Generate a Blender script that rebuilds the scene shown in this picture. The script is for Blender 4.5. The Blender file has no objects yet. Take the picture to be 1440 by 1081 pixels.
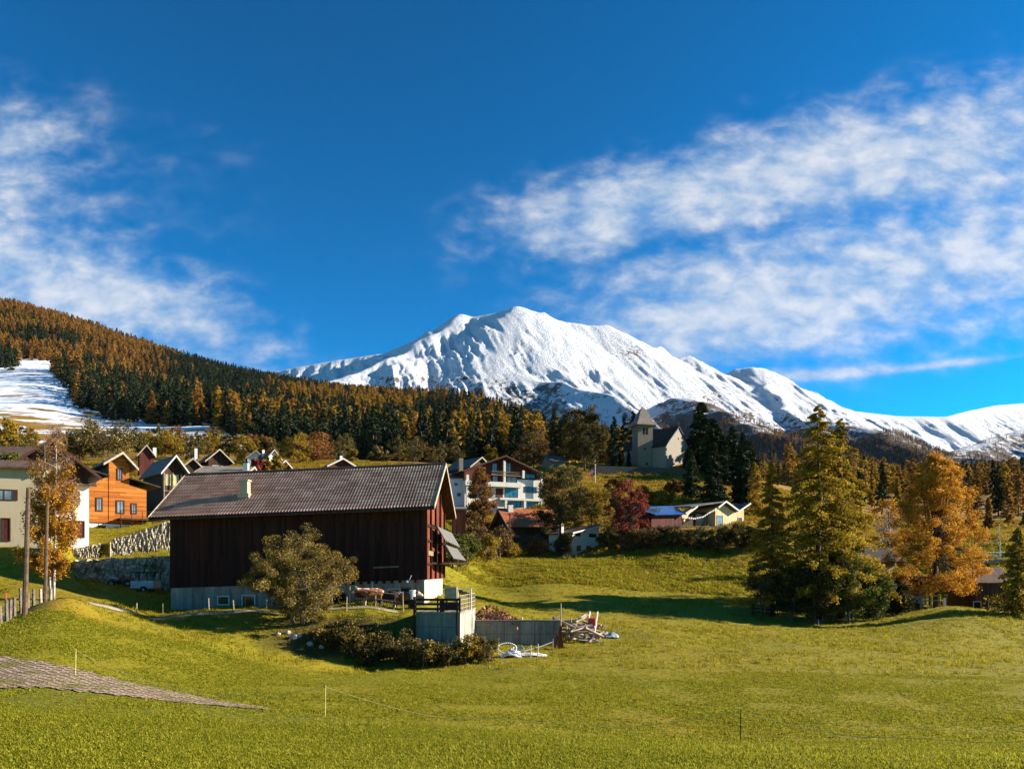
import bpy, math, random
import numpy as np
from mathutils import Vector, Matrix
R = math.radians
SC = bpy.context.scene
COL = SC.collection
F, CX, YH = 1067.0, 720.0, 800.0      # focal length in photo pixels, principal column, eye-level row

# ------------------------------------------------------------------ camera
cam = bpy.data.cameras.new('camera'); camo = bpy.data.objects.new('camera', cam); COL.objects.link(camo)
camo.location = (0, 0, 0); camo.rotation_euler = (R(90), 0, 0)
cam.sensor_width = 36; cam.lens = 36 * F / 1440; cam.shift_y = (YH - 540.5) / 1440
cam.clip_start = 0.3; cam.clip_end = 30000
SC.camera = camo

# ------------------------------------------------------------------ light
SUN_EL, SUN_AZ = 21.0, 7.0            # elevation; degrees behind the picture plane, from the right
S = Vector((math.cos(R(SUN_EL)) * math.cos(R(SUN_AZ)), math.cos(R(SUN_EL)) * math.sin(R(SUN_AZ)), math.sin(R(SUN_EL))))
sl = bpy.data.lights.new('sun', 'SUN'); so = bpy.data.objects.new('sun', sl); COL.objects.link(so)
sl.energy = 5.0; sl.angle = R(0.5); sl.color = (1.0, 0.89, 0.73)
so.rotation_euler = S.to_track_quat('Z', 'Y').to_euler()
SC.view_settings.view_transform = 'Standard'; SC.view_settings.look = 'None'
SC.view_settings.gamma = 1.0; SC.view_settings.exposure = 1.5
SC.cycles.max_bounces = 5; SC.cycles.diffuse_bounces = 2; SC.cycles.glossy_bounces = 2
SC.cycles.transmission_bounces = 3; SC.cycles.transparent_max_bounces = 4

# ------------------------------------------------------------------ node expressions
class E:
    """A socket wrapped so that arithmetic on it adds Math nodes."""
    def __init__(s, nt, v): s.nt = nt; s.v = v
    def _m(s, op, *a, clamp=False):
        n = s.nt.nodes.new('ShaderNodeMath'); n.operation = op; n.use_clamp = clamp
        for i, x in enumerate(a):
            if isinstance(x, E): s.nt.links.new(x.v, n.inputs[i])
            else: n.inputs[i].default_value = x
        return E(s.nt, n.outputs[0])
    def __add__(s, o): return s._m('ADD', s, o)
    __radd__ = __add__
    def __sub__(s, o): return s._m('SUBTRACT', s, o)
    def __rsub__(s, o): return s._m('SUBTRACT', o, s)
    def __mul__(s, o): return s._m('MULTIPLY', s, o)
    __rmul__ = __mul__
    def __truediv__(s, o): return s._m('DIVIDE', s, o)
    def __pow__(s, o): return s._m('POWER', s, o)
    def floor(s): return s._m('FLOOR', s)
    def fract(s): return s._m('FRACT', s)
    def abs(s): return s._m('ABSOLUTE', s)
    def sin(s): return s._m('SINE', s)
    def exp(s): return s._m('EXPONENT', s)
    def max(s, o): return s._m('MAXIMUM', s, o)
    def min(s, o): return s._m('MINIMUM', s, o)
    def gt(s, o): return s._m('GREATER_THAN', s, o)
    def clamp(s): return s._m('ADD', s, 0.0, clamp=True)
    def ss(s, a, b):
        n = s.nt.nodes.new('ShaderNodeMapRange'); n.interpolation_type = 'SMOOTHSTEP'
        s.nt.links.new(s.v, n.inputs[0])
        n.inputs[1].default_value = a; n.inputs[2].default_value = b
        return E(s.nt, n.outputs[0])
def link(nt, a, b): nt.links.new(a.v if isinstance(a, E) else a, b)
def xyz(nt, vec):
    n = nt.nodes.new('ShaderNodeSeparateXYZ'); link(nt, vec, n.inputs[0])
    return [E(nt, o) for o in n.outputs]
def comb(nt, x, y, z):
    n = nt.nodes.new('ShaderNodeCombineXYZ')
    for i, v in enumerate((x, y, z)):
        if isinstance(v, E): nt.links.new(v.v, n.inputs[i])
        else: n.inputs[i].default_value = v
    return E(nt, n.outputs[0])
def noise(nt, vec, scale, detail=4, rough=0.55, dist=0.0, out=0, ntype=None, lac=2.0):
    n = nt.nodes.new('ShaderNodeTexNoise')
    if ntype: n.noise_type = ntype
    if vec is not None: link(nt, vec, n.inputs['Vector'])
    n.inputs['Scale'].default_value = scale; n.inputs['Detail'].default_value = detail
    n.inputs['Roughness'].default_value = rough; n.inputs['Distortion'].default_value = dist
    n.inputs['Lacunarity'].default_value = lac
    return E(nt, n.outputs[out])
def white(nt, a, b=0.0):
    n = nt.nodes.new('ShaderNodeTexWhiteNoise'); n.noise_dimensions = '2D'
    link(nt, comb(nt, a, b, 0.0), n.inputs['Vector'])
    return E(nt, n.outputs[0])
def mix(nt, fac, a, b, mode='MIX'):
    n = nt.nodes.new('ShaderNodeMix'); n.data_type = 'RGBA'; n.blend_type = mode
    for sock, v in ((n.inputs[0], fac), (n.inputs[6], a), (n.inputs[7], b)):
        if isinstance(v, E): nt.links.new(v.v, sock)
        elif isinstance(v, (int, float)): sock.default_value = v
        else: sock.default_value = tuple(v) + ((1,) if len(v) == 3 else ())
    return E(nt, n.outputs[2])
def ramp(nt, fac, stops, interp='LINEAR'):
    n = nt.nodes.new('ShaderNodeValToRGB'); link(nt, fac, n.inputs[0]); cr = n.color_ramp; cr.interpolation = interp
    while len(cr.elements) > 1: cr.elements.remove(cr.elements[-1])
    for i, (p, c) in enumerate(stops):
        e = cr.elements[0] if i == 0 else cr.elements.new(p)
        e.position = p; e.color = tuple(c) + (1,)
    return E(nt, n.outputs[0])
def attr(nt, name):
    n = nt.nodes.new('ShaderNodeAttribute'); n.attribute_name = name
    return E(nt, n.outputs['Fac'])
def bump(nt, height, strength, dist, normal=None):
    n = nt.nodes.new('ShaderNodeBump'); link(nt, height, n.inputs['Height'])
    n.inputs['Strength'].default_value = strength; n.inputs['Distance'].default_value = dist
    if normal is not None: link(nt, normal, n.inputs['Normal'])
    return E(nt, n.outputs[0])
def new_mat(name):
    m = bpy.data.materials.new(name); m.use_nodes = True; nt = m.node_tree
    b = nt.nodes['Principled BSDF']; b.inputs['Roughness'].default_value = 0.85
    b.inputs['Specular IOR Level'].default_value = 0.2
    return m, nt, b
def coords(nt, kind='Object'):
    n = nt.nodes.new('ShaderNodeTexCoord'); return E(nt, n.outputs[kind])
def position(nt):
    n = nt.nodes.new('ShaderNodeNewGeometry'); return E(nt, n.outputs['Position'])

# ------------------------------------------------------------------ sky: Nishita air with high broken cloud
W = bpy.data.worlds.new('World'); SC.world = W; W.use_nodes = True
nt = W.node_tree; bg = nt.nodes['Background']
sky = nt.nodes.new('ShaderNodeTexSky'); sky.sky_type = 'NISHITA'; sky.sun_disc = False
sky.sun_elevation = R(SUN_EL); sky.sun_rotation = R(90 - SUN_AZ)
sky.altitude = 1900; sky.air_density = 1.0; sky.dust_density = 0.15; sky.ozone_density = 3.0
hs = nt.nodes.new('ShaderNodeHueSaturation'); hs.inputs['Hue'].default_value = 0.491; hs.inputs['Saturation'].default_value = 2.35; hs.inputs['Value'].default_value = 7.6
gmn = nt.nodes.new('ShaderNodeGamma'); gmn.inputs[1].default_value = 1.4
pre = nt.nodes.new('ShaderNodeVectorMath'); pre.operation = 'SCALE'; pre.inputs['Scale'].default_value = 0.20
nt.links.new(sky.outputs[0], pre.inputs[0]); nt.links.new(pre.outputs[0], gmn.inputs[0]); nt.links.new(gmn.outputs[0], hs.inputs['Color'])
d = coords(nt, 'Generated'); dx, dy, dz = xyz(nt, d)
front = dy.max(0.05); u = dx / front; t = dz / front          # bearing and height of a sky direction
def cloud_blob(px, py, rx, ry, tilt, amp):
    cu, ct = (px - CX) / F, (YH - py) / F; c, s_ = math.cos(R(tilt)), math.sin(R(tilt))
    a = ((u - cu) * c + (t - ct) * s_) / (rx / F); b = ((t - ct) * c - (u - cu) * s_) / (ry / F)
    return ((a * a + b * b) * -1.0).exp() * amp
mask = (cloud_blob(-20, 205, 140, 85, -8, .95) + cloud_blob(40, 400, 260, 80, -14, 1.1) + cloud_blob(250, 440, 150, 60, -25, .5)
        + cloud_blob(250, 250, 260, 150, 0, .16)
        + cloud_blob(860, 290, 200, 60, 11, .8) + cloud_blob(1180, 225, 340, 85, 13, .95) + cloud_blob(1440, 255, 200, 130, 5, .5)
        + cloud_blob(1260, 400, 400, 105, 8, .95) + cloud_blob(990, 450, 200, 75, 10, .65)
        + cloud_blob(1130, 526, 140, 10, 4, .75) + cloud_blob(1330, 512, 170, 6, 6, .6)
        + cloud_blob(420, 560, 200, 60, -10, .4) + cloud_blob(1030, 330, 200, 16, 10, -.40) + cloud_blob(1250, 300, 120, 16, 5, -.25))
p = comb(nt, u, t * 1.7, 0.0)
n1 = noise(nt, p, 8.0, 9, .62, .15); n2 = noise(nt, p, 19.0, 5, .55, .2); n3 = noise(nt, p, 2.6, 3, .5)
live = (mask * 2.2 + .10).min(1.0)
dens = mask * 1.12 + ((n1 - .5) * 1.6 + (n2 - .5) * 1.15 + (n3 - .5) * .5) * live
cov = dens.ss(.12, 1.42)
cbright = ramp(nt, (n2 * 1.25 + (n1 - .5) * 1.1 + dens * .16 - .22).clamp(), [(.15, (.20, .44, .82)), (.5, (.50, .64, .82)), (.9, (.95, .95, .95))])
SKY_STRENGTH = 0.05
cs = nt.nodes.new('ShaderNodeVectorMath'); cs.operation = 'SCALE'; link(nt, cbright, cs.inputs[0]); cs.inputs['Scale'].default_value = 0.345 / SKY_STRENGTH
final = mix(nt, cov * .78, E(nt, hs.outputs[0]), E(nt, cs.outputs[0]))
link(nt, final, bg.inputs[0]); bg.inputs[1].default_value = SKY_STRENGTH

# ------------------------------------------------------------------ mesh helpers
def P(px, py, Y): return Vector(((px - CX) / F * Y, Y, (YH - py) / F * Y))
def XU(px, Y): return (px - CX) / F * Y
def tag(o, label=None, cat=None, group=None, kind=None):
    if label: o['label'] = label
    if cat: o['category'] = cat
    if group: o['group'] = group
    if kind: o['kind'] = kind
    return o
def link_obj(name, me, parent=None):
    o = bpy.data.objects.new(name, me); COL.objects.link(o)
    if parent is not None: o.parent = parent
    return o
def empty(name, loc, rz=0, label=None, cat=None, group=None):
    o = bpy.data.objects.new(name, None); COL.objects.link(o); o.location = loc; o.rotation_euler = (0, 0, rz)
    o.empty_display_size = .3
    return tag(o, label, cat, group)
def np_mesh(name, v, quads=None, tris=None, mats=(), tint=None, smooth=False, midx=None):
    me = bpy.data.meshes.new(name); v = np.asarray(v, np.float32)
    me.vertices.add(len(v)); me.vertices.foreach_set('co', v.ravel())
    nq = 0 if quads is None else len(quads); nt_ = 0 if tris is None else len(tris)
    loops = np.concatenate([np.asarray(a, np.int32).ravel() for a in (quads, tris) if a is not None])
    tot = np.concatenate([np.full(nq, 4, np.int32), np.full(nt_, 3, np.int32)])
    me.loops.add(len(loops)); me.loops.foreach_set('vertex_index', loops)
    me.polygons.add(nq + nt_)
    st = np.concatenate([[0], np.cumsum(tot)[:-1]]).astype(np.int32)
    me.polygons.foreach_set('loop_start', st); me.polygons.foreach_set('loop_total', tot)
    for m in mats: me.materials.append(m)
    if midx is not None: me.polygons.foreach_set('material_index', np.asarray(midx, np.int32))
    me.update(calc_edges=True); me.validate()
    if smooth: me.polygons.foreach_set('use_smooth', np.ones(nq + nt_, bool))
    if tint is not None:
        a = me.attributes.new('tint', 'FLOAT', 'FACE'); a.data.foreach_set('value', np.asarray(tint, np.float32))
    return me
class MB:
    """Collects simple solids and links them as one mesh object."""
    def __init__(s): s.v = []; s.f = []
    def add(s, vs, fs):
        o = len(s.v); s.v += [Vector(q) for q in vs]; s.f += [tuple(i + o for i in f) for f in fs]; return s
    def box(s, x0, x1, y0, y1, z0, z1):
        return s.add([(x0, y0, z0), (x1, y0, z0), (x1, y1, z0), (x0, y1, z0), (x0, y0, z1), (x1, y0, z1), (x1, y1, z1), (x0, y1, z1)],
                     [(0, 3, 2, 1), (4, 5, 6, 7), (0, 1, 5, 4), (1, 2, 6, 5), (2, 3, 7, 6), (3, 0, 4, 7)])
    def slab(s, a, b, c, d_, th):
        a, b, c, d_ = map(Vector, (a, b, c, d_)); n = (b - a).cross(d_ - a).normalized() * th
        return s.add([a - n, b - n, c - n, d_ - n, a, b, c, d_], [(0, 3, 2, 1), (4, 5, 6, 7), (0, 1, 5, 4), (1, 2, 6, 5), (2, 3, 7, 6), (3, 0, 4, 7)])
    def prism(s, poly, ext):
        n = len(poly); ext = Vector(ext); a = [Vector(q) for q in poly]
        return s.add(a + [q + ext for q in a], [tuple(range(n))[::-1], tuple(range(n, 2 * n))] + [(i, (i + 1) % n, n + (i + 1) % n, n + i) for i in range(n)])
    def bar(s, p, q, r, n=6, r2=None):
        p, q = Vector(p), Vector(q); r2 = r if r2 is None else r2; ax = (q - p)
        if ax.length < 1e-6: return s
        ax.normalize(); up = Vector((0, 0, 1)) if abs(ax.z) < .9 else Vector((1, 0, 0)); a = ax.cross(up).normalized(); b = ax.cross(a)
        vs = []
        for c, rr in ((p, r), (q, r2)):
            for i in range(n):
                t_ = 2 * math.pi * i / n; vs.append(c + (a * math.cos(t_) + b * math.sin(t_)) * rr)
        return s.add(vs, [(i, (i + 1) % n, n + (i + 1) % n, n + i) for i in range(n)] + [tuple(range(n))[::-1], tuple(range(n, 2 * n))])
    def tube(s, pts, r, n=6):
        rr = r if isinstance(r, (list, tuple)) else [r] * len(pts)
        for i in range(len(pts) - 1): s.bar(pts[i], pts[i + 1], rr[i], n, rr[i + 1])
        return s
    def build(s, name, m, parent=None, smooth=False, bevel=0):
        me = bpy.data.meshes.new(name); me.from_pydata([tuple(q) for q in s.v], [], s.f); me.materials.append(m); me.update()
        if smooth: me.polygons.foreach_set('use_smooth', np.ones(len(me.polygons), bool))
        o = link_obj(name, me, parent)
        if bevel:
            b = o.modifiers.new('bevel', 'BEVEL'); b.width = bevel; b.segments = 1
        return o
# value noise on arrays
def _h(ix, iy, seed):
    n = (ix.astype(np.int64) * 374761393 + iy.astype(np.int64) * 668265263 + seed * 974634777) & 0x7fffffff
    n = ((n ^ (n >> 13)) * 1274126177) & 0x7fffffff
    return ((n ^ (n >> 16)) & 0xffff) / 65535.0
def vnoise(x, y, seed=0):
    ix = np.floor(x); iy = np.floor(y); fx = x - ix; fy = y - iy; fx = fx * fx * fx * (fx * (fx * 6 - 15) + 10); fy = fy * fy * fy * (fy * (fy * 6 - 15) + 10)
    a, b, c, e = _h(ix, iy, seed), _h(ix + 1, iy, seed), _h(ix, iy + 1, seed), _h(ix + 1, iy + 1, seed)
    return (a + (b - a) * fx + (c - a) * fy + (a - b - c + e) * fx * fy) * 2 - 1
def fbm(x, y, oct=5, seed=0, gain=.5, ridged=False):
    s_ = 0; a = 1.0; tot = 0
    for i in range(oct):
        n = vnoise(x * 2 ** i + 17.3 * i, y * 2 ** i - 9.1 * i, seed + i)
        if ridged: n = 1 - 2 * np.abs(n)
        s_ = s_ + n * a; tot += a; a *= gain
    return s_ / tot
# ------------------------------------------------------------------ terrain: a smooth surface through surveyed points
Y0 = 20.0
CTRL = []   # (X, Y, Z)
def cp(px, py, Y): CTRL.append(((px - CX) / F * Y, Y, (YH - py) / F * Y))
for x in (-45, -20, 0, 20, 45): CTRL.append((x, -14, -1.5)); CTRL.append((x, 0, -1.75)); CTRL.append((x * .9, 6, -2.45))
for q in [
 # near slope and the dip in front of the barn
 (0,1081,14),(360,1081,14),(720,1081,14),(1080,1081,14.5),(1440,1081,15),(-200,1060,16),(1650,1081,15.5),
 (0,1000,22),(200,1010,22),(457,1010,26),(720,1020,25),(1041,1042,24),(1440,1044,24),(1640,1040,24),
 (0,945,30),(200,968,29),(380,990,28.5),(720,965,38),(1041,990,33),(1400,965,40),(-200,920,32),(1650,960,40),
 (60,905,35),(200,925,37),(300,945,38),(440,930,49),(560,942,46),(720,936,48),(900,930,50),(1100,925,52),(1440,930,55),(1650,925,55),
 (100,843,49),(140,851,51.3),(190,862,55),(0,882,40),(30,869,42),(100,840,47),(60,846,45.5),(-200,865,42),(140,866,46),(200,880,47),(300,900,48),
 # bank under the barn terrace
 (200,868,56),(260,868,57),(300,867,57.5),(360,867,57.5),(440,867,57.5),(520,866,57.5),(570,866,57.5),
 (260,880,54.5),(300,888,54),(360,900,53.8),(440,916,53.5),(520,928,52.5),(570,936,51.5),(620,934,52),
 (240,859,65),(430,861,64.5),(600,850,63.5),(240,856,72),(600,830,74),(560,862,60),(640,900,57.5),
 (700,920,56),(760,917,57),(830,905,60),(800,880,68),(700,868,66),(655,858,66),
 # left: yard, road, slope to the houses
 (120,846,53),(0,862,52.5),(-150,862,52),(100,852,53.5),(50,858,52.5),(0,842,57),(60,842,57.5),(100,836,59.5),(0,800,63),(60,808,63),(170,840,64),(200,830,70),(130,822,70),(-200,815,61),
 (0,776,67),(60,784,67),(-100,772,67),(72,778,67.5),(92,784,69.5),(110,811,73),(230,806,75),(110,786,75.5),(230,783,77),(110,768,78),(225,762,80),(120,752,82),(225,741,85),
 (150,742,95),(210,738,95),(-200,700,85),(30,720,85),
 # right meadow
 (1000,900,66),(900,888,68),(850,880,72),(1100,895,70),(1440,902,72),(1650,900,72),
 (900,852,90),(1000,846,95),(720,856,80),(1060,862,91),(1150,873,89),(1250,866,92),(1330,853,95),(1440,865,92),(1650,870,92),
 (900,815,108),(1000,812,110),(760,825,98),(1060,830,104),(680,835,92),
 (1000,785,122),(900,785,122),(830,790,117),(750,794,114),(660,800,106),(1080,790,120),
 (1440,885,104),(1330,862,104),(1250,850,104),(1330,800,118),(1405,800,113),(1405,787,117),(1440,784,118),(1650,790,118),(1250,800,120),(1150,800,118),
 # village slope, church hill
 (1000,752,131),(920,750,131),(860,770,129),(1060,748,132),(800,780,133),(740,768,135),(690,775,125),(1000,735,145),(880,735,150),
 (640,760,110),(520,770,96),(380,780,96),(300,760,100),(300,715,130),(430,705,130),(250,690,150),(120,670,150),(0,660,150),(-200,640,150),
 (720,735,150),(700,715,166),(640,705,166),(800,700,165),(880,690,175),(960,690,175),(840,672,200),(905,668,206),(960,668,206),(1020,680,200),(1060,700,185),(1150,720,170),
 (900,655,214),(960,655,216),(800,655,212),(905,655,235),(960,657,240),(1050,672,230),
 (1250,760,170),(1400,752,175),(1600,752,175),(1250,715,260),(1400,712,270),(1600,700,270),(1400,690,420),(1600,670,420),(1230,690,420),
 # hillside behind the village
 (0,650,220),(200,650,220),(400,650,220),(600,655,220),(720,660,240),(-250,640,220),
 (40,615,380),(200,612,400),(300,612,400),(400,640,380),(500,645,380),(600,650,380),(700,655,380),(800,658,380),(900,668,400),
 (240,600,470),(60,570,540),(0,545,640),(100,540,660),(-250,570,480),(130,590,520),(40,520,780),(200,585,560),(310,590,520),
 (0,438,1350),(130,472,1350),(240,508,1330),(350,537,1300),(480,560,1200),(560,571,1120),(640,574,1020),(700,586,930),(760,614,840),(810,640,740),(-300,380,1350),(-600,330,1350),
 (200,548,900),(350,575,850),(480,595,750),(600,612,650),(700,630,560),(-300,500,900),(0,490,980),
 (0,440,1700),(240,515,1700),(480,565,1600),(700,620,1350),(810,655,1200),(900,662,800),(960,662,1200),(1050,668,800),(1200,680,800),(1400,680,800),(1600,660,800),
 (900,655,2000),(1100,655,2000),(1300,660,2000),(1500,650,2000),(0,470,2200),(300,550,2200),(600,620,2200),(-600,400,2200),(1750,640,2000)]: cp(*q)
CT = np.array(CTRL, float)
def warp(X, Y): return np.stack([X / (Y + Y0) * 2.2, np.log(Y + Y0)], -1)
cw = warp(CT[:, 0], CT[:, 1]); cg = CT[:, 2] / (CT[:, 1] + Y0)
def tps_k(d2): return d2 * np.log(d2 + 1e-12)
def tps_solve(c, g, lam=2e-4):
    n = len(c); K = tps_k(((c[:, None] - c[None]) ** 2).sum(-1)) + np.eye(n) * lam
    Pm = np.hstack([np.ones((n, 1)), c]); A = np.block([[K, Pm], [Pm.T, np.zeros((3, 3))]])
    return np.linalg.solve(A, np.concatenate([g, np.zeros(3)]))
def tps_eval(c, w, q):
    out = np.empty(len(q))
    for i in range(0, len(q), 20000):
        s_ = q[i:i + 20000]; out[i:i + 20000] = tps_k(((s_[:, None] - c[None]) ** 2).sum(-1)) @ w[:-3] + w[-3] + s_ @ w[-2:]
    return out
tw = tps_solve(cw, cg)
def fan(us, ws):
    U, Wd = np.meshgrid(us, ws); Y = np.exp(Wd) - Y0; X = U * (Y + Y0); return X, Y
def fan_faces(nu, nw):
    i = np.arange(nw - 1)[:, None] * nu + np.arange(nu - 1)[None]; i = i.ravel()
    return np.stack([i, i + 1, i + 1 + nu, i + nu], 1)
NU, NW = 560, 860
us = np.linspace(-1.25, 1.25, NU); ws = np.linspace(math.log(3.0), math.log(2150 + Y0), NW)
GX, GY = fan(us, ws)
GZ = (tps_eval(cw, tw, warp(GX.ravel(), GY.ravel())) * (GY.ravel() + Y0)).reshape(GX.shape)
# two terraces held by dry stone walls between the barn and the houses
pxt = CX + GX / np.maximum(GY, 1) * F; pc = np.clip(pxt, 95, 245)
lb, lt = np.interp(pc, [95, 240], [813, 832]), np.interp(pc, [95, 240], [789, 783]); yu = np.interp(pc, [98, 240], [77.4, 80.6])
ub, ut = np.interp(pc, [95, 240], [790, 774]), np.interp(pc, [95, 140, 240], [771, 765, 732]); hb_ = np.interp(pc, [95, 240], [754, 738])
kn = [np.full_like(GX, 66.), np.full_like(GX, 73.3), np.full_like(GX, 73.9), yu - .2, yu + .5, np.maximum(yu + 5, 87.)]
zk = [(YH - p_) / F * y_ for p_, y_ in zip((lb + 9, lb, lt, ub, ut, hb_), kn)]; tz = zk[0].copy()
for q_ in range(5): f_ = np.clip((GY - kn[q_]) / (kn[q_ + 1] - kn[q_]), 0, 1); tz = np.where(GY >= kn[q_], zk[q_] + (zk[q_ + 1] - zk[q_]) * f_, tz)
def sst(x, a, b): t_ = np.clip((x - a) / (b - a), 0, 1); return t_ * t_ * (3 - 2 * t_)
tmask = sst(pxt, 98, 107) * (1 - sst(pxt, 250, 275)) * sst(GY, 64, 67) * (1 - sst(GY, 86, 92)); GZ = GZ * (1 - tmask) + tz * tmask
rough_ = np.clip((GY - 8) / 60, .12, 1)
yl = np.interp(pxt, [200, 440, 870, 1440], [27.5, 26.3, 19.5, 16.5]) + fbm(GX / 4, GY / 4, 3, 77) * .5; stepw = sst(pxt, 330, 470)
GZ += stepw * .16 * (1 - sst(GY, yl - .35, yl + .35)) * sst(GY, yl - 8, yl - 2)
GZ += fbm(GX / 9, GY / 7, 4, 3) * .10 * rough_ + fbm(GX / 2.2, GY / 2.0, 3, 8) * .035 * np.clip((GY - 4) / 20, .3, 1)
GZ += np.clip((GY - 250) / 400, 0, 1) * fbm(GX / 90, GY / 90, 4, 5) * 6
def gz(X, Y):
    """ground height under a point, read from the terrain mesh"""
    U = X / (Y + Y0); w_ = math.log(Y + Y0)
    a = min(max((U - us[0]) / (us[1] - us[0]), 0), NU - 1.001); b = min(max((w_ - ws[0]) / (ws[1] - ws[0]), 0), NW - 1.001)
    i, j = int(a), int(b); fa, fb = a - i, b - j
    return float(GZ[j, i] * (1 - fa) * (1 - fb) + GZ[j, i + 1] * fa * (1 - fb) + GZ[j + 1, i] * (1 - fa) * fb + GZ[j + 1, i + 1] * fa * fb)
def gza(X, Y):
    U = X / (Y + Y0); w_ = np.log(Y + Y0)
    a = np.clip((U - us[0]) / (us[1] - us[0]), 0, NU - 1.001); b = np.clip((w_ - ws[0]) / (ws[1] - ws[0]), 0, NW - 1.001)
    i, j = a.astype(int), b.astype(int); fa, fb = a - i, b - j
    return GZ[j, i] * (1 - fa) * (1 - fb) + GZ[j, i + 1] * fa * (1 - fb) + GZ[j + 1, i] * (1 - fa) * fb + GZ[j + 1, i + 1] * fa * fb
def G(px, Y, dz=0): x = XU(px, Y); return Vector((x, Y, gz(x, Y) + dz))
# what grows where: dry herbs, winter snow, bare earth (weights per vertex)
PXg = CX + GX / np.maximum(GY, 1) * F; PYg = YH - GZ / np.maximum(GY, 1) * F
nz = fbm(GX / 14, GY / 14, 4, 21); nz2 = fbm(GX / 40, GY / 40, 4, 31)
def sstep(x, a, b): t_ = np.clip((x - a) / (b - a), 0, 1); return t_ * t_ * (3 - 2 * t_)
dry = sstep(GY + nz * 10, 112, 122) * .55
dry = np.maximum(dry, sstep(GY, 124, 140) * .95)
dry = np.maximum(dry, sstep(nz + .9 * np.exp(-((PXg - 1000) / 260) ** 2 - ((GY - 118) / 14) ** 2), .35, .9) * .8)
leftbank = np.exp(-((PXg - 60) / 90) ** 2) * sstep(GY, 40, 45) * (1 - sstep(GY, 60, 63))
dry = np.maximum(dry, leftbank * (.5 + nz))
wall_bank = np.exp(-((PXg - 170) / 75) ** 4) * sstep(GY, 68, 72) * (1 - sstep(GY, 90, 95)); dry = np.maximum(dry, wall_bank * (.55 + .6 * nz))
dry = np.clip(dry, 0, 1)
green = np.exp(-((PXg - 650) / 120) ** 2 - ((GY - 112) / 14) ** 2) * .2
green = np.maximum(green, (1 - sstep(GY - yl + nz * 2, -1.2, .8)))
snow = sstep(GY, 270, 360) * (1 - sstep(PXg, 330, 380)) * (.44 + .22 * sstep(GY, 400, 600)) + .35 * sstep(GY, 600, 900)
earth = np.exp(-((PXg - 470) / 110) ** 4) * sstep(GY, 51, 53) * (1 - sstep(GY, 57.3, 58.2)) * .8
earth = np.maximum(earth, np.exp(-((PXg - 905) / 40) ** 2 - ((GY - 66) / 3) ** 2) * .5)
earth = np.maximum(earth, stepw * np.exp(-((GY - yl) / .55) ** 2) * np.clip(.35 + nz * 1.2 + fbm(GX / 1.1, GY / 1.1, 2, 88), 0, 1))
earth = np.maximum(earth, sstep(GY, 400, 460) * sstep(PXg, 330, 380) * .9)
gm, nt, b = new_mat('meadow')
pos = position(nt); gx, gy, gzz = xyz(nt, pos)
fine = noise(nt, pos, 9.0, 4, .65); mid = noise(nt, pos, .9, 5, .6); big = noise(nt, pos, .12, 4, .55); streak = noise(nt, comb(nt, gx * .35, gy * 1.1, gzz), .8, 4, .6)
c1 = ramp(nt, (fine * .45 + mid * .35 + streak * .3 - .05).clamp(), [(.25, (.095, .098, .003)), (.5, (.215, .175, .004)), (.78, (.33, .255, .012))])
c2 = ramp(nt, (big * .7 + mid * .4 - .05).clamp(), [(.3, (.115, .135, .003)), (.55, (.220, .172, .004)), (.75, (.27, .165, .008))])
grass = mix(nt, .5, c1, c2)
gcol = mix(nt, (attr(nt, 'green') * .85).clamp(), grass, mix(nt, fine.ss(.3, .7), (.060, .072, .002), (.19, .18, .006)))
dcol = ramp(nt, (fine * .5 + mid * .5).clamp(), [(.3, (.10, .055, .006)), (.55, (.26, .140, .010)), (.75, (.38, .22, .035))])
gcol = mix(nt, (attr(nt, 'dry') * (.4 + 1.2 * mid)).clamp(), gcol, dcol)
spots = noise(nt, comb(nt, gx, gy * .7, 3.0), 1.1, 4, .65).ss(.60, .72) * .40
gcol = mix(nt, spots, gcol, (.105, .080, .012))
ecol = ramp(nt, fine, [(.3, (.018, .012, .006)), (.6, (.06, .042, .018)), (.8, (.13, .11, .05))])
gcol = mix(nt, (attr(nt, 'earth') * (.5 + mid)).clamp(), gcol, ecol)
terr = noise(nt, comb(nt, gx * .012, gy * .05, gzz * .10), 1.0, 5, .65, .6)
sn = noise(nt, pos, .06, 5, .6)
sfac = (attr(nt, 'snow') + (terr - .5) * 2.2 + (sn - .5) * .9).ss(.40, .56) * attr(nt, 'snow').gt(.04)
gcol = mix(nt, sfac, gcol, (.74, .78, .84))
link(nt, gcol, b.inputs['Base Color']); b.inputs['Roughness'].default_value = .95
hgt = fine * .5 + noise(nt, pos, 3.0, 4, .6) * .8
link(nt, bump(nt, hgt, .85, .12), b.inputs['Normal'])
gme = np_mesh('ground', np.stack([GX, GY, GZ], -1).reshape(-1, 3), quads=fan_faces(NU, NW), mats=[gm], smooth=True)
for nm, ar in (('dry', dry), ('green', green), ('snow', snow), ('earth', earth)):
    a = gme.attributes.new(nm, 'FLOAT', 'POINT'); a.data.foreach_set('value', ar.astype(np.float32).ravel())
ground = link_obj('ground', gme); tag(ground, kind='structure')

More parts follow.
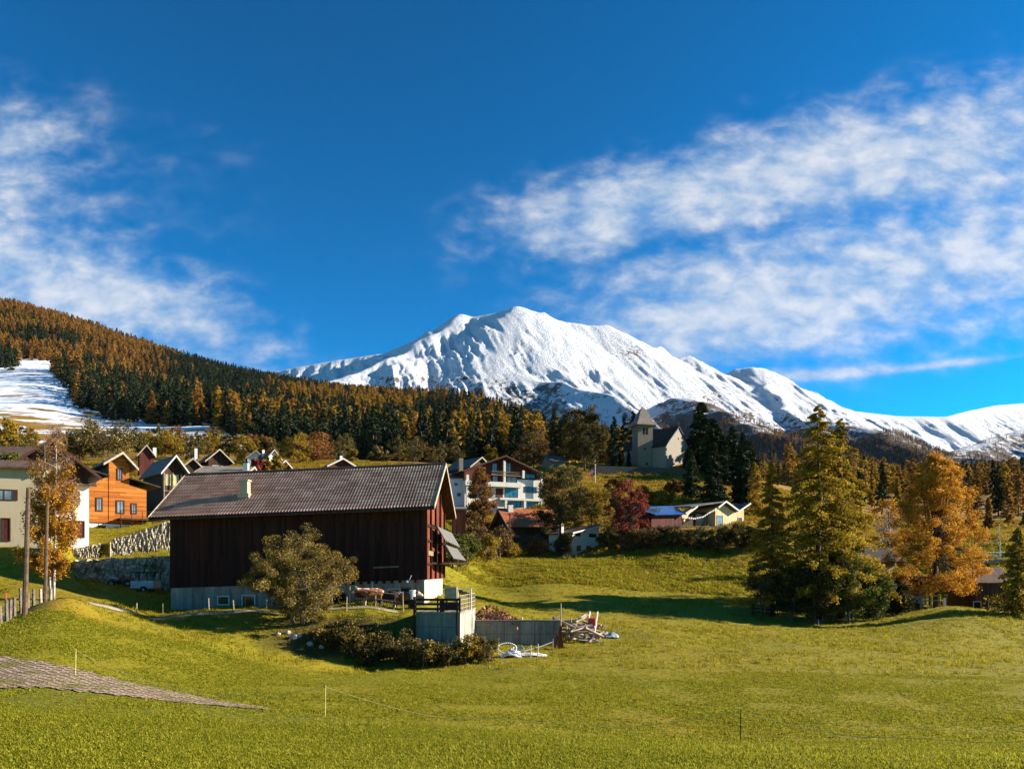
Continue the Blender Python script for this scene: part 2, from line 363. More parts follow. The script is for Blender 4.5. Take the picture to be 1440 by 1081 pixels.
# draped strips: gravel track, paved grid
def strip(name, left, right, m, lift, n=60, k=7, ragged=0.0, kind='structure'):
    """a sheet between two edge lines of ground points (px, Y), laid over the terrain"""
    def res(line):
        pts = [Vector((XU(a, y), y)) for a, y in line]; L = [0]
        for i in range(1, len(pts)): L.append(L[-1] + (pts[i] - pts[i - 1]).length)
        out = []
        for s_ in np.linspace(0, L[-1], n):
            i = max(j for j in range(len(L) - 1) if L[j] <= s_ + 1e-9) if s_ > 0 else 0
            t_ = (s_ - L[i]) / max(L[i + 1] - L[i], 1e-6); out.append(pts[i].lerp(pts[i + 1], t_))
        return out
    A, B = res(left), res(right); v = []
    for i in range(n):
        r1 = ragged * float(vnoise(np.array([i * .37]), np.array([1.5]), 4)[0]); r2 = ragged * float(vnoise(np.array([i * .41]), np.array([7.5]), 4)[0])
        for j in range(k):
            t_ = j / (k - 1); t_ = t_ + (1 - t_) * r1 * .15 - t_ * r2 * .15
            q = A[i].lerp(B[i], t_); v.append((q.x, q.y, gz(q.x, q.y) + lift))
    f = fan_faces(k, n); me = np_mesh(name, v, quads=f, mats=[m], smooth=True)
    o = link_obj(name, me); tag(o, kind=kind); return o
trm, nt, b = new_mat('gravel'); pos = position(nt)
g1 = noise(nt, pos, 5, 5, .7); g2 = noise(nt, pos, .5, 3)
link(nt, ramp(nt, (g1 * .6 + g2 * .4).clamp(), [(.3, (.17, .14, .09)), (.55, (.36, .32, .23)), (.75, (.55, .51, .40))]), b.inputs['Base Color']); link(nt, bump(nt, g1, .6, .05), b.inputs['Normal'])
strip('gravel_path', [(72, 48.6), (110, 50.6), (150, 53.0), (195, 56.4), (260, 58.6), (330, 59.6), (440, 60.3), (560, 60.6)], [(82, 46.8), (118, 48.6), (156, 50.9), (200, 54.6), (260, 57.3), (330, 58.5), (440, 59.4), (560, 59.6)], trm, .05, 90, 6, .8)
strip('farm_road', [(-120, 50.0), (0, 50.5), (76, 50.7), (125, 53.6)], [(-120, 43.5), (0, 44.2), (40, 46.2), (90, 48.9), (132, 51.6)], trm, .04, 60, 8, .3)
pvm, nt, b = new_mat('grass_pavers'); pos = position(nt); px_, py_, pz_ = xyz(nt, pos)
ca, sa = math.cos(R(-37)), math.sin(R(-37))
pa = px_ * ca + py_ * sa; pb = py_ * ca - px_ * sa
wob = (noise(nt, pos, .8, 3) - .5) * .35
fa = ((pa + wob) / .36).fract(); fb = ((pb + wob) / .30).fract()
cell = ((fa - .5).abs() * 2).ss(.50, .74).max(((fb - .5).abs() * 2).ss(.62, .86))
tone = white(nt, ((pa + wob) / .36).floor(), ((pb + wob) / .30).floor())
fn = noise(nt, pos, 14, 4, .7)
conc = ramp(nt, (fn * .6 + tone * .4).clamp(), [(.25, (.25, .165, .11)), (.7, (.52, .39, .28))])
soil = ramp(nt, fn, [(.3, (.05, .035, .018)), (.6, (.13, .085, .045)), (.8, (.15, .14, .03))])
pc = mix(nt, cell, soil, conc)
pg = noise(nt, pos, .7, 4, .6); pc = mix(nt, pg.ss(.50, .64) * .8, pc, (.15, .14, .02))
link(nt, pc, b.inputs['Base Color']); link(nt, bump(nt, cell + fn * .4, 1.0, .12), b.inputs['Normal'])
strip('paved_track', [(-60, 34.0), (0, 32.6), (110, 31.2), (200, 29.9), (290, 28.6), (380, 27.4)], [(-60, 26.4), (0, 26.8), (110, 26.6), (200, 26.5), (290, 26.6), (376, 26.8)], pvm, .035, 120, 16, .5)
# ------------------------------------------------------------------ snow mountain: ridges with flanks that fall away on both sides
MU, MW = 760, 620
mus = np.linspace(-.62, .95, MU); mws = np.linspace(math.log(1250.), math.log(7300.), MW)
Um, Wm = np.meshgrid(mus, mws); MY = np.exp(Wm); MX = Um * MY
RD = []; MZ = np.full(MX.shape, -1e9); CR = np.full(MX.shape, 1e9)
wx = MX + fbm(MX / 420, MY / 420, 4, 51) * 90; wy = MY + fbm(MX / 420, MY / 420, 4, 61) * 90
def ridge(pts, slope, slope_back=None, rnd=25., k=70., conc=0.0, warpit=True):
    """raise the surface to a crest line through (px, py, Y) points, falling off sideways"""
    global MZ, CR
    pr = [P(*q) for q in pts]; best = np.full(MX.shape, -1e9); dmin = np.full(MX.shape, 1e9)
    X_, Y_ = (wx, wy) if warpit else (MX, MY)
    for a, b in zip(pr[:-1], pr[1:]):
        d = np.array([b.x - a.x, b.y - a.y]); L2 = (d ** 2).sum()
        t_ = np.clip(((X_ - a.x) * d[0] + (Y_ - a.y) * d[1]) / L2, 0, 1)
        qx, qy = X_ - a.x - t_ * d[0], Y_ - a.y - t_ * d[1]; dist = np.hypot(qx, qy)
        sl = np.where(qy > 0, slope_back or slope, slope)
        z = a.z + (b.z - a.z) * t_ - sl * (np.sqrt(dist ** 2 + rnd ** 2) - rnd) + conc * dist ** 2
        up = dist < dmin
        best = np.maximum(best, z); dmin = np.minimum(dmin, dist)
    h = np.clip(.5 + .5 * (best - MZ) / k, 0, 1); MZ = np.where(MZ < -1e8, best, MZ * (1 - h) + best * h + k * h * (1 - h) * .5)
    CR = np.minimum(CR, dmin); RD.append(dmin)
main = [(200,548,4600),(390,522,4500),(460,509,4450),(540,497,4400),(565,487,4350),(600,470,4300),(648,443,4250),(665,446,4250),(700,440,4200),(722,433,4150),(735,432.5,4150),(760,440,4150),(790,452,4150),(830,458,4150),(850,458,4150),(880,470,4150),(920,490,4150),(950,505,4200),(968,500,4250),(985,510,4300),(1005,524,4350),(1020,527,4400),(1035,519,4300),(1060,516,4250),(1085,525,4300),(1110,542,4400),(1150,562,4600),(1200,578,4900),(1260,585,5100),(1330,586,5200),(1360,578,5700),(1400,570,6200),(1440,567,6600),(1520,555,6800),(1650,530,7000)]
ridge(main, .66, .80, 12., 1., 0.000008, warpit=False)
ridge([(722,433,4150),(716,480,3860),(712,520,3560),(712,556,3200)], .80, None, 40., 40.)          # broad shoulder
ridge([(648,443,4250),(632,466,4050),(600,486,3800),(560,502,3500),(500,524,3150),(430,545,2850)], .50, None, 20., 40., -.00012)
ridge([(850,458,4150),(868,500,3850),(880,530,3550),(900,560,3250),(925,585,3050)], .74, None, 20., 40.)
ridge([(790,452,4150),(800,490,3880),(808,520,3650),(812,545,3420)], .78, None, 14., 30.)
ridge([(830,458,4150),(835,492,3900),(845,520,3680),(850,548,3450)], .80, None, 14., 30.)
ridge([(760,440,4150),(765,480,3850),(770,515,3600),(775,540,3350)], .76, None, 14., 30.)
ridge([(920,490,4150),(950,530,3700),(990,560,3300),(1030,590,2900)], .72, None, 20., 40.)
ridge([(1060,516,4250),(1075,545,3900),(1110,575,3500),(1150,600,3100)], .66, None, 15., 40.)
ridge([(740,540,3200),(790,532,3000),(840,550,2700),(890,573,2400),(930,600,2150),(985,645,1850),(1050,668,1600)], .78, None, 15., 30.)   # dark lower spur
ridge([(700,566,2900),(740,583,2600),(790,618,2250),(830,656,1900)], .7, None, 15., 30.)
ridge([(960,556,2900),(1010,566,2500),(1060,584,2250),(1110,614,1950),(1170,654,1700)], .6, None, 30., 40.)
ridge([(1140,590,2900),(1210,600,2600),(1260,609,2300),(1330,628,2100),(1400,648,1900),(1500,663,1700)], .55, None, 30., 40.)
ridge([(1640,560,3300),(1500,590,3200),(1420,612,3000),(1350,635,2800),(1300,655,2500)], .50, None, 30., 60.)
MZ = np.maximum(MZ, (YH - 668) / F * MY * .98)
amp = np.clip(CR / 160, .04, 1) * np.clip((MY - 1300) / 700, .2, 1)
gul = fbm((MX + .22 * MY + fbm(MX / 500, MY / 500, 3, 81) * 60) / 120, MY / 1000, 4, 71, .55, True)
iso = fbm(MX / 210, MY / 210, 6, 91, .55); rid = fbm(MX / 330, MY / 330, 5, 93, .5, True)
gul2 = fbm((MX + .22 * MY + fbm(MX / 160, MY / 160, 3, 85) * 30) / 55, MY / 560, 4, 75, .55, True)
lowf = .45 + .55 * np.clip((MZ - 250) / 350, 0, 1)
gul3 = fbm((MX + .2 * MY) / 26, MY / 260, 3, 78, .55, True)
MZ = MZ + amp * lowf * ((gul - .3) * 24 + (gul2 - .3) * 15 + (gul3 - .3) * 7 + iso * 7 + (rid - .3) * 6 + fbm(MX / 45, MY / 70, 3, 97) * 3)
mm, nt, b = new_mat('snow_and_rock'); pos = position(nt); mx_, my_, mz_ = xyz(nt, pos)
gn = nt.nodes.new('ShaderNodeNewGeometry'); nrm = xyz(nt, E(nt, gn.outputs['Normal']))
rn = noise(nt, pos, .012, 8, .65); rn2 = noise(nt, pos, .055, 6, .7); rn3 = noise(nt, comb(nt, mx_ * .03, my_ * .006, mz_ * .012), 1.0, 5, .6)
h0 = attr(nt, 'snowline')
cover = (h0 + (rn - .5) * 1.2 + (rn2 - .5) * 1.7 + (rn3 - .5) * 1.1 + (nrm[2] - .80) * 1.1).ss(.30, .46)
rock = ramp(nt, (rn2 * .6 + rn * .4).clamp(), [(.3, (.050, .036, .028)), (.5, (.12, .085, .062)), (.72, (.24, .195, .14))])
fst = ramp(nt, rn2, [(.3, (.018, .015, .010)), (.5, (.075, .035, .015)), (.75, (.16, .075, .030))])
rock = mix(nt, attr(nt, 'wood'), rock, fst)
link(nt, mix(nt, cover, rock, (.66, .68, .72)), b.inputs['Base Color']); b.inputs['Roughness'].default_value = .8
link(nt, bump(nt, rn2 * .7 + noise(nt, pos, .16, 5, .6) * .35, 1.0, 24.), b.inputs['Normal'])
mme = np_mesh('mountain', np.stack([MX, MY, MZ], -1).reshape(-1, 3), quads=fan_faces(MU, MW), mats=[mm], smooth=True)
# less snow low down and on the lit crags of the lower buttress, woods on the lower spurs
PXm = CX + MX / MY * F; PYm = YH - MZ / MY * F
mn = fbm(MX / 150, MY / 150, 5, 101)
snowl = sstep(MZ, 420, 950) * .66 + .25
snowl -= np.exp(-((PXm - 742) / 55) ** 2 - ((PYm - 565) / 38) ** 2) * .30
snowl += np.exp(-((PXm - 860) / 85) ** 2 - ((PYm - 590) / 40) ** 2) * .40
snowl -= np.exp(-((PXm - 890) / 40) ** 2 - ((PYm - 497) / 12) ** 2) * .32
snowl -= np.exp(-((PXm - 1000) / 90) ** 2 - ((PYm - 565) / 25) ** 2) * .25
low = 1 - sstep(MZ, 330, 560)
wood = np.clip(low * 1.2 + mn * .9 - .1, 0, 1) * (1 - np.exp(-((PXm - 1250) / 200) ** 2) * (MY > 3200))
woods = np.maximum(np.exp(-(RD[-5] / 60) ** 2) * .9, np.maximum(np.exp(-(RD[-3] / 420) ** 4), np.exp(-(RD[-2] / 420) ** 4)) * np.clip(.75 + mn * 1.1, .25, 1))
woods = np.maximum(woods, .10 + .25 * sstep(mn, .1, .5)); spur = woods * (MY < 3200)
snowl -= spur * low * .35
wood = np.clip(wood, 0, 1) * np.clip(woods * 1.1, 0, 1)
snowl -= np.exp(-((PXm - 600) / 130) ** 2 - ((PYm - 535) / 20) ** 2) * .22 + np.exp(-((PXm - 885) / 30) ** 2 - ((PYm - 496) / 10) ** 2) * .25
a = mme.attributes.new('snowline', 'FLOAT', 'POINT'); a.data.foreach_set('value', snowl.astype(np.float32).ravel())
a = mme.attributes.new('wood', 'FLOAT', 'POINT'); a.data.foreach_set('value', wood.astype(np.float32).ravel())
mountain = link_obj('mountain', mme); tag(mountain, kind='structure')
# ------------------------------------------------------------------ foliage
def leaf_mat(name, stops, trans=.3, inst=.0, rough=.75):
    m, nt, b = new_mat(name); f = attr(nt, 'tint')
    if inst:
        oi = nt.nodes.new('ShaderNodeObjectInfo'); f = (f * (1 - inst) + E(nt, oi.outputs['Random']) * inst)
    c = ramp(nt, f, stops); link(nt, c, b.inputs['Base Color']); b.inputs['Roughness'].default_value = rough
    tr = nt.nodes.new('ShaderNodeBsdfTranslucent'); link(nt, c, tr.inputs[0])
    mx = nt.nodes.new('ShaderNodeMixShader'); mx.inputs[0].default_value = trans
    nt.links.new(b.outputs[0], mx.inputs[1]); nt.links.new(tr.outputs[0], mx.inputs[2])
    nt.links.new(mx.outputs[0], nt.nodes['Material Output'].inputs[0]); return m
def bark_mat(name, a, c):
    m, nt, b = new_mat(name); p = coords(nt); x, y, z = xyz(nt, p)
    n = noise(nt, comb(nt, x * 3, y * 3, z * .8), 4, 4, .7)
    link(nt, mix(nt, n.ss(.35, .65), a, c), b.inputs['Base Color']); link(nt, bump(nt, n, .6, .03), b.inputs['Normal']); return m
LM = dict(
 larch_rust=leaf_mat('larch_needles_rust', [(0, (.10, .045, .008)), (.45, (.25, .118, .018)), (1, (.42, .22, .035))], .34, .5),
 larch_gold=leaf_mat('larch_needles_gold', [(0, (.12, .075, .006)), (.45, (.29, .165, .011)), (1, (.48, .28, .025))], .36, .25),
 larch_green=leaf_mat('larch_needles_yellow_green', [(0, (.070, .056, .005)), (.5, (.25, .168, .009)), (1, (.52, .34, .028))], .38),
 spruce=leaf_mat('spruce_needles', [(0, (.007, .012, .005)), (.5, (.020, .031, .010)), (1, (.050, .062, .016))], .1, .5),
 birch=leaf_mat('birch_leaves', [(0, (.15, .055, .006)), (.4, (.33, .145, .010)), (.8, (.50, .245, .02)), (1, (.60, .36, .05))], .38),
 birch_deep=leaf_mat('birch_leaves_deep', [(0, (.20, .075, .007)), (.4, (.44, .20, .012)), (.8, (.62, .31, .03)), (1, (.70, .42, .08))], .42),
 twigs=leaf_mat('bare_twigs', [(0, (.10, .05, .03)), (1, (.24, .13, .08))], .1),
 olive=leaf_mat('olive_leaves', [(0, (.022, .024, .006)), (.45, (.080, .062, .012)), (.85, (.20, .145, .030)), (1, (.34, .25, .09))], .25),
 bushgold=leaf_mat('gold_olive_leaves', [(0, (.035, .030, .007)), (.45, (.130, .092, .014)), (.85, (.30, .20, .04)), (1, (.46, .34, .12))], .32),
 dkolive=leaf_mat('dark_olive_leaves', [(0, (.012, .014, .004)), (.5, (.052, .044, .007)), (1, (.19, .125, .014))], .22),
 yellow=leaf_mat('yellow_leaves', [(0, (.09, .055, .005)), (.5, (.23, .145, .010)), (1, (.42, .29, .03))], .35),
 red=leaf_mat('red_leaves', [(0, (.055, .008, .005)), (.5, (.20, .030, .016)), (1, (.42, .11, .06))], .3),
 brown=leaf_mat('brown_leaves', [(0, (.030, .016, .006)), (.5, (.115, .062, .016)), (1, (.27, .165, .05))], .22),
 rustleaf=leaf_mat('rust_leaves', [(0, (.07, .025, .006)), (.5, (.19, .075, .014)), (1, (.33, .16, .03))], .28),
 green=leaf_mat('green_leaves', [(0, (.018, .028, .004)), (.5, (.068, .080, .008)), (1, (.20, .19, .02))], .28),
 hedge=leaf_mat('hedge_leaves', [(0, (.014, .014, .005)), (.5, (.075, .060, .012)), (1, (.23, .165, .045))], .22),
)
BARK = bark_mat('dark_bark', (.035, .022, .014), (.10, .07, .05)); WBARK = bark_mat('birch_bark', (.62, .58, .52), (.20, .17, .15))
GBARK = bark_mat('grey_bark', (.09, .075, .06), (.19, .16, .13))
def diamonds(c, size, rng, flat=0.0, elong=1.7):
    """one small leaf-shaped quad at every point"""
    n = len(c); a = rng.normal(size=(n, 3)); a[:, 2] *= (1 - flat); a /= np.linalg.norm(a, axis=1)[:, None] + 1e-9
    r = rng.normal(size=(n, 3)); b = np.cross(a, r); b /= np.linalg.norm(b, axis=1)[:, None] + 1e-9
    sz = (np.asarray(size) * rng.uniform(.6, 1.3, n))[:, None]
    v = np.stack([c + a * sz, c + b * sz / elong, c - a * sz, c - b * sz / elong], 1).reshape(-1, 3)
    return v, np.arange(4 * n).reshape(n, 4)
def limb_mesh(segs, n=5):
    m = MB()
    for p, q, r1, r2 in segs: m.bar(p, q, r1, n, r2)
    return m
def conifer_pts(H, Rr, rng, base=.12, nb=160, per=60, droop=.25, power=.85, jit=.16, lift=.0, skip=.0, tiptop=.03, lw=.8):
    """leaf points of a whorled tree and its limbs"""
    pts = []; tint = []; segs = [((0, 0, -.3), (0, 0, H * .55), H * .016 + .03, H * .010), ((0, 0, H * .55), (0, 0, H * .985), H * .010, .015)]
    gaps = rng.uniform(0, 6.28, 3)
    for i in range(nb):
        t = (i + rng.uniform(0, 1)) / nb; z = H * (base + (1 - base) * t)
        ph = rng.uniform(0, 6.283); L = Rr * ((1 - t) ** power) * rng.uniform(.45, 1.10) * (1 + .18 * math.sin(3 * ph + gaps[0] + t * 9)) + H * tiptop * .4
        if rng.uniform() < skip: continue
        bt = rng.uniform(-.22, .22)
        k = max(6, int(per * (.25 + L / Rr)))
        s = rng.uniform(.08, 1.0, k) ** .75
        wdt = (L * .22 * (1 - s * .75) + .05)
        lat = rng.normal(0, 1, k) * wdt * lw
        dx_, dy_ = math.cos(ph), math.sin(ph)
        zz = z - droop * L * s ** 1.6 + lift * L * s + rng.normal(0, jit * L * .35, k) - np.abs(rng.normal(0, .10, k)) * L * .5
        pts.append(np.stack([dx_ * s * L - dy_ * lat, dy_ * s * L + dx_ * lat, np.minimum(zz, H)], 1)); tint.append(np.clip(.5 + bt + rng.normal(0, .22, k) + (s - .6) * .25, 0, 1))
        if i % 2 == 0: segs.append(((0, 0, z), (dx_ * L * .85, dy_ * L * .85, z - droop * L * .75 + lift * L * .8), .018 * L + .01, .008))
    return np.concatenate(pts), np.concatenate(tint), segs
def broad_pts(H, rng, cz, rx, rz, ncl=60, per=160, cr=.9, stems=1, spread=.3, shell=.55, ry=None, taper=0.0, trunk_h=None, trunk_r=None):
    """leaf points gathered in clumps through an uneven crown, with limbs reaching each clump"""
    pts = []; tint = []; segs = []; ry = ry or rx
    th = trunk_h if trunk_h is not None else cz * .55; tr = trunk_r or H * .018
    st = []
    for i in range(stems):
        a_ = rng.uniform(0, 6.28); o = Vector((math.cos(a_), math.sin(a_), 0)) * (spread * rng.uniform(.3, 1) if stems > 1 else 0)
        top = Vector((o.x * 2.2, o.y * 2.2, cz * rng.uniform(.8, 1.05))); knee = Vector((o.x * 1.2, o.y * 1.2, th))
        segs += [((o.x * .5, o.y * .5, -.25), knee, tr, tr * .75), (knee, top, tr * .75, tr * .4)]
        if taper: segs.append((top, (top.x * .6, top.y * .6, cz + rz * .85), tr * .4, .02))
        st.append((knee, top))
    lob = rng.uniform(0, 6.28, 4)
    for i in range(ncl):
        if taper < 0:      # a cone of clumps, widest low down
            t_ = rng.uniform() ** 1.1; rad = rx * min(1, .62 + 2.0 * t_) * (1 - t_) ** .58 * 1.08 * rng.uniform(.82, 1.12); a_ = rng.uniform(0, 6.283); q_ = math.sqrt(rng.uniform(shell ** 2, 1)); cone = np.array([rad * q_ * math.cos(a_), rad * q_ * math.sin(a_), (2 * t_ - 1) * rz])
        dv = rng.normal(size=3); dv /= np.linalg.norm(dv); rr = rng.uniform(shell, 1.0) ** .6
        bulge = 1 + .16 * math.sin(2 * math.atan2(dv[1], dv[0]) + lob[0] + 3 * dv[2]) + .12 * math.sin(5 * dv[2] + lob[1]) + rng.uniform(-.10, .08)
        c = np.array([dv[0] * rx, dv[1] * ry, dv[2] * rz]) * rr * bulge
        if taper > 0: sc_ = 1 - taper * (c[2] / rz + 1) / 2; c[0] *= sc_; c[1] *= sc_
        if taper < 0: c = cone
        c[2] += cz
        if c[2] < .25 * cr: c[2] = .25 * cr + rng.uniform(0, .4)
        k = int(per * rng.uniform(.5, 1.3)); rc = cr * rng.uniform(.6, 1.25)
        q = rng.normal(size=(k, 3)); q /= np.linalg.norm(q, axis=1)[:, None]; q *= (rng.uniform(0, 1, k) ** .45)[:, None] * rc * np.array([1, 1, .8])
        pts.append(c + q); bt = rng.uniform(-.22, .22); tint.append(np.clip(.5 + bt + rng.normal(0, .22, k), 0, 1))
        kn, tp = st[i % len(st)]; f_ = rng.uniform(.1, 1); s0 = kn.lerp(tp, f_); cv = Vector(c); mid_ = s0.lerp(cv, .5) + Vector((0, 0, -.08 * (cv - s0).length))
        if cv.z > s0.z - .6 * rz:
            lk = min(1, (60 / ncl) ** .6); segs += [(s0, mid_, tr * .32 * lk, tr * .2 * lk), (mid_, cv, tr * .2 * lk, .012)]
    return np.concatenate(pts), np.concatenate(tint), segs
def tree(name, loc, label, pts, tint, segs, lm, bark, size, rng, group=None, cat='tree', crown='crown', trunk='trunk', rz=0, flat=.0, elong=1.7):
    t = empty(name, loc, rz, label, cat, group)
    v, q = diamonds(pts, size, rng, flat, elong)
    link_obj(crown, np_mesh(crown, v, quads=q, mats=[lm], tint=tint), t)
    if segs: limb_mesh(segs).build(trunk, bark, t, smooth=True)
    return t
def RG(s): return np.random.default_rng(s)
KEEP_CLEAR = []      # (px0, px1, Ymin, Ymax): built places where no wild tree grows
# ---- the large trees, each with its own crown and limbs
def larch(px, Y, pyb, pyt, Rm, label, lm, seed, nb=230, per=90, size=.17, **kw):
    rng = RG(seed); g = G(px, Y); H = (YH - pyt) / F * Y - g.z
    p_, t_, s_ = conifer_pts(H, Rm, rng, nb=nb, per=per, **kw)
    return tree('larch', g, label, p_, t_, s_, LM[lm], BARK, size, rng, cat='tree')
larch(1151, 88.5, 870, 570, 6.8, 'tallest larch of the meadow clump, yellow green, with a dark bare lower trunk', 'larch_green', 1, nb=240, per=300, base=.15, droop=.24, power=.74, skip=.06, size=.125, jit=.075, lw=.55)
larch(1183, 91, 866, 588, 6.0, 'second tallest larch, golden green, just right of the tallest one in the meadow clump', 'larch_green', 2, nb=230, per=300, base=.17, droop=.24, power=.72, skip=.06, size=.125, jit=.075, lw=.55)
larch(1086, 90, 860, 646, 4.0, 'slim golden larch on the left side of the meadow clump', 'larch_gold', 3, nb=190, per=230, base=.10, droop=.2, power=.75, skip=.06, size=.115, jit=.08, lw=.6)
larch(1432, 86, 868, 742, 3.0, 'young yellow green larch at the right edge of the photo', 'larch_green', 4, nb=200, per=80, base=.05, droop=.1, power=.7, size=.15)
larch(1062, 150, 740, 650, 3.0, 'orange larch behind the pale timber chalet', 'larch_gold', 5, nb=120, per=50, base=.1, power=.7, size=.2)
def bush(name, px, Y, label, H, rx, lm, seed, ncl=40, per=150, cr=.7, size=.10, stems=5, rz=None, cat='bush', group=None, bark=GBARK, shell=.4, dz=0, ry=None, low=.54):
    rng = RG(seed); g = G(px, Y, dz)
    p_, t_, s_ = broad_pts(H, rng, H * low, rx, H * (1 - low), ncl, per, cr, stems, rx * .35, shell, ry=ry, trunk_h=H * .22, trunk_r=.05 + H * .006)
    p_[:, 2] = np.maximum(p_[:, 2], .02)
    return tree(name, g, label, p_, t_, s_, LM[lm], bark, size, rng, group, cat, 'foliage', 'stem')
def broad(name, px, Y, pyt, rx, label, lm, seed, ncl=70, per=160, cr=1.1, size=.14, crown_base=.2, bark=BARK, taper=0.0, pyb=None, shell=.5, stems=1, cat='tree', group=None, spread=.3):
    rng = RG(seed); g = G(px, Y)
    if pyb is not None: g.z = (YH - pyb) / F * Y
    H = (YH - pyt) / F * Y - g.z; cz = H * (.5 + crown_base / 2); rz = H * (1 - crown_base) / 2 * .96
    p_, t_, s_ = broad_pts(H, rng, cz, rx, rz, ncl, per, cr, stems, spread, shell, taper=taper)
    return tree(name, g, label, p_, t_, s_, LM[lm], bark, size, rng, group, cat)
broad('birch', 1316, 98, 636, 7.3, 'big golden birch with a broad cone of leaves on the right of the meadow', 'birch_deep', 11, ncl=300, per=300, cr=.95, size=.105, crown_base=.11, taper=-1, shell=.1)
broad('birch', 1247, 112, 690, 3.3, 'pale thin golden birch between the larch clump and the big golden birch', 'birch', 12, ncl=60, per=80, cr=.9, size=.13, crown_base=.15, taper=.4, bark=WBARK)
broad('maple', 822, 205, 573, 6.4, 'large round olive gold tree on the hill left of the church', 'dkolive', 13, ncl=110, per=150, cr=1.5, size=.26, crown_base=.08, shell=.4)
broad('tree', 788, 128, 656, 4.2, 'dark green tree with open crown standing right of the white hotel', 'dkolive', 14, ncl=95, per=140, cr=1.0, size=.16, crown_base=.26, shell=.35)
broad('tree', 832, 139, 678, 3.5, 'yellow tree between the dark green tree and the red leaved one', 'yellow', 15, ncl=60, per=120, cr=1.0, size=.17, crown_base=.15, shell=.35)
broad('rowan', 884, 127, 672, 3.7, 'red leaved tree in front of the blue roofed chalet', 'red', 16, ncl=70, per=110, cr=.85, size=.15, crown_base=.08, taper=.25, shell=.35)
broad('tree', 676, 142, 658, 3.4, 'cone shaped orange brown tree in front of the white hotel', 'rustleaf', 17, ncl=100, per=140, cr=.85, size=.16, crown_base=.03, taper=-1, shell=.3)
broad('tree', 915, 133.5, 712, 1.6, 'small green tree beside the red leaved one at the left end of the blue roof', 'green', 18, ncl=20, per=110, cr=.8, size=.15, crown_base=.05)
# the weeping birch at the left: white stems, pink bare twigs above, gold leaves below
rng = RG(31); g = G(74, 57.5); Hb = (YH - 598) / F * 57.5 - g.z
segs = []; tips = []
for sx, sy, top in ((-.55, .1, .93), (.35, -.15, 1.0), (.05, .3, .80)):
    q = [Vector((sx * .3, sy * .3, -.3)), Vector((sx * .7, sy, Hb * .35)), Vector((sx * 1.0, sy * 1.3, Hb * .65)), Vector((sx * 1.35, sy * 1.6, Hb * top))]
    for i in range(3): segs.append((q[i], q[i + 1], (.10, .075, .05)[i], (.075, .05, .012)[i]))
    for i in range(32):
        f_ = rng.uniform(.18, .98); k_ = min(int(f_ * 3), 2); s0 = q[k_].lerp(q[k_ + 1], f_ * 3 - k_); ph = rng.uniform(0, 6.28); L = (2.3 - 1.3 * f_) * rng.uniform(.5, 1.1)
        e = s0 + Vector((math.cos(ph) * L, math.sin(ph) * L, L * rng.uniform(.2, .8))); segs.append((s0, e, .022, .009)); tips.append((s0, e, f_))
pts = []; tin = []; tw_ = []
for s0, e, f_ in tips:
    k = int(560 * (1.02 - f_) ** 1.5) if f_ < .80 else 10
    for j in range(k // 8):
        t_ = rng.uniform(.3, 1.05); c = np.array(s0.lerp(e, t_)); L = rng.uniform(.4, 1.5); n = 14
        pts.append(c + np.stack([rng.normal(0, .13, n), rng.normal(0, .13, n), -rng.uniform(0, L, n)], 1)); tin.append(np.clip(.55 + rng.normal(0, .22, n), 0, 1))
    for j in range(7):
        c = s0.lerp(e, rng.uniform(.4, 1.0)); tw_.append((c, c + Vector((rng.normal(0, .25), rng.normal(0, .25), rng.uniform(-.5, .55))), .012, .006))
pts = np.concatenate(pts); pts[:, 2] = np.maximum(pts[:, 2], .5)
t = tree('birch', g, 'slender white stemmed birch with gold lower leaves and bare pinkish top, before the white house', pts, np.concatenate(tin), segs, LM['birch'], WBARK, .085, rng)
tm = MB()
for a_, b_, r1, r2 in tw_: tm.bar(a_, b_, r1, 3, r2)
for s0, e, f_ in tips:
    if f_ > .45:
        for j in range(34):
            c = s0.lerp(e, rng.uniform(.2, 1.1)); tm.bar(c, c + Vector((rng.normal(0, .32), rng.normal(0, .32), rng.uniform(-.5, .6))), .010, 3, .005)
o = tm.build('twig', BARK, t); o.data.materials[0] = bark_mat('pink_twigs', (.16, .085, .05), (.28, .16, .10))
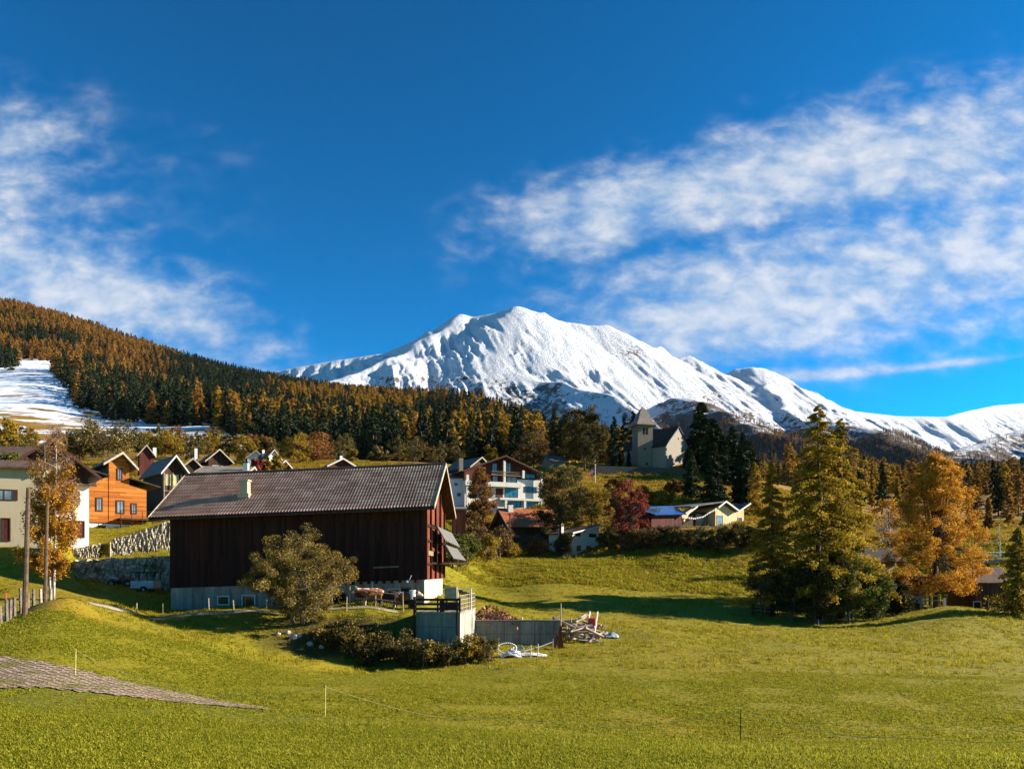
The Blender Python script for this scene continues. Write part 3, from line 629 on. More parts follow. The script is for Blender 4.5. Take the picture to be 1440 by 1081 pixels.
# bushes round the barn
bush('bush', 424, 57.0, 'big round olive brown bush in front of the dark barn', 6.9, 3.7, 'bushgold', 41, ncl=260, per=260, cr=.58, size=.062, stems=9, shell=.25, low=.49)
for i, (px, Y, H, rx, lm, lab) in enumerate([

 (455, 54.6, 1.4, 1.1, 'bushgold', 'low dark shrub at the left end of the bank below the barn yard'),
 (478, 53.6, 1.9, 1.2, 'dkolive', 'dark shrub below the yellow edge of the barn yard'),
 (503, 52.8, 2.3, 1.3, 'bushgold', 'olive shrub on the bank below the brown and white cow'),
 (530, 53.4, 2.4, 1.2, 'bushgold', 'lighter olive shrub in the middle of the bank hedge'),
 (556, 52.4, 2.7, 1.3, 'olive', 'tall dense shrub left of the green concrete block'),
 (575, 51.6, 2.3, 1.0, 'olive', 'yellowish shrub touching the left corner of the green concrete block'),
 (604, 51.4, 2.2, 1.2, 'bushgold', 'brownish shrub in front of the green concrete block'),
 (628, 51.6, 2.1, 1.2, 'dkolive', 'dark shrub in front of the right half of the green concrete block'),
 (660, 52.4, 2.6, 1.1, 'yellow', 'yellow green shrub right of the green concrete block'),
 (677, 52.8, 2.4, 1.1, 'olive', 'shrub with pale leaves at the left end of the grey concrete wall'),
 (520, 51.8, 1.5, 1.1, 'dkolive', 'low dark shrub at the foot of the bank hedge'),
 (486, 55.4, 1.3, 1.0, 'olive', 'small pale shrub right of the big round bush')]):
    bush('shrub', px, Y, lab, H * .74, rx * .95, lm, 60 + i, ncl=30, per=120, cr=.45, size=.075, stems=5, cat='shrub', group='shrubs on the bank below the barn')
# thicket under the larches
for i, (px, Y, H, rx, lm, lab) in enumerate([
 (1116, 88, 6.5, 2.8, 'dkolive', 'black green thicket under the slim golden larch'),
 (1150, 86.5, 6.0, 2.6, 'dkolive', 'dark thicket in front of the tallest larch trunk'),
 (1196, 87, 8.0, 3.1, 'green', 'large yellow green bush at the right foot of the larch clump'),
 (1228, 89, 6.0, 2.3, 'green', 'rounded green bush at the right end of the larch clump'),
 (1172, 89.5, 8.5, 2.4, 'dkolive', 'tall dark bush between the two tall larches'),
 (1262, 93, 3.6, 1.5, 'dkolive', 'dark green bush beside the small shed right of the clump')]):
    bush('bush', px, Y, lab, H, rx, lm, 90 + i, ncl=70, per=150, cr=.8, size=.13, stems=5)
broad('tree', 1070, 86.5, 786, 1.6, 'small black leaved tree over the low wooden frame', 'dkolive', 99, ncl=26, per=70, cr=.55, size=.12, crown_base=.35)
# shrubs between barn and red roofed house
for i, (px, Y, H, rx, lm, lab) in enumerate([
 (640, 100, 4.6, 1.9, 'green', 'yellow green bush just right of the barn flaps'),
 (655, 106, 4.6, 2.0, 'green', 'pale green bush behind the barn flaps'),
 (668, 112, 5.6, 2.2, 'brown', 'tall brown bush left of the red roofed house'),
 (700, 118, 5.6, 2.9, 'brown', 'rounded brown bush in front of the red roofed house gable'),
 (684, 113, 4.5, 1.7, 'yellow', 'thin yellowish bush between the two brown ones'),
 (716, 122, 2.2, 1.6, 'yellow', 'low golden bush at the end of the road'),
 (755, 126, 3.6, 2.0, 'brown', 'brown bush below the right end of the red roof'),
 (790, 128, 4.0, 1.6, 'dkolive', 'dark bush left of the small cream house')]):
    bush('bush', px, Y, lab, H, rx, lm, 110 + i, ncl=44, per=110, cr=.75, size=.13, stems=5)
# hedge bank below the chalet
hb = [(858,126,'dark'),(876,125.5,'brown'),(893,125,'olive'),(910,124.5,'brown'),(926,125,'olive'),(941,124.5,'olive'),(957,125,'brown'),(973,124.6,'olive'),(990,125,'olive'),(1006,124.5,'brown'),(1022,125,'dark'),(1038,124.5,'dark'),(1054,124,'dark'),(1070,124,'dark')]
where = ['beside the small cream house', 'left of the red leaved tree', 'under the red leaved tree', 'right under the red leaved tree', 'under the left end of the blue roof', 'under the middle of the blue roof',
         'under the right end of the blue roof', 'under the first railing post', 'below the dark recess of the chalet', 'below the tall chalet windows', 'below the lit timber gable', 'under the right part of the chalet', 'at the right end of the chalet railing', 'next to the slim golden larch']
for i, ((px, Y, k), w_) in enumerate(zip(hb, where)):
    bush('shrub', px, Y, '%s hedge shrub on the meadow bank %s' % ({'dark': 'dark', 'brown': 'brownish', 'olive': 'olive'}[k], w_), 3.6 if k != 'dark' else 4.2, 1.9, {'dark': 'dkolive', 'brown': 'brown', 'olive': 'hedge'}[k], 140 + i, ncl=34, per=110, cr=.6, size=.12, stems=4, cat='shrub', group='hedge on the bank below the chalet')
# ---- conifers copied from a few grown ones
def conifer_mesh(name, H, Rr, seed, lm, nb, per, size, **kw):
    rng = RG(seed); p_, t_, s_ = conifer_pts(H, Rr, rng, nb=nb, per=per, **kw); v, q = diamonds(p_, size, rng, .2, 1.5)
    mb = limb_mesh(s_[:2], 4); o = len(v); v = np.concatenate([v, np.array([tuple(x) for x in mb.v])])
    qs = [list(q)]; bq = [tuple(i + o for i in f) for f in mb.f if len(f) == 4]
    quads = np.concatenate([q, np.array(bq)]); mi = np.r_[np.zeros(len(q)), np.ones(len(bq))]
    return np_mesh(name, v, quads=quads, mats=[LM[lm], BARK], tint=np.r_[t_, np.zeros(len(bq))], midx=mi)
big_spruce = [conifer_mesh('spruce_big', 20, 4.2, 200 + i, 'spruce', 240, 110, .30, base=.03, power=.7, droop=.14, skip=.03) for i in range(2)]
def put(name, me, px, Y, H0, H, label, cat='tree', group=None, rz=0, base_py=None, wide=1.0):
    o = link_obj(name, me); g = G(px, Y)
    if base_py: g.z = (YH - base_py) / F * Y
    o.location = g; s_ = H / H0; o.scale = (s_ * wide, s_ * wide, s_); o.rotation_euler = (0, 0, rz); return tag(o, label, cat, group)
put('spruce', big_spruce[0], 986, 223, 20, (690 - 566) / F * 223, 'tallest dark spruce standing right beside the church gable', rz=.4, base_py=690, wide=1.45)
put('spruce', big_spruce[1], 1030, 205, 20, (700 - 600) / F * 205, 'second dark spruce right of the tallest one by the church', rz=2, base_py=700, wide=1.5)
for px, Y, pyt, pyb, lab in ((1003, 212, 590, 690, 'dark spruce filling the gap right of the tallest church spruce'), (1016, 200, 612, 700, 'dark spruce in the middle of the conifer group by the church'), (1052, 208, 618, 700, 'rightmost tall spruce of the conifer group by the church'), (968, 214, 630, 690, 'low dark spruce close to the sunlit church gable')):
    put('spruce', big_spruce[px % 2], px, Y, 20, (pyb - pyt) / F * Y, lab, rz=px, base_py=pyb, wide=1.5)
put('spruce', big_spruce[0], 972, 168, 20, (712 - 645) / F * 168, 'short dark spruce on the bank below the church', rz=3, wide=1.1)
put('spruce', big_spruce[1], 1005, 160, 20, (722 - 632) / F * 160, 'broad dark spruce behind the roof peak of the pale chalet', rz=1, wide=1.1)
put('spruce', big_spruce[0], 1045, 165, 20, (722 - 620) / F * 165, 'dark spruce behind the right end of the pale chalet', rz=5)
for i, (px, pyt) in enumerate(((862, 630), (872, 636), (884, 628))):
    put('spruce', big_spruce[i % 2], px, 212, 20, (656 - pyt) / F * 212, ['small dark conifer on the left of three behind the churchyard wall', 'shortest of the three conifers behind the churchyard wall', 'small conifer beside the church tower behind the wall'][i], rz=i, base_py=657, wide=.8)
# ---- hillside forest
small = {}
small['rust'] = [conifer_mesh('larch_tree_mesh', 20, 5.2, 300 + i, 'larch_rust', 60, 18, .70, base=.06, power=.50, droop=.15, skip=.05) for i in range(4)]
small['gold'] = [conifer_mesh('larch_tree_mesh', 20, 5.0, 310 + i, 'larch_gold', 60, 18, .70, base=.06, power=.50, droop=.15, skip=.05) for i in range(3)]
small['dark'] = [conifer_mesh('spruce_tree_mesh', 20, 3.9, 320 + i, 'spruce', 54, 17, .70, base=.03, power=.85, droop=.2) for i in range(4)]
rng = RG(77); cand = []
for _ in range(60000):
    u_ = rng.uniform(-.86, .16); Y = math.sqrt(rng.uniform(330 ** 2, 1480 ** 2)); cand.append((u_, Y))
cand = np.array(cand); X_ = cand[:, 0] * cand[:, 1]; Y_ = cand[:, 1]; Z_ = gza(X_, Y_); px_c = CX + cand[:, 0] * F; py_c = YH - Z_ / Y_ * F
fz = fbm(X_ / 60, Y_ / 60, 3, 131); fz2 = fbm(X_ / 130, Y_ / 130, 3, 133)
# the open snowy meadows keep clear of trees
edge_y = np.interp(px_c, [-200, 0, 25, 60, 75, 110, 160, 230, 300, 330, 400, 480, 900], [520, 520, 517, 505, 520, 575, 592, 600, 597, 618, 640, 652, 665])
ok = (py_c < edge_y + fz * 7)
lone = (py_c > edge_y) & (px_c < 45) & (py_c < 545) & (fz2 > -.1)
ok |= lone
ok &= ~((np.abs(px_c - 50) < 25 + fz * 8) & (py_c > 508) & (py_c < 530))
ok &= ~((fz2 > .52) & (px_c < 330) & (py_c < 520))
idx = np.where(ok)[0]; cell = {}; chosen = []
for i in idx:
    s_ = 7.2 if Y_[i] < 900 else 8.2
    k = (int(X_[i] // s_), int(Y_[i] // s_))
    if k in cell: continue
    cell[k] = 1; chosen.append(i)
chosen = np.array(chosen)
rr = rng.uniform(size=len(chosen)); H_ = rng.uniform(13, 27, len(chosen)) * np.where(rng.uniform(size=len(chosen)) < .12, .6, 1)
kind_p = .66 + 1.3 * fz2[chosen] + .5 * fz[chosen] - np.clip((px_c[chosen] - 150) / 260, -.15, .42)    # share of larches: more to the left and up
kind_p += .25 * np.clip((480 - py_c[chosen]) / 60, -.5, 1)
is_l = rr < kind_p
order = np.argsort(-(H_ / Y_[chosen]) - 1e9 * (py_c[chosen] > 655)); 
vis = (py_c[chosen] - H_ / Y_[chosen] * F < 640) & (px_c[chosen] > -10) & (px_c[chosen] < 900)
vis &= ~((px_c[chosen] < 640) & (px_c[chosen] > 207) & (py_c[chosen] > 655))
vis &= ~((px_c[chosen] > 785) & (px_c[chosen] < 1060) & (py_c[chosen] > 590))
scr = np.where(vis, H_ / Y_[chosen] + .012 * rng.uniform(size=len(chosen)), 0)
order = np.argsort(-scr); own = set(order[:280].tolist())
LABH = {'rust': 'rust orange larch low in the hillside forest', 'gold': 'golden larch low in the hillside forest', 'dark': 'dark green spruce low in the hillside forest'}
class Pts:
    def __init__(s): s.p = []; s.r = []; s.s = []; s.i = []
    def add(s, p, r, sc, i): s.p.append(p); s.r.append(r); s.s.append(sc); s.i.append(i)
forest = Pts()
VAR = small['rust'] + small['gold'] + small['dark']
for n, i in enumerate(chosen):
    kd = 'dark' if not is_l[n] else ('rust' if rng.uniform() < np.clip(.95 - (px_c[i] - 200) / 500, .35, .95) else 'gold')
    me = small[kd][int(rng.integers(len(small[kd])))]; wide = rng.uniform(.85, 1.25); s_ = H_[n] / 20
    if n in own:
        o = link_obj('larch' if kd != 'dark' else 'spruce', me); o.location = (X_[i], Y_[i], Z_[i] - .4); o.scale = (s_ * wide, s_ * wide, s_); o.rotation_euler = (0, 0, rng.uniform(0, 6.28))
        tag(o, LABH[kd], 'tree', {'rust': 'rust orange larches of the hillside forest', 'gold': 'golden larches of the hillside forest', 'dark': 'dark spruces of the hillside forest'}[kd])
    else: forest.add((X_[i], Y_[i], Z_[i] - .4), rng.uniform(0, 6.28), (s_ * wide, s_ * wide, s_), VAR.index(me))
def scatter(name, pts, meshes, label=None, cat=None):
    """one object whose geometry nodes set a small mesh on each of its points"""
    c = bpy.data.collections.new(name + '_kinds')
    for k, me in enumerate(meshes):
        o = bpy.data.objects.new('%s_kind_%02d' % (name, k), me); c.objects.link(o)
    me = bpy.data.meshes.new(name); me.from_pydata([tuple(p) for p in pts.p], [], [])
    for nm, ty, data in (('rot', 'FLOAT', pts.r), ('idx', 'INT', pts.i)):
        a = me.attributes.new(nm, ty, 'POINT'); a.data.foreach_set('value', np.asarray(data, np.float32 if ty == 'FLOAT' else np.int32))
    a = me.attributes.new('scl', 'FLOAT_VECTOR', 'POINT'); a.data.foreach_set('vector', np.asarray(pts.s, np.float32).ravel())
    o = link_obj(name, me); tag(o, label, cat, None, 'stuff')
    g = bpy.data.node_groups.new(name, 'GeometryNodeTree'); g.interface.new_socket('Geometry', in_out='INPUT', socket_type='NodeSocketGeometry'); g.interface.new_socket('Geometry', in_out='OUTPUT', socket_type='NodeSocketGeometry')
    N = g.nodes; i_ = N.new('NodeGroupInput'); o_ = N.new('NodeGroupOutput'); ip = N.new('GeometryNodeInstanceOnPoints'); ci = N.new('GeometryNodeCollectionInfo')
    ci.inputs['Collection'].default_value = c; ci.inputs['Separate Children'].default_value = True; ci.inputs['Reset Children'].default_value = True
    def na(nm, ty):
        n = N.new('GeometryNodeInputNamedAttribute'); n.data_type = ty; n.inputs['Name'].default_value = nm; return [s for s in n.outputs if s.enabled and s.name == 'Attribute'][0]
    cx_ = N.new('ShaderNodeCombineXYZ'); g.links.new(na('rot', 'FLOAT'), cx_.inputs[2])
    g.links.new(i_.outputs[0], ip.inputs['Points']); g.links.new(ci.outputs[0], ip.inputs['Instance']); ip.inputs['Pick Instance'].default_value = True
    g.links.new(na('idx', 'INT'), ip.inputs['Instance Index']); g.links.new(cx_.outputs[0], ip.inputs['Rotation']); g.links.new(na('scl', 'FLOAT_VECTOR'), ip.inputs['Scale'])
    g.links.new(ip.outputs[0], o_.inputs[0])
    md = o.modifiers.new('scatter', 'NODES'); md.node_group = g; return o
scatter('hillside_forest', forest, VAR, 'forest of rust larches and dark spruces covering the hillside', 'forest')
# larch woods on the lower mountain
tiny = [conifer_mesh('far_larch_mesh', 20, 4.4, 400 + i, 'larch_rust', 14, 5, 1.25, base=.05, power=.7, droop=.15) for i in range(3)] + [conifer_mesh('far_spruce_mesh', 20, 4.0, 410, 'spruce', 14, 5, 1.25, base=.05, power=.8, droop=.15)]
mf = Pts(); rng = RG(5)
n_ = 240000; iu = rng.uniform(0, MU - 1.01, n_); iw = (rng.uniform(0, 1, n_) ** .8) * (MW - 1.01); a_, b_ = iu.astype(int), iw.astype(int)
x_, y_, z_ = MX[b_, a_] + (iu - a_) * (MX[b_, np.minimum(a_ + 1, MU - 1)] - MX[b_, a_]), MY[b_, a_], MZ[b_, a_]
pxx, pyy = CX + x_ / y_ * F, YH - z_ / y_ * F
dn = wood[b_, a_] * (y_ < 3300) * (1 - .85 * np.exp(-((pxx - 850) / 70) ** 2 - ((pyy - 595) / 35) ** 2)) * (pyy < 674) * (pxx > 640) * (1.05 - .9 * sstep(z_, 400, 600))
keep = rng.uniform(size=n_) < np.clip(dn, 0, 1) * .42
for k in np.where(keep)[0]:
    s_ = rng.uniform(.5, .95); mf.add((x_[k], y_[k], z_[k] - 1), rng.uniform(0, 6.28), (s_, s_, s_), int(rng.integers(3)) if rng.uniform() < (.80 if pxx[k] < 1180 else .42) else 3)
scatter('mountain_forest', mf, tiny, 'rusty larch woods on the lower mountain spurs', 'forest')
# ---- village trees
VT = [('tree', 152, 172, 594, 6.3, 'pale olive tree above the grey roofed orange house', 'olive', 640, 0), ('tree', 112, 178, 606, 4.0, 'dark green tree behind the bare topped birch', 'dkolive', 645, 0),
 ('tree', 232, 190, 605, 4.6, 'golden tree behind the small red gable', 'yellow', 642, 0), ('tree', 206, 200, 612, 3.4, 'dull gold tree left of the golden one behind the small red gable', 'olive', 642, 0),
 ('tree', 345, 230, 613, 4.6, 'golden tree left of the red roofed village house', 'yellow', 652, 0), ('tree', 372, 236, 617, 4.2, 'olive tree above the red roofed village house', 'olive', 652, 0),
 ('tree', 418, 215, 604, 4.8, 'yellow tree right of the white gabled village house', 'yellow', 656, 0), ('tree', 446, 222, 609, 5.6, 'wide orange brown tree above the grey gable behind the barn', 'rustleaf', 656, 0),
 ('tree', 386, 148, 640, 1.8, 'small lemon yellow tree in front of the white gable', 'yellow', 668, 0), ('tree', 362, 146, 646, 1.4, 'small red bush above the barn ridge', 'red', 668, 0), ('tree', 376, 147, 651, 1.2, 'small peach coloured bush above the barn ridge', 'birch', 668, 0),
 ('tree', 8, 175, 586, 3.6, 'yellow green conical tree at the left edge above the brown roof', 'yellow', 640, .5), ('tree', 25, 120, 636, 3.6, 'low green tree behind the left brown roof', 'green', 668, 0),
 ('tree', 750, 215, 604, 5.4, 'brown round tree behind the right end of the hotel', 'brown', 662, 0), ('tree', 532, 250, 626, 3.4, 'olive tree above the barn ridge', 'olive', 660, 0), ('tree', 495, 240, 632, 2.6, 'small gold tree above the barn ridge', 'yellow', 660, .5), ('tree', 690, 215, 628, 2.6, 'small golden tree left of the hotel peak', 'yellow', 660, .4),
 ('tree', 775, 172, 668, 2.6, 'orange tree between the hotel and the olive brown tree', 'rustleaf', 700, 0), ('tree', 948, 172, 676, 2.2, 'rust bush under the right end of the churchyard wall', 'rustleaf', 694, 0), ('tree', 905, 160, 684, 2.0, 'yellow bush above the red leaved tree', 'yellow', 700, 0), ('tree', 866, 165, 672, 2.3, 'orange bush on the dry church slope', 'rustleaf', 695, 0), ('tree', 930, 160, 690, 2.6, 'golden bush on the dry church slope above the blue roof', 'yellow', 706, 0), ('tree', 800, 178, 650, 3.4, 'olive brown tree below the churchyard wall', 'olive', 690, 0), ('tree', 850, 160, 688, 3.0, 'yellow tree low on the church slope', 'yellow', 715, 0)]
for i, (nm, px, Y, pyt, rx, lab, lm, pyb, tp) in enumerate(VT):
    broad(nm, px, Y, pyt, rx, lab, lm, 500 + i, ncl=46, per=110, cr=rx * .3, size=.12 + Y * .0006, crown_base=.06, taper=tp, pyb=pyb, shell=.35)
# more trees on the village slope, copied from four grown ones
rng = RG(321); vt = []
for i, (lm, rx) in enumerate((('yellow', 2.6), ('olive', 3.0), ('rustleaf', 2.4), ('dkolive', 2.8))):
    p_, t_, s_ = broad_pts(7.5, RG(700 + i), 4.2, rx, 3.5, 34, 90, rx * .3, 1, .3, .35); v, q = diamonds(p_, .2, RG(720 + i)); vt.append((np_mesh('village_tree_mesh', v, quads=q, mats=[LM[lm]], tint=t_), limb_mesh(s_), ['yellow', 'olive green', 'rust brown', 'dark green'][i]))
trunks = []
for me, mb2, k in vt:
    o = mb2.build('trunk', BARK); trunks.append(o.data); bpy.data.objects.remove(o)
for i in range(70):
    px = rng.uniform(85, 660) if i < 46 else rng.uniform(-10, 330); Y = rng.uniform(225, 330); g = G(px, Y)
    me, mb2, k = vt[int(rng.integers(4))]; s_ = rng.uniform(.65, 1.25); t = empty('tree', g, rng.uniform(0, 6), k + ' tree in the belt between the village roofs and the hillside forest', 'tree', k + ' trees of the belt above the village'); t.scale = (s_, s_, s_ * rng.uniform(.85, 1.2)); link_obj('crown', me, t); link_obj('trunk', trunks[[v_[0] for v_ in vt].index(me)], t)
# larch row on the right, beyond the road
RT = [(1362,195,690),(1375,230,668),(1390,205,700),(1404,240,655),(1418,210,668),(1432,235,652),(1447,200,672),(1345,250,680),(1330,255,690),(1210,240,655),(1226,255,668),(1240,235,650),(1262,245,672),(1280,250,680),(1455,240,650),(1200,225,672)]
for i, (px, Y, pyt) in enumerate(RT):
    kd = 'rust' if i % 4 != 3 and px > 1300 else ('dark' if i % 2 else 'gold'); g = G(px, Y); H = max((YH - pyt) / F * Y - g.z, 6)
    o = link_obj('larch' if kd != 'dark' else 'spruce', conifer_mesh('row_tree_mesh', H, H * .17, 600 + i, {'rust': 'larch_rust', 'gold': 'larch_gold', 'dark': 'spruce'}[kd], 90, 26, .36, base=.08, power=.6, droop=.15, skip=.05)); o.location = g
    tag(o, {'rust': 'rusty larch in the wood beyond the right hand road', 'gold': 'golden larch in the wood behind the larch clump', 'dark': 'dark spruce in the wood behind the golden birch'}[kd], 'tree', 'trees of the wood on the right')
wd = Pts(); rng = RG(9)
for k in range(9000):
    Y = math.sqrt(rng.uniform(265 ** 2, 2100 ** 2)); px = rng.uniform(1100 if Y < 520 else 840, 1560); g = G(px, Y); s_ = rng.uniform(.5, .85); wd.add(tuple(g), rng.uniform(0, 6.28), (s_, s_, s_), int(rng.integers(len(VAR))) if Y < 700 else len(VAR) + (3 if rng.uniform() < .6 else int(rng.integers(3))))
scatter('valley_wood', wd, VAR + tiny, 'mixed wood in the valley right of the church hill', 'forest')
# ------------------------------------------------------------------ building materials
def plaster(name, c, dirt=(.5, .42, .3), amt=.35):
    m, nt, b = new_mat(name); p = coords(nt); x, y, z = xyz(nt, p)
    n = noise(nt, p, .9, 5, .65); s_ = noise(nt, comb(nt, x * 2.5, y * 2.5, z * .35), 1.2, 5, .6); f = noise(nt, p, 14, 3)
    k = (n * .5 + s_ * .5).ss(.45, .75) * amt
    link(nt, mix(nt, k, mix(nt, f * .16, c, [q * .7 for q in c]), [a * d for a, d in zip(c, dirt)]), b.inputs['Base Color']); link(nt, bump(nt, f, .25, .02), b.inputs['Normal']); return m
def planks(name, stops, width=.18, vertical=True, wear=.5, rough=.8):
    m, nt, b = new_mat(name); p = coords(nt); x, y, z = xyz(nt, p)
    a = (x + y) if vertical else z; l = z if vertical else (x + y)
    i = (a / width).floor(); fr = (a / width).fract(); seg = ((l + white(nt, i, 3.0) * 4.0) / 3.6).floor()
    tone = white(nt, i, seg); g = noise(nt, comb(nt, a * 9.0, l * .8, i), 2.0, 5, .65, .4); big = noise(nt, p, .45, 4, .6)
    c = ramp(nt, (tone * .40 + g * .35 + big * wear * .5).clamp(), stops)
    gap = ((fr - .5).abs() * 2).ss(.86, .97)
    link(nt, mix(nt, gap * .8, c, (.008, .005, .003)), b.inputs['Base Color']); b.inputs['Roughness'].default_value = rough
    link(nt, bump(nt, (1.0 - gap) + g * .2, .6, .02), b.inputs['Normal']); return m
def rooftile(name, stops, w=.30, h=.34, along='x'):
    m, nt, b = new_mat(name); p = coords(nt); x, y, z = xyz(nt, p)
    a, l = ((x, y + z) if along == 'x' else (y, x + z)) if along != 'z' else (x + y, z)
    r = (l / h).floor(); ai = a / w + white(nt, r, 0.0) * .5; tone = white(nt, ai.floor(), r); n = noise(nt, p, .6, 5, .65); f = noise(nt, p, 9, 3)
    c = ramp(nt, (tone * .35 + n * .5 + f * .2).clamp(), stops); edge = ((l / h).fract()).ss(.0, .2); ge = ((ai.fract() - .5).abs() * 2).ss(.8, .98)
    link(nt, mix(nt, (1 - edge).max(ge * .6) * .6, c, [q * .35 for q in stops[0][1]]), b.inputs['Base Color']); link(nt, bump(nt, (l / h).fract() * -1.0 - ge * .5, .7, .03), b.inputs['Normal']); b.inputs['Roughness'].default_value = .75; return m
def plain(name, c, rough=.7, metal=0.0, var=.25, scale=3.0):
    m, nt, b = new_mat(name); n = noise(nt, coords(nt), scale, 5, .65)
    link(nt, mix(nt, n.ss(.3, .7), [q * (1 - var) for q in c], [min(1, q * (1 + var)) for q in c]), b.inputs['Base Color'])
    b.inputs['Roughness'].default_value = rough; b.inputs['Metallic'].default_value = metal; return m
def glassm(name, c, rough=.08):
    m, nt, b = new_mat(name); n = noise(nt, coords(nt), .8, 3); link(nt, mix(nt, n.ss(.35, .65), [q * .5 for q in c], c), b.inputs['Base Color'])
    b.inputs['Roughness'].default_value = rough; b.inputs['Specular IOR Level'].default_value = .6; return m
def concretem(name, c, joints=None):
    m, nt, b = new_mat(name); p = coords(nt); x, y, z = xyz(nt, p)
    st = noise(nt, comb(nt, (x + y) * 1.6, (x - y) * .3, z * .16), 1.3, 6, .68); n = noise(nt, p, 3.0, 5, .7); big = noise(nt, p, .35, 3)
    c1 = ramp(nt, (st * .65 + n * .2 + big * .2).clamp(), [(.38, [q * .28 for q in c]), (.48, [q * .72 for q in c]), (.56, c), (.68, [min(.9, q * 1.45) for q in c])])
    if joints:
        jx = (((x + y) / joints[0]).fract() - .5).abs().ss(.48, .497); jz = ((z / joints[1]).fract() - .5).abs().ss(.465, .495)
        c1 = mix(nt, jx.max(jz) * .75, c1, [q * .18 for q in c])
    link(nt, c1, b.inputs['Base Color']); link(nt, bump(nt, n, .35, .02), b.inputs['Normal']); return m
def stonem(name, c, dark, size=.55):
    m, nt, b = new_mat(name); p = coords(nt); v = nt.nodes.new('ShaderNodeTexVoronoi'); v.inputs['Scale'].default_value = 1 / size; v.inputs['Randomness'].default_value = .95
    x, y, z = xyz(nt, p); wv = noise(nt, p, 1.5, 3, .5, 0, 1); q = comb(nt, x * .75, y * .75, z * 1.35); add = nt.nodes.new('ShaderNodeVectorMath'); add.operation = 'MULTIPLY_ADD'; link(nt, wv, add.inputs[0]); add.inputs[1].default_value = (.25, .25, .25); link(nt, q, add.inputs[2]); nt.links.new(add.outputs[0], v.inputs['Vector'])
    ve = nt.nodes.new('ShaderNodeTexVoronoi'); ve.feature = 'DISTANCE_TO_EDGE'; ve.inputs['Scale'].default_value = 1 / size; ve.inputs['Randomness'].default_value = .95; nt.links.new(add.outputs[0], ve.inputs['Vector'])
    tone = xyz(nt, E(nt, v.outputs['Color']))[0]; n = noise(nt, p, 5, 5, .7); moss = noise(nt, p, .7, 5, .7)
    col = mix(nt, (tone * .5 + n * .5).clamp(), [q_ * .55 for q_ in c], c); col = mix(nt, moss.ss(.50, .62) * .85, col, (.075, .065, .015))
    e = E(nt, ve.outputs['Distance']).ss(.0, .10); link(nt, mix(nt, 1 - e, col, dark), b.inputs['Base Color']); link(nt, bump(nt, e + n * .3, .9, .10), b.inputs['Normal']); return m
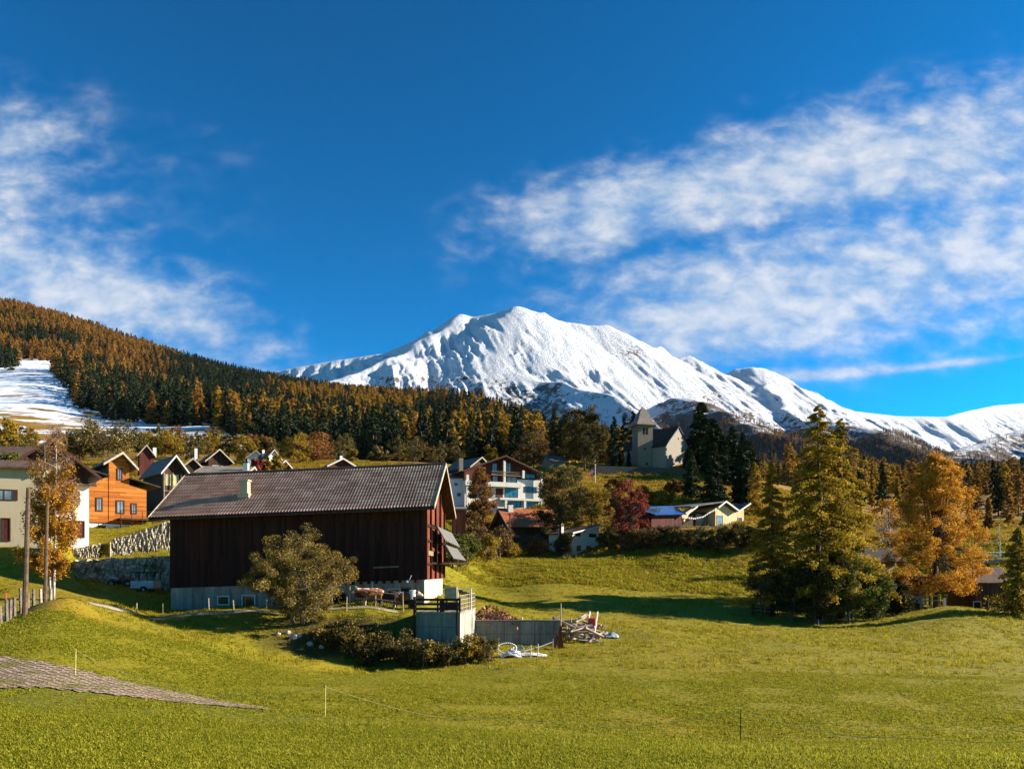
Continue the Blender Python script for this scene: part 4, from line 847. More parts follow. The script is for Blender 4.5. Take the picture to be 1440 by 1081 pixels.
M_ = dict(
 white=plaster('white_plaster', (.60, .57, .50)), white2=plaster('white_house_plaster', (.72, .69, .60)), cream=plaster('cream_plaster', (.40, .33, .22)), bluewhite=plaster('bluish_plaster', (.50, .54, .58)), greyp=plaster('old_church_plaster', (.185, .155, .115), amt=.6),
 orange=planks('orange_larch_boards', [(.1, (.14, .035, .006)), (.45, (.34, .10, .014)), (.75, (.50, .185, .03)), (1, (.60, .27, .06))], .20, False),
 pale=planks('pale_new_boards', [(.1, (.42, .29, .13)), (.5, (.64, .47, .25)), (.9, (.78, .62, .38))], .20, True),
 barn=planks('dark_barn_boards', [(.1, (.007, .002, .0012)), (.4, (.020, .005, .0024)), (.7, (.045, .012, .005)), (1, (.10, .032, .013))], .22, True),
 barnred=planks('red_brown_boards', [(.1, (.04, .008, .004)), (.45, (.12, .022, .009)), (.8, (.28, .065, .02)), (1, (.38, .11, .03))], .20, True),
 darkwood=planks('dark_brown_boards', [(.1, (.016, .008, .005)), (.5, (.045, .022, .012)), (1, (.11, .055, .028))], .18, True),
 redwood=planks('red_dark_boards', [(.1, (.03, .008, .006)), (.5, (.085, .020, .014)), (1, (.17, .05, .03))], .18, True),
 weathered=planks('weathered_boards', [(.1, (.10, .075, .05)), (.5, (.24, .19, .14)), (1, (.42, .36, .28))], .16, False),
 post=plain('weathered_post', (.16, .125, .09), .9, 0, .5, 6), pole=plain('brown_pole', (.10, .065, .04), .85, 0, .4, 4), rail=plain('rail_wood', (.33, .27, .19), .85, 0, .4, 5), darkpost=plain('dark_timber', (.030, .020, .014), .9, 0, .5, 5),
 trim=plain('pale_trim', (.40, .34, .26), .6, 0, .2), trimw=plain('white_trim', (.52, .49, .44), .5, 0, .1), frame=plain('brown_frame', (.055, .022, .012), .6), frameb=plain('bare_frame', (.36, .30, .22), .7),
 greyroof=rooftile('grey_slate_roof', [(.2, (.070, .066, .064)), (.55, (.125, .118, .112)), (.9, (.20, .19, .175))]), brownroof=rooftile('brown_tile_roof', [(.2, (.055, .032, .022)), (.55, (.11, .066, .045)), (.9, (.19, .12, .085))]),
 redroof=rooftile('red_tile_roof', [(.2, (.19, .045, .016)), (.5, (.34, .090, .030)), (.8, (.46, .16, .06))]), darkroof=rooftile('dark_tile_roof', [(.2, (.016, .013, .012)), (.55, (.034, .028, .024)), (.9, (.065, .052, .042))]), tanroof=rooftile('weathered_flat_roof', [(.2, (.14, .11, .08)), (.55, (.24, .20, .15)), (.9, (.34, .29, .22))], 1.2, .6),
 glass=glassm('window_glass', (.045, .050, .052)), bglass=glassm('blue_glass', (.035, .15, .22)), pglass=glassm('pale_curtain_glass', (.22, .24, .25)), gglass=glassm('green_glass', (.03, .045, .02)), dark=plain('dark_opening', (.008, .007, .006), .9), yglass=glassm('yellow_lit_panel', (.50, .44, .17), .3),
 concrete=concretem('old_concrete', (.29, .245, .18)), block=concretem('green_grey_concrete', (.205, .205, .140), (1.9, .95)), tank=concretem('stained_concrete', (.215, .195, .150), (2.4, 1.0)), whitewash=plaster('whitewash', (.40, .37, .31), amt=.6),
 stone=stonem('dry_stone', (.50, .45, .34), (.20, .165, .10), .42), stone2=stonem('grey_wall_stone', (.115, .112, .108), (.03, .03, .03), .4),
 solar=glassm('solar_panel_blue', (.012, .055, .22), .15), metal=plain('grey_metal', (.34, .35, .36), .45, .6, .2), galv=plain('galvanised_rail', (.50, .49, .46), .5, .3, .2), red=plain('red_paint', (.45, .06, .035), .5), flagred=plain('red_cloth', (.62, .045, .03), .8), whitep=plain('white_plastic', (.62, .61, .57), .45, 0, .08), tarp=plain('blue_grey_tarp', (.22, .27, .29), .5, 0, .4, 2), wire=plain('black_cable', (.012, .011, .010), .7), cord=plain('pale_electric_cord', (.62, .52, .22), .6), tanboard=plain('tan_board', (.36, .27, .15), .8), rubber=plain('black_rubber', (.012, .012, .012), .8), log=plain('grey_log', (.30, .23, .17), .9, 0, .5, 3), scrap=plain('rusty_brown_scrap', (.17, .062, .030), .9, 0, .6, 3), rock=plain('pale_rock', (.42, .37, .30), .9, 0, .4, 3))
# panels laid as dark glass with thin pale cell rows
m, nt, b = new_mat('solar_rows'); p = coords(nt); x, y, z = xyz(nt, p)
ln = (((x + z * 2.0) / .55).fract() - .5).abs().ss(.44, .48).max(((y / 1.0).fract() - .5).abs().ss(.46, .49))
link(nt, mix(nt, ln * .6, mix(nt, noise(nt, p, .5, 3).ss(.3, .7), (.008, .045, .17), (.014, .085, .30)), (.10, .16, .26)), b.inputs['Base Color']); b.inputs['Roughness'].default_value = .3; M_['solar'] = m
# ------------------------------------------------------------------ building kit (local axes: front wall along x at y = 0, depth along y)
def fpt(face, W_, D_, s_, z, off):
    return {'f': (s_, -off, z), 'b': (s_, D_ + off, z), 'l': (-off, s_, z), 'r': (W_ + off, s_, z)}[face]
def fbox(mb, face, W_, D_, s0, s1, z0, z1, o0, o1):
    a, b_ = fpt(face, W_, D_, s0, z0, o0), fpt(face, W_, D_, s1, z1, o1)
    lo = [min(q) for q in zip(a, b_)]; hi = [max(q) for q in zip(a, b_)]
    return mb.box(lo[0], hi[0], lo[1], hi[1], lo[2], hi[2])
def window(root, W_, D_, face, s_, z, w, h, frame='frame', glass='glass', bars=1, sill=False, name='window', fw=.09, shutters=None):
    m = MB()
    for a in ((s_, s_ + fw, z, z + h), (s_ + w - fw, s_ + w, z, z + h), (s_ + fw, s_ + w - fw, z, z + fw), (s_ + fw, s_ + w - fw, z + h - fw, z + h)): fbox(m, face, W_, D_, *a, 0.002, .07)
    for i in range(bars): c = s_ + w * (i + 1) / (bars + 1); fbox(m, face, W_, D_, c - .03, c + .03, z + fw, z + h - fw, .002, .055)
    o = m.build(name, M_[frame], root)
    p = MB(); fbox(p, face, W_, D_, s_ + fw, s_ + w - fw, z + fw, z + h - fw, .002, .022); p.build('pane', M_[glass], o)
    if sill: q = MB(); fbox(q, face, W_, D_, s_ - .06, s_ + w + .06, z - .07, z - .003, .003, .14); q.build('sill', M_['trim'], o)
    if shutters:
        for a in (s_ - w * .5 - .02, s_ + w + .02): q = MB(); fbox(q, face, W_, D_, a, a + w * .5, z, z + h, .003, .05); q.build('shutter', M_[shutters], root)
    return o
def gable(name, label, cat, loc, a, W_, D_, H, rise, ridge='y', of=.7, ob=.7, os_=.8, wall='white', roof='brownroof', verge='trim', th=.2, upper=None, group=None, below=2.5, peak=.5, shear=0):
    """a house with a pitched roof; ridge 'y' shows its gable on the front wall, ridge 'x' its eaves"""
    r = empty(name, loc, R(a), label, cat, group); m = MB()
    if ridge == 'y':
        pk = W_ * peak; prof = [(0, 0, -below), (W_, 0, -below), (W_, 0, H), (pk, 0, H + rise), (0, 0, H)]; m.prism(prof, (0, D_, 0))
        k1, k2 = rise / pk, rise / (W_ - pk); z1, z2 = H - k1 * os_, H - k2 * os_; dz = .03
        rf = MB(); A, B = (-os_, z1 + th + dz), (pk, H + rise + th + dz); C_ = (W_ + os_, z2 + th + dz)
        rf.slab((A[0], -of, A[1]), (B[0], -of, B[1]), (B[0], D_ + ob, B[1]), (A[0], D_ + ob, A[1]), th); rf.slab((B[0], -of, B[1]), (C_[0], -of, C_[1]), (C_[0], D_ + ob, C_[1]), (B[0], D_ + ob, B[1]), th)
        ro = rf.build('roof', M_[roof], r)
        if verge:
            v = MB(); e = .05
            for p_, q_ in ((A, B), (B, C_)): v.prism([(p_[0], -of - e, p_[1] + .03), (q_[0], -of - e, q_[1] + .03), (q_[0], -of - e, q_[1] - th - .10), (p_[0], -of - e, p_[1] - th - .10)], (0, e - .004, 0))
            v.build('bargeboard', M_[verge], r)
    else:
        pk = D_ * peak; prof = [(0, 0, -below), (0, D_, -below), (0, D_, H), (0, pk, H + rise), (0, 0, H)]; m.prism(prof, (W_, 0, 0))
        k1, k2 = rise / pk, rise / (D_ - pk); z1, z2 = H - k1 * os_, H - k2 * os_; dz = .03
        rf = MB(); A, B, C_ = (-os_, z1 + th + dz), (pk, H + rise + th + dz), (D_ + os_, z2 + th + dz)
        rf.slab((-of, A[0], A[1]), (W_ + ob, A[0], A[1]), (W_ + ob, B[0], B[1]), (-of, B[0], B[1]), th); rf.slab((-of, B[0], B[1]), (W_ + ob, B[0], B[1]), (W_ + ob, C_[0], C_[1]), (-of, C_[0], C_[1]), th)
        ro = rf.build('roof', M_[roof], r)
        if verge:
            v = MB(); e = .05
            for x0 in (-of - e, W_ + ob + .004):
                for p_, q_ in ((A, B), (B, C_)): v.prism([(x0, p_[0], p_[1] + .03), (x0, q_[0], q_[1] + .03), (x0, q_[0], q_[1] - th - .10), (x0, p_[0], p_[1] - th - .10)], (e - .004, 0, 0))
            v.build('bargeboard', M_[verge], r)
    w = m.build('wall', M_[wall], r)
    return r, ro, w
def chimney(ro, x, y, z0, z1, w=.6, m='white2', cap=True):
    c = MB().box(x - w / 2, x + w / 2, y - w / 2, y + w / 2, z0, z1); o = c.build('chimney', M_[m], ro)
    if cap: MB().box(x - w * .62, x + w * .62, y - w * .62, y + w * .62, z1 + .12, z1 + .2).box(x - w * .3, x + w * .3, y - w * .3, y + w * .3, z1 + .002, z1 + .118).build('cap', M_['darkpost'], ro)
def corner(px_c, Y, a, px_l=None, px_r=None, py_base=None):
    """near corner of a rotated house and the wall lengths that reach the given columns"""
    X0 = XU(px_c, Y); c, s_ = math.cos(R(a)), math.sin(R(a)); W_ = D_ = None
    if px_r is not None: k = (px_r - CX) / F; W_ = (k * Y - X0) / (c - k * s_)
    if px_l is not None: k = (px_l - CX) / F; D_ = (X0 - k * Y) / (s_ + k * c)
    z = (YH - py_base) / F * Y if py_base is not None else gz(X0, Y)
    return Vector((X0, Y, z)), W_, D_
def zz(py, Y, z0): return (YH - py) / F * Y - z0

# ================================================================== the barn
bl = Vector((XU(596.5, 63), 63, -2.9)); RA = -3.7
barn = empty('barn', bl, R(RA), 'long dark timber barn with a ribbed brown roof and concrete ground floor', 'barn')
BL, BD = 21.8, 10.0; ZB = -2.9; SH = .034      # length (towards local -x), depth, base height, lean of all levels
ca_, sa_ = math.cos(R(RA)), math.sin(R(RA))
def bz(x, z): return z - ZB + SH * x            # world height at the right corner -> local height at x
def bbox_(mb, x0, x1, y0, y1, z0, z1):         # a box whose top and bottom follow the lean
    return mb.add([(x0, y0, bz(x0, z0)), (x1, y0, bz(x1, z0)), (x1, y1, bz(x1, z0)), (x0, y1, bz(x0, z0)), (x0, y0, bz(x0, z1)), (x1, y0, bz(x1, z1)), (x1, y1, bz(x1, z1)), (x0, y1, bz(x0, z1))],
                  [(0, 3, 2, 1), (4, 5, 6, 7), (0, 1, 5, 4), (1, 2, 6, 5), (2, 3, 7, 6), (3, 0, 4, 7)])
ZC, ZE, ZR, OV = -.86, 5.05, 9.35, 1.25         # top of the concrete, eaves, ridge, eave overhang
ke = (ZR - ZE) / (BD / 2 + OV)                  # roof pitch measured from the eave edge
zw = ZE + ke * OV - .25                         # wall top under the roof
m = MB(); bbox_(m, -BL + .06, -.06, .06, BD - .06, -6, ZC); base = m.build('concrete_base', M_['concrete'], barn)
m = MB(); bbox_(m, -.058, .012, .055, BD - .3, -6, ZC - .005); m.build('whitewashed_end', M_['whitewash'], barn)
m = MB(); prof = lambda x: [(x, 0, bz(x, ZC)), (x, BD, bz(x, ZC)), (x, BD, bz(x, zw)), (x, BD / 2, bz(x, zw + ke * BD / 2)), (x, 0, bz(x, zw))]
a_, b_ = prof(-BL), prof(0); n = 5
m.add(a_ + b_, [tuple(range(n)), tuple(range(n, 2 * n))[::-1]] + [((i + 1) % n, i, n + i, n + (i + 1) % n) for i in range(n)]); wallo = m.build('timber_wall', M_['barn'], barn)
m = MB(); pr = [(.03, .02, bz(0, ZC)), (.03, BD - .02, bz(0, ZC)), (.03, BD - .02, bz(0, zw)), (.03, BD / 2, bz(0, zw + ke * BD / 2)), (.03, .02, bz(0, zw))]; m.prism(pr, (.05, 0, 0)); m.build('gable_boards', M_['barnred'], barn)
# ribbed roof sheets: real corrugation, laid in overlapping rows
def ribbed(x0, x1, ya, yb, za, zb, rows, pitch, ampl, step):
    nx = int((x1 - x0) / pitch * 6); xs = np.linspace(x0, x1, nx); v = []; f = []
    for r_ in range(rows):
        for e in (0, 1):
            t_ = (r_ + e) / rows; y = ya + (yb - ya) * t_; z = za + (zb - za) * t_ + (step if e == 0 else 0.0)
            wv = ampl * np.sin(2 * math.pi * xs / pitch)
            v.append(np.stack([xs, np.full(nx, y), z + wv + SH * xs - ZB], 1))
    v = np.concatenate(v); rows2 = rows * 2
    return v, fan_faces(nx, rows2)
xl, xr = -24.0 + 1.05, 1.05
rm, nt, b = new_mat('ribbed_brown_roof'); p = coords(nt); x, y, z = xyz(nt, p)
n1 = noise(nt, p, .35, 5, .65); n2 = noise(nt, comb(nt, x * 2.0, y * .5, z * .5), 1.5, 4, .6); rw = white(nt, (y / .42).floor(), (x / .9).floor())
link(nt, ramp(nt, (n1 * .5 + n2 * .25 + rw * .25).clamp(), [(.25, (.19, .098, .062)), (.5, (.36, .20, .135)), (.72, (.52, .325, .24)), (.85, (.52, .22, .14))]), b.inputs['Base Color']); b.inputs['Roughness'].default_value = .6
v1, f1 = ribbed(xl, xr, -OV, BD / 2, ZE, ZR, 13, .26, .052, .05); v2, f2 = ribbed(xl, xr, BD + OV, BD / 2, ZE, ZR, 13, .26, .052, .05)
me = np_mesh('roof', np.concatenate([v1, v2]), quads=np.concatenate([f1, f2[:, ::-1] + len(v1)]), mats=[rm], smooth=False); roof = link_obj('roof', me, barn)
m = MB()
for s_ in (0, 1):
    ya = -OV + .02 if s_ == 0 else BD + OV - .02
    for x0_, x1_ in ((xl + .02, xr - .02),):
        m.add([(x0_, ya, bz(x0_, ZE - .06)), (x1_, ya, bz(x1_, ZE - .06)), (x1_, BD / 2, bz(x1_, ZR - .06)), (x0_, BD / 2, bz(x0_, ZR - .06)), (x0_, ya, bz(x0_, ZE - .24)), (x1_, ya, bz(x1_, ZE - .24)), (x1_, BD / 2, bz(x1_, ZR - .24)), (x0_, BD / 2, bz(x0_, ZR - .24))],
              [(0, 1, 2, 3), (7, 6, 5, 4), (0, 4, 5, 1), (1, 5, 6, 2), (3, 2, 6, 7), (0, 3, 7, 4)])
m.build('soffit', M_['darkwood'], roof)
m = MB()
for x0_ in (xl - .06, xr):
    for ya, yb, za, zb in ((-OV - .03, BD / 2, ZE, ZR), (BD + OV + .03, BD / 2, ZE, ZR)): m.prism([(x0_, ya, bz(x0_, za + .12)), (x0_, yb, bz(x0_, zb + .12)), (x0_, yb, bz(x0_, zb - .22)), (x0_, ya, bz(x0_, za - .22))], (.055, 0, 0))
m.build('verge_trim', M_['frameb'], barn)
m = MB(); m.bar((xl, BD / 2, bz(xl, ZR + .05)), (xr, BD / 2, bz(xr, ZR + .05)), .13, 8); m.build('ridge_cap', M_['brownroof'], barn)
# chimney on the near slope
cx_l = (XU(343, 65.3) - bl.x) / ca_; cy = 1.35; zc = ZE + ke * (cy + OV)
m = MB(); bbox_(m, cx_l - .33, cx_l + .33, cy - .33, cy + .33, zc - .4, zc + 1.25); ch = m.build('chimney', M_['cream'], roof)
m = MB(); bbox_(m, cx_l - .42, cx_l + .42, cy - .42, cy + .42, zc + 1.253, zc + 1.36); bbox_(m, cx_l - .5, cx_l + .5, cy - .5, cy + .5, zc - .2, zc + .28 - .1); m.build('chimney_cap', M_['cream'], roof)
def bx(px): return ((px - CX) / F * 63.6 - bl.x) / ca_ if px < 450 else ((px - CX) / F * 63.15 - bl.x) / ca_
def bwin(px0, px1, py0, py1, frame='trimw', glass='glass', bars=0, name='window', fw=.10):
    """opening on the long front wall given by its photo columns and rows"""
    Y = 63.6 if px0 < 450 else 63.2; x0_, x1_ = bx(px0), bx(px1); z1_, z0_ = (YH - py0) / F * Y - ZB, (YH - py1) / F * Y - ZB
    m = MB(); y0_ = -.06
    for q in ((x0_, x0_ + fw, z0_, z1_), (x1_ - fw, x1_, z0_, z1_), (x0_ + fw, x1_ - fw, z0_, z0_ + fw), (x0_ + fw, x1_ - fw, z1_ - fw, z1_)): m.box(q[0], q[1], y0_, .055, q[2], q[3])
    for i in range(bars): c = x0_ + (x1_ - x0_) * (i + 1) / (bars + 1); m.box(c - .03, c + .03, y0_ + .01, .055, z0_ + fw, z1_ - fw)
    o = m.build(name, M_[frame], barn); MB().box(x0_ + fw, x1_ - fw, -.01, .055, z0_ + fw, z1_ - fw).build('pane', M_[glass], o); return o
bwin(302, 320, 837.5, 851, glass='gglass'); d = bwin(337.5, 357.5, 836, 869, glass='gglass', name='door'); x0_, x1_ = bx(337.5) + .1, bx(357.5) - .1
MB().box(x0_, x1_, -.045, -.012, -3.9 - ZB, (YH - 850) / F * 63.6 - ZB).build('door_panel', M_['barnred'], d)
bwin(496, 515, 829, 842.5, frame='frameb'); bwin(534, 545, 828.5, 841, glass='bglass'); bwin(545.3, 563.5, 827, 841, glass='yglass').children[0].data.materials[0] = plain('ochre_glass', (.11, .075, .012), .2)
for a in ((467, 485, 834, 868), (564.5, 578, 826.5, 862)): bwin(*a, frame='frame', glass='dark', name='doorway')
m = MB(); m.bar((bx(523.5), -.12, bz(bx(523), ZC)), (bx(523.5), -.12, (YH - 842) / F * 63.2 - ZB), .07, 8); m.build('downpipe', M_['galv'], barn)
m = MB(); x_ = -.7
while x_ > -BL * .55: bbox_(m, x_ - .09, x_ + .09, -.2, .05, ZC - .22, ZC - .004); x_ -= .66
m.build('beam_end', M_['barn'], barn)
m = MB(); bbox_(m, bx(525), bx(561), -.10, -.003, (YH - 798) / F * 63 + .0 - SH * bx(543), (YH - 796) / F * 63 - SH * bx(543)); m.build('ledge', M_['weathered'], barn)
m = MB(); m.bar((bx(575), -.06, (YH - 817.5) / F * 63 - ZB), (bx(580), -.45, (YH - 809) / F * 63 - ZB), .03, 5); m.bar((bx(573.5), -.1, (YH - 818) / F * 63 - ZB), (bx(574.5), -.25, (YH - 816.5) / F * 63 - ZB), .12, 8); m.build('yard_lamp', M_['whitep'], barn)
# right gable: posts, gallery, hatches standing open
def bw(px, py, Y): v = P(px, py, Y) - bl; return Vector((v.x * ca_ + v.y * sa_, -v.x * sa_ + v.y * ca_, v.z))
m = MB()
for y_ in (.12, 2.4, 4.9, 7.4, 9.85): m.box(.085, .24, y_ - .1, y_ + .1, bz(0, ZC - .0), bz(0, min(zw + ke * min(y_, BD - y_), ZR) - .5))
for z_ in (.35, 2.3, 3.6): m.box(.085, .20, .23, BD, bz(0, z_), bz(0, z_ + .2))
m.build('gable_post', M_['barn'], barn)
m = MB(); m.slab((.09, 2.5, bz(0, .60)), (1.5, 4.2, bz(0, .60)), (2.5, BD + .2, bz(0, .60)), (.09, BD + .2, bz(0, .60)), .16); m.build('gallery_floor', M_['barn'], barn)
m = MB()
for (a1, b1, c1_, d1) in (((614.8, 739.6, 66), (626.6, 759.5, 66), (647, 769, 72), (635.5, 749, 72)), ((626.6, 765.5, 66.2), (638, 784.7, 66.2), (655.5, 787.7, 72.2), (643, 771.4, 72.2))):
    m = MB(); q = [bw(*k) for k in (a1, b1, c1_, d1)]; m.slab(*q, .08); m.build('hatch', M_['galv'], barn).data.materials[0] = plain('grey_hatch', (.125, .115, .105), .5, 0, .2)
m = MB()
for k0, k1 in (((614.8, 742, 66), .0), ((635.5, 752, 72), .0), ((626.6, 767.5, 66.2), 0), ((643, 774, 72.2), 0)):
    q = bw(*k0); m.bar(q, (.05, q.y, q.z + .35), .05, 5); m.bar(q, (q.x, q.y, bz(0, .6)), .05, 5)
m.build('hatch_strut', M_['barn'], barn)
m = MB()
for i in range(6): m.box(.245, .29, .5 + i * .42, .72 + i * .42, bz(0, 1.15), bz(0, 1.55))
m.build('board_gap', M_['tanboard'], barn)
# ================================================================== houses on the left
# cream house at the edge of the photo
Y = 72; z0 = (YH - 782) / F * Y; a = 24
c, W_, _ = corner(-55, Y - 4.6, a, px_r=60)
r, ro, w = gable('house', 'cream house at the left edge with brown shuttered windows and low brown roof', 'house', Vector((c.x, c.y, z0 - .6)), a, W_, 9, zz(660, Y, z0) + .35, 1.0, 'x', .7, .6, .7, 'cream', 'brownroof', 'trim', peak=.5)
hz = lambda py: zz(py, Y - 1.2, z0 - .6)
sx = lambda px: corner(-55, Y - 4.6, a, px_r=px)[1]
window(r, W_, 9, 'f', sx(-8), hz(706), sx(20) - sx(-8), hz(691) - hz(706), 'frame', 'pglass', 1); o = window(r, W_, 9, 'f', sx(2), hz(762), sx(15) - sx(2), hz(730) - hz(762), 'frame', 'dark', 0, name='door'); o.children[0].data.materials[0] = M_['redwood']
q = MB(); fbox(q, 'f', W_, 9, sx(20) + .03, sx(25), hz(706), hz(691), .003, .06); q.build('shutter', M_['frame'], r)
# white chalet with dark timber gable behind the birch
Y = 76.5; z0 = (YH - 762) / F * Y; a = 36
c, W_, _ = corner(12, Y - 2.2, a, px_r=124)
r, ro, w = gable('chalet', 'white chalet with dark timber gable and open brown garage beside the orange house', 'house', Vector((c.x, c.y, z0)), a, W_, 9, zz(664, Y + 2, z0), 2.7, 'y', 1.3, .6, 1.1, 'darkwood', 'darkroof', 'frame')
hz = lambda py: zz(py, Y + 3.2, z0); sx = lambda px: corner(12, Y - 2.2, a, px_r=px)[1]
m = MB().box(-.02, W_ + .06, -.07, 8.9, -6, hz(684)); m.build('white_storey', M_['white2'], r)
m = MB(); m.slab((-.3, -.75, hz(683)), (W_ + .7, -.75, hz(684.5)), (W_ + .7, 0, hz(680)), (-.3, 0, hz(679)), .14); m.build('porch_roof', M_['brownroof'], r)
for s0, s1, t0, t1, nm, gl in ((96, 113, 692, 712, 'window', 'pglass'), (70, 84, 691, 711, 'window', 'glass')):
    o = window(r, W_, 9, 'f', sx(s0), hz(t1), sx(s1) - sx(s0), hz(t0) - hz(t1), 'frameb', gl, 1, name=nm); o.location = (0, -.07, 0)
o = window(r, W_, 9, 'f', sx(94), hz(757), sx(119) - sx(94), hz(733.5) - hz(757), 'frame', 'dark', 0, name='garage_door'); o.location = (0, -.07, 0); o.children[0].data.materials[0] = M_['redwood']
chimney(ro, W_ * .62, 5, zz(662, Y, z0) + 1.2, zz(624, Y, z0), .7)
window(r, W_, 9, 'f', W_ * .42, hz(676), 1.3, .9, 'frame', 'glass', 1)
# orange timber house
Y = 91; z0 = (YH - 752) / F * Y; a = 40
c, W_, _ = corner(122, Y, a, px_r=206)
r = empty('timber_house', Vector((c.x, c.y, z0)), R(a), 'bright orange timber house with tall gabled bay and grey roof', 'house')
sx = lambda px: corner(122, Y, a, px_r=px)[1]
def hz(py, px=165): s_ = sx(px); return zz(py, Y + s_ * math.sin(R(a)), z0)
D_ = 9
xa, xb = sx(153), sx(181.5)
m = MB().prism([(0, 0, hz(735, 122)), (W_, 0, hz(737, 206)), (W_, 0, hz(688, 206)), (xb, 0, hz(681, 182)), (xb, 0, hz(690, 182) + 2), (xa, 0, hz(671, 152)), (0, 0, hz(672, 124))], (0, D_, 0)); m.build('wall', M_['orange'], r)
m = MB().prism([(xa, -.06, hz(732)), (xb, -.06, hz(732)), (xb, -.06, hz(654, 181)), ((xa + xb) / 2 + .25, -.06, hz(639, 173)), (xa, -.06, hz(649, 153))], (0, D_ - .5, 0)); m.build('gabled_bay', M_['orange'], r)
m = MB().box(-.03, W_ + .03, -.03, D_, -4, hz(735.5, 122)); m.build('plinth', M_['white2'], r)
m = MB(); pk = ((xa + xb) / 2 + .25, hz(636.5, 173)); la = (xa - .75, hz(652.5, 152)); lb = (xb + .9, hz(659.5, 189))
m.slab((la[0], -.9, la[1]), (pk[0], -.9, pk[1]), (pk[0], D_ + 1, pk[1]), (la[0], D_ + 1, la[1]), .18); m.slab((pk[0], -.9, pk[1]), (lb[0], -.9, lb[1]), (lb[0], D_ + 1, lb[1]), (pk[0], D_ + 1, pk[1]), .18); m.build('roof', M_['greyroof'], r)
m = MB(); e = .05
for p_, q_ in ((la, pk), (pk, lb)): m.prism([(p_[0], -.95, p_[1] + .03), (q_[0], -.95, q_[1] + .03), (q_[0], -.95, q_[1] - .28), (p_[0], -.95, p_[1] - .28)], (0, .045, 0))
m.build('bargeboard', M_['trim'], r)
m = MB(); m.slab((-2.6, -.7, hz(650, 104)), (xa - .03, -.7, hz(668.5, 155)), (xa - .03, D_, hz(668.5, 155)), (-2.6, D_, hz(650, 104)), .16); m.slab((xb + .03, -.7, hz(672, 184)), (W_ + 1.5, -.7, hz(684.5, 222)), (W_ + 1.5, D_, hz(684.5, 222)), (xb + .03, D_, hz(672, 184)), .16); m.build('side_roof', M_['darkroof'], r)
for p0, p1, t0, t1, off in ((134.5, 144.5, 699, 718.5, 0), (163, 175, 703, 722, .06), (184, 192.5, 707, 722.5, 0), (164, 172, 658, 675, .06)):
    o = window(r, W_, D_, 'f', sx(p0), hz(t1, p0), sx(p1) - sx(p0), hz(t0, p0) - hz(t1, p0), 'frame', 'pglass', 1, fw=.14); o.location = (0, -off, 0)
window(r, W_, D_, 'f', sx(137), hz(748, 140), .9, .8, 'frame', 'dark', 0).location = (0, -.03, 0)
m = MB().box(sx(163), W_ + 1.5, -2.2, -.04, hz(730, 185) - .2, hz(730, 185)); m.build('terrace_deck', M_['darkwood'], r)
m = MB()
for s_ in np.linspace(sx(164), W_ + 1.4, 5): m.bar((s_, -2.1, hz(730, 185)), (s_, -2.1, hz(730, 185) + .9), .04, 4); m.bar((s_, -2.1, hz(730, 185) - 2.4), (s_, -2.1, hz(730, 185) - .2), .06, 4)
m.bar((sx(164), -2.1, hz(730, 185) + .9), (W_ + 1.4, -2.1, hz(730, 185) + .9), .035, 4); m.build('terrace_railing', M_['darkpost'], r)
# dark house with grey roof
Y = 112; a = 42; z0 = (YH - 728) / F * Y; c, W_, _ = corner(229, Y, a, px_r=262); D_ = 9.5
r, ro, w = gable('house', 'dark timber house with grey roof and yellow lit panels, half hidden by the barn', 'house', Vector((c.x, c.y, z0)), a, W_ * .95, D_, zz(661, Y, z0), (661 - 641) / F * Y, 'y', 1.0, .4, .55, 'darkwood', 'greyroof', 'trimw')
for s_ in (.35, 1.5): q = MB(); fbox(q, 'f', W_, D_, s_, s_ + .75, zz(682, Y, z0), zz(666, Y, z0), .003, .05); q.build('lit_panel', M_['yglass'], r)  # yellow light on the panels is put into their colour
m = MB()
for s_ in (.05, 1.3, 2.5): m.bar((s_, -.35, -2), (s_, -.35, zz(664, Y, z0)), .09, 6)
m.bar((0, -.35, zz(690, Y, z0)), (3, -.35, zz(690, Y, z0)), .06, 5); m.build('balcony_post', M_['weathered'], r)
# far roofs above the barn
def cottage(px_l, px_c, px_r, Y, a, py_e, py_p, lab, wall, roof, verge='trim', D_=8, of=.5, os_=.5, ch=None, name='house', wins=()):
    c, W_, _ = corner(px_c, Y, a, px_r=px_r); z0 = (YH - py_e) / F * Y - 4.5; H = 4.5
    r, ro, w = gable(name, lab, 'house', Vector((c.x, c.y, z0)), a, W_, D_, H, (py_e - py_p) / F * Y, 'y', of, .4, os_, wall, roof, verge)
    if ch: chimney(ro, ch[0] * W_, ch[1] * D_, H, zz(ch[2], Y + 3, z0), ch[3] if len(ch) > 3 else .7)
    for (s_, z, w_, h_, gl) in wins: window(r, W_, D_, 'f', s_ * W_, z, w_, h_, 'trimw', gl, 0)
    return r, ro, W_, z0
cottage(190, 196, 216, 165, 30, 638, 626, 'small red brown gabled house behind the grey roofs', 'redwood', 'brownroof', D_=5, ch=(1.2, .9, 627))
cottage(255, 293, 322, 168, 34, 645, 632, 'dark roofed chalet with white chimney and balcony above the barn', 'darkwood', 'darkroof', 'trim', D_=13, of=1.0, os_=.9, ch=(-.15, .75, 626, .6), wins=((.2, 1.9, 1.3, 1.3, 'pglass'), (.62, 1.9, 1.3, 1.3, 'pglass')))
cottage(258, 262, 280, 140, 30, 653, 645, 'small brown gable peeking over the left part of the barn roof', 'darkwood', 'brownroof', 'frameb', D_=5)
c, W_, _ = corner(279, 135, 4, px_r=344); z0 = (YH - 664) / F * 135
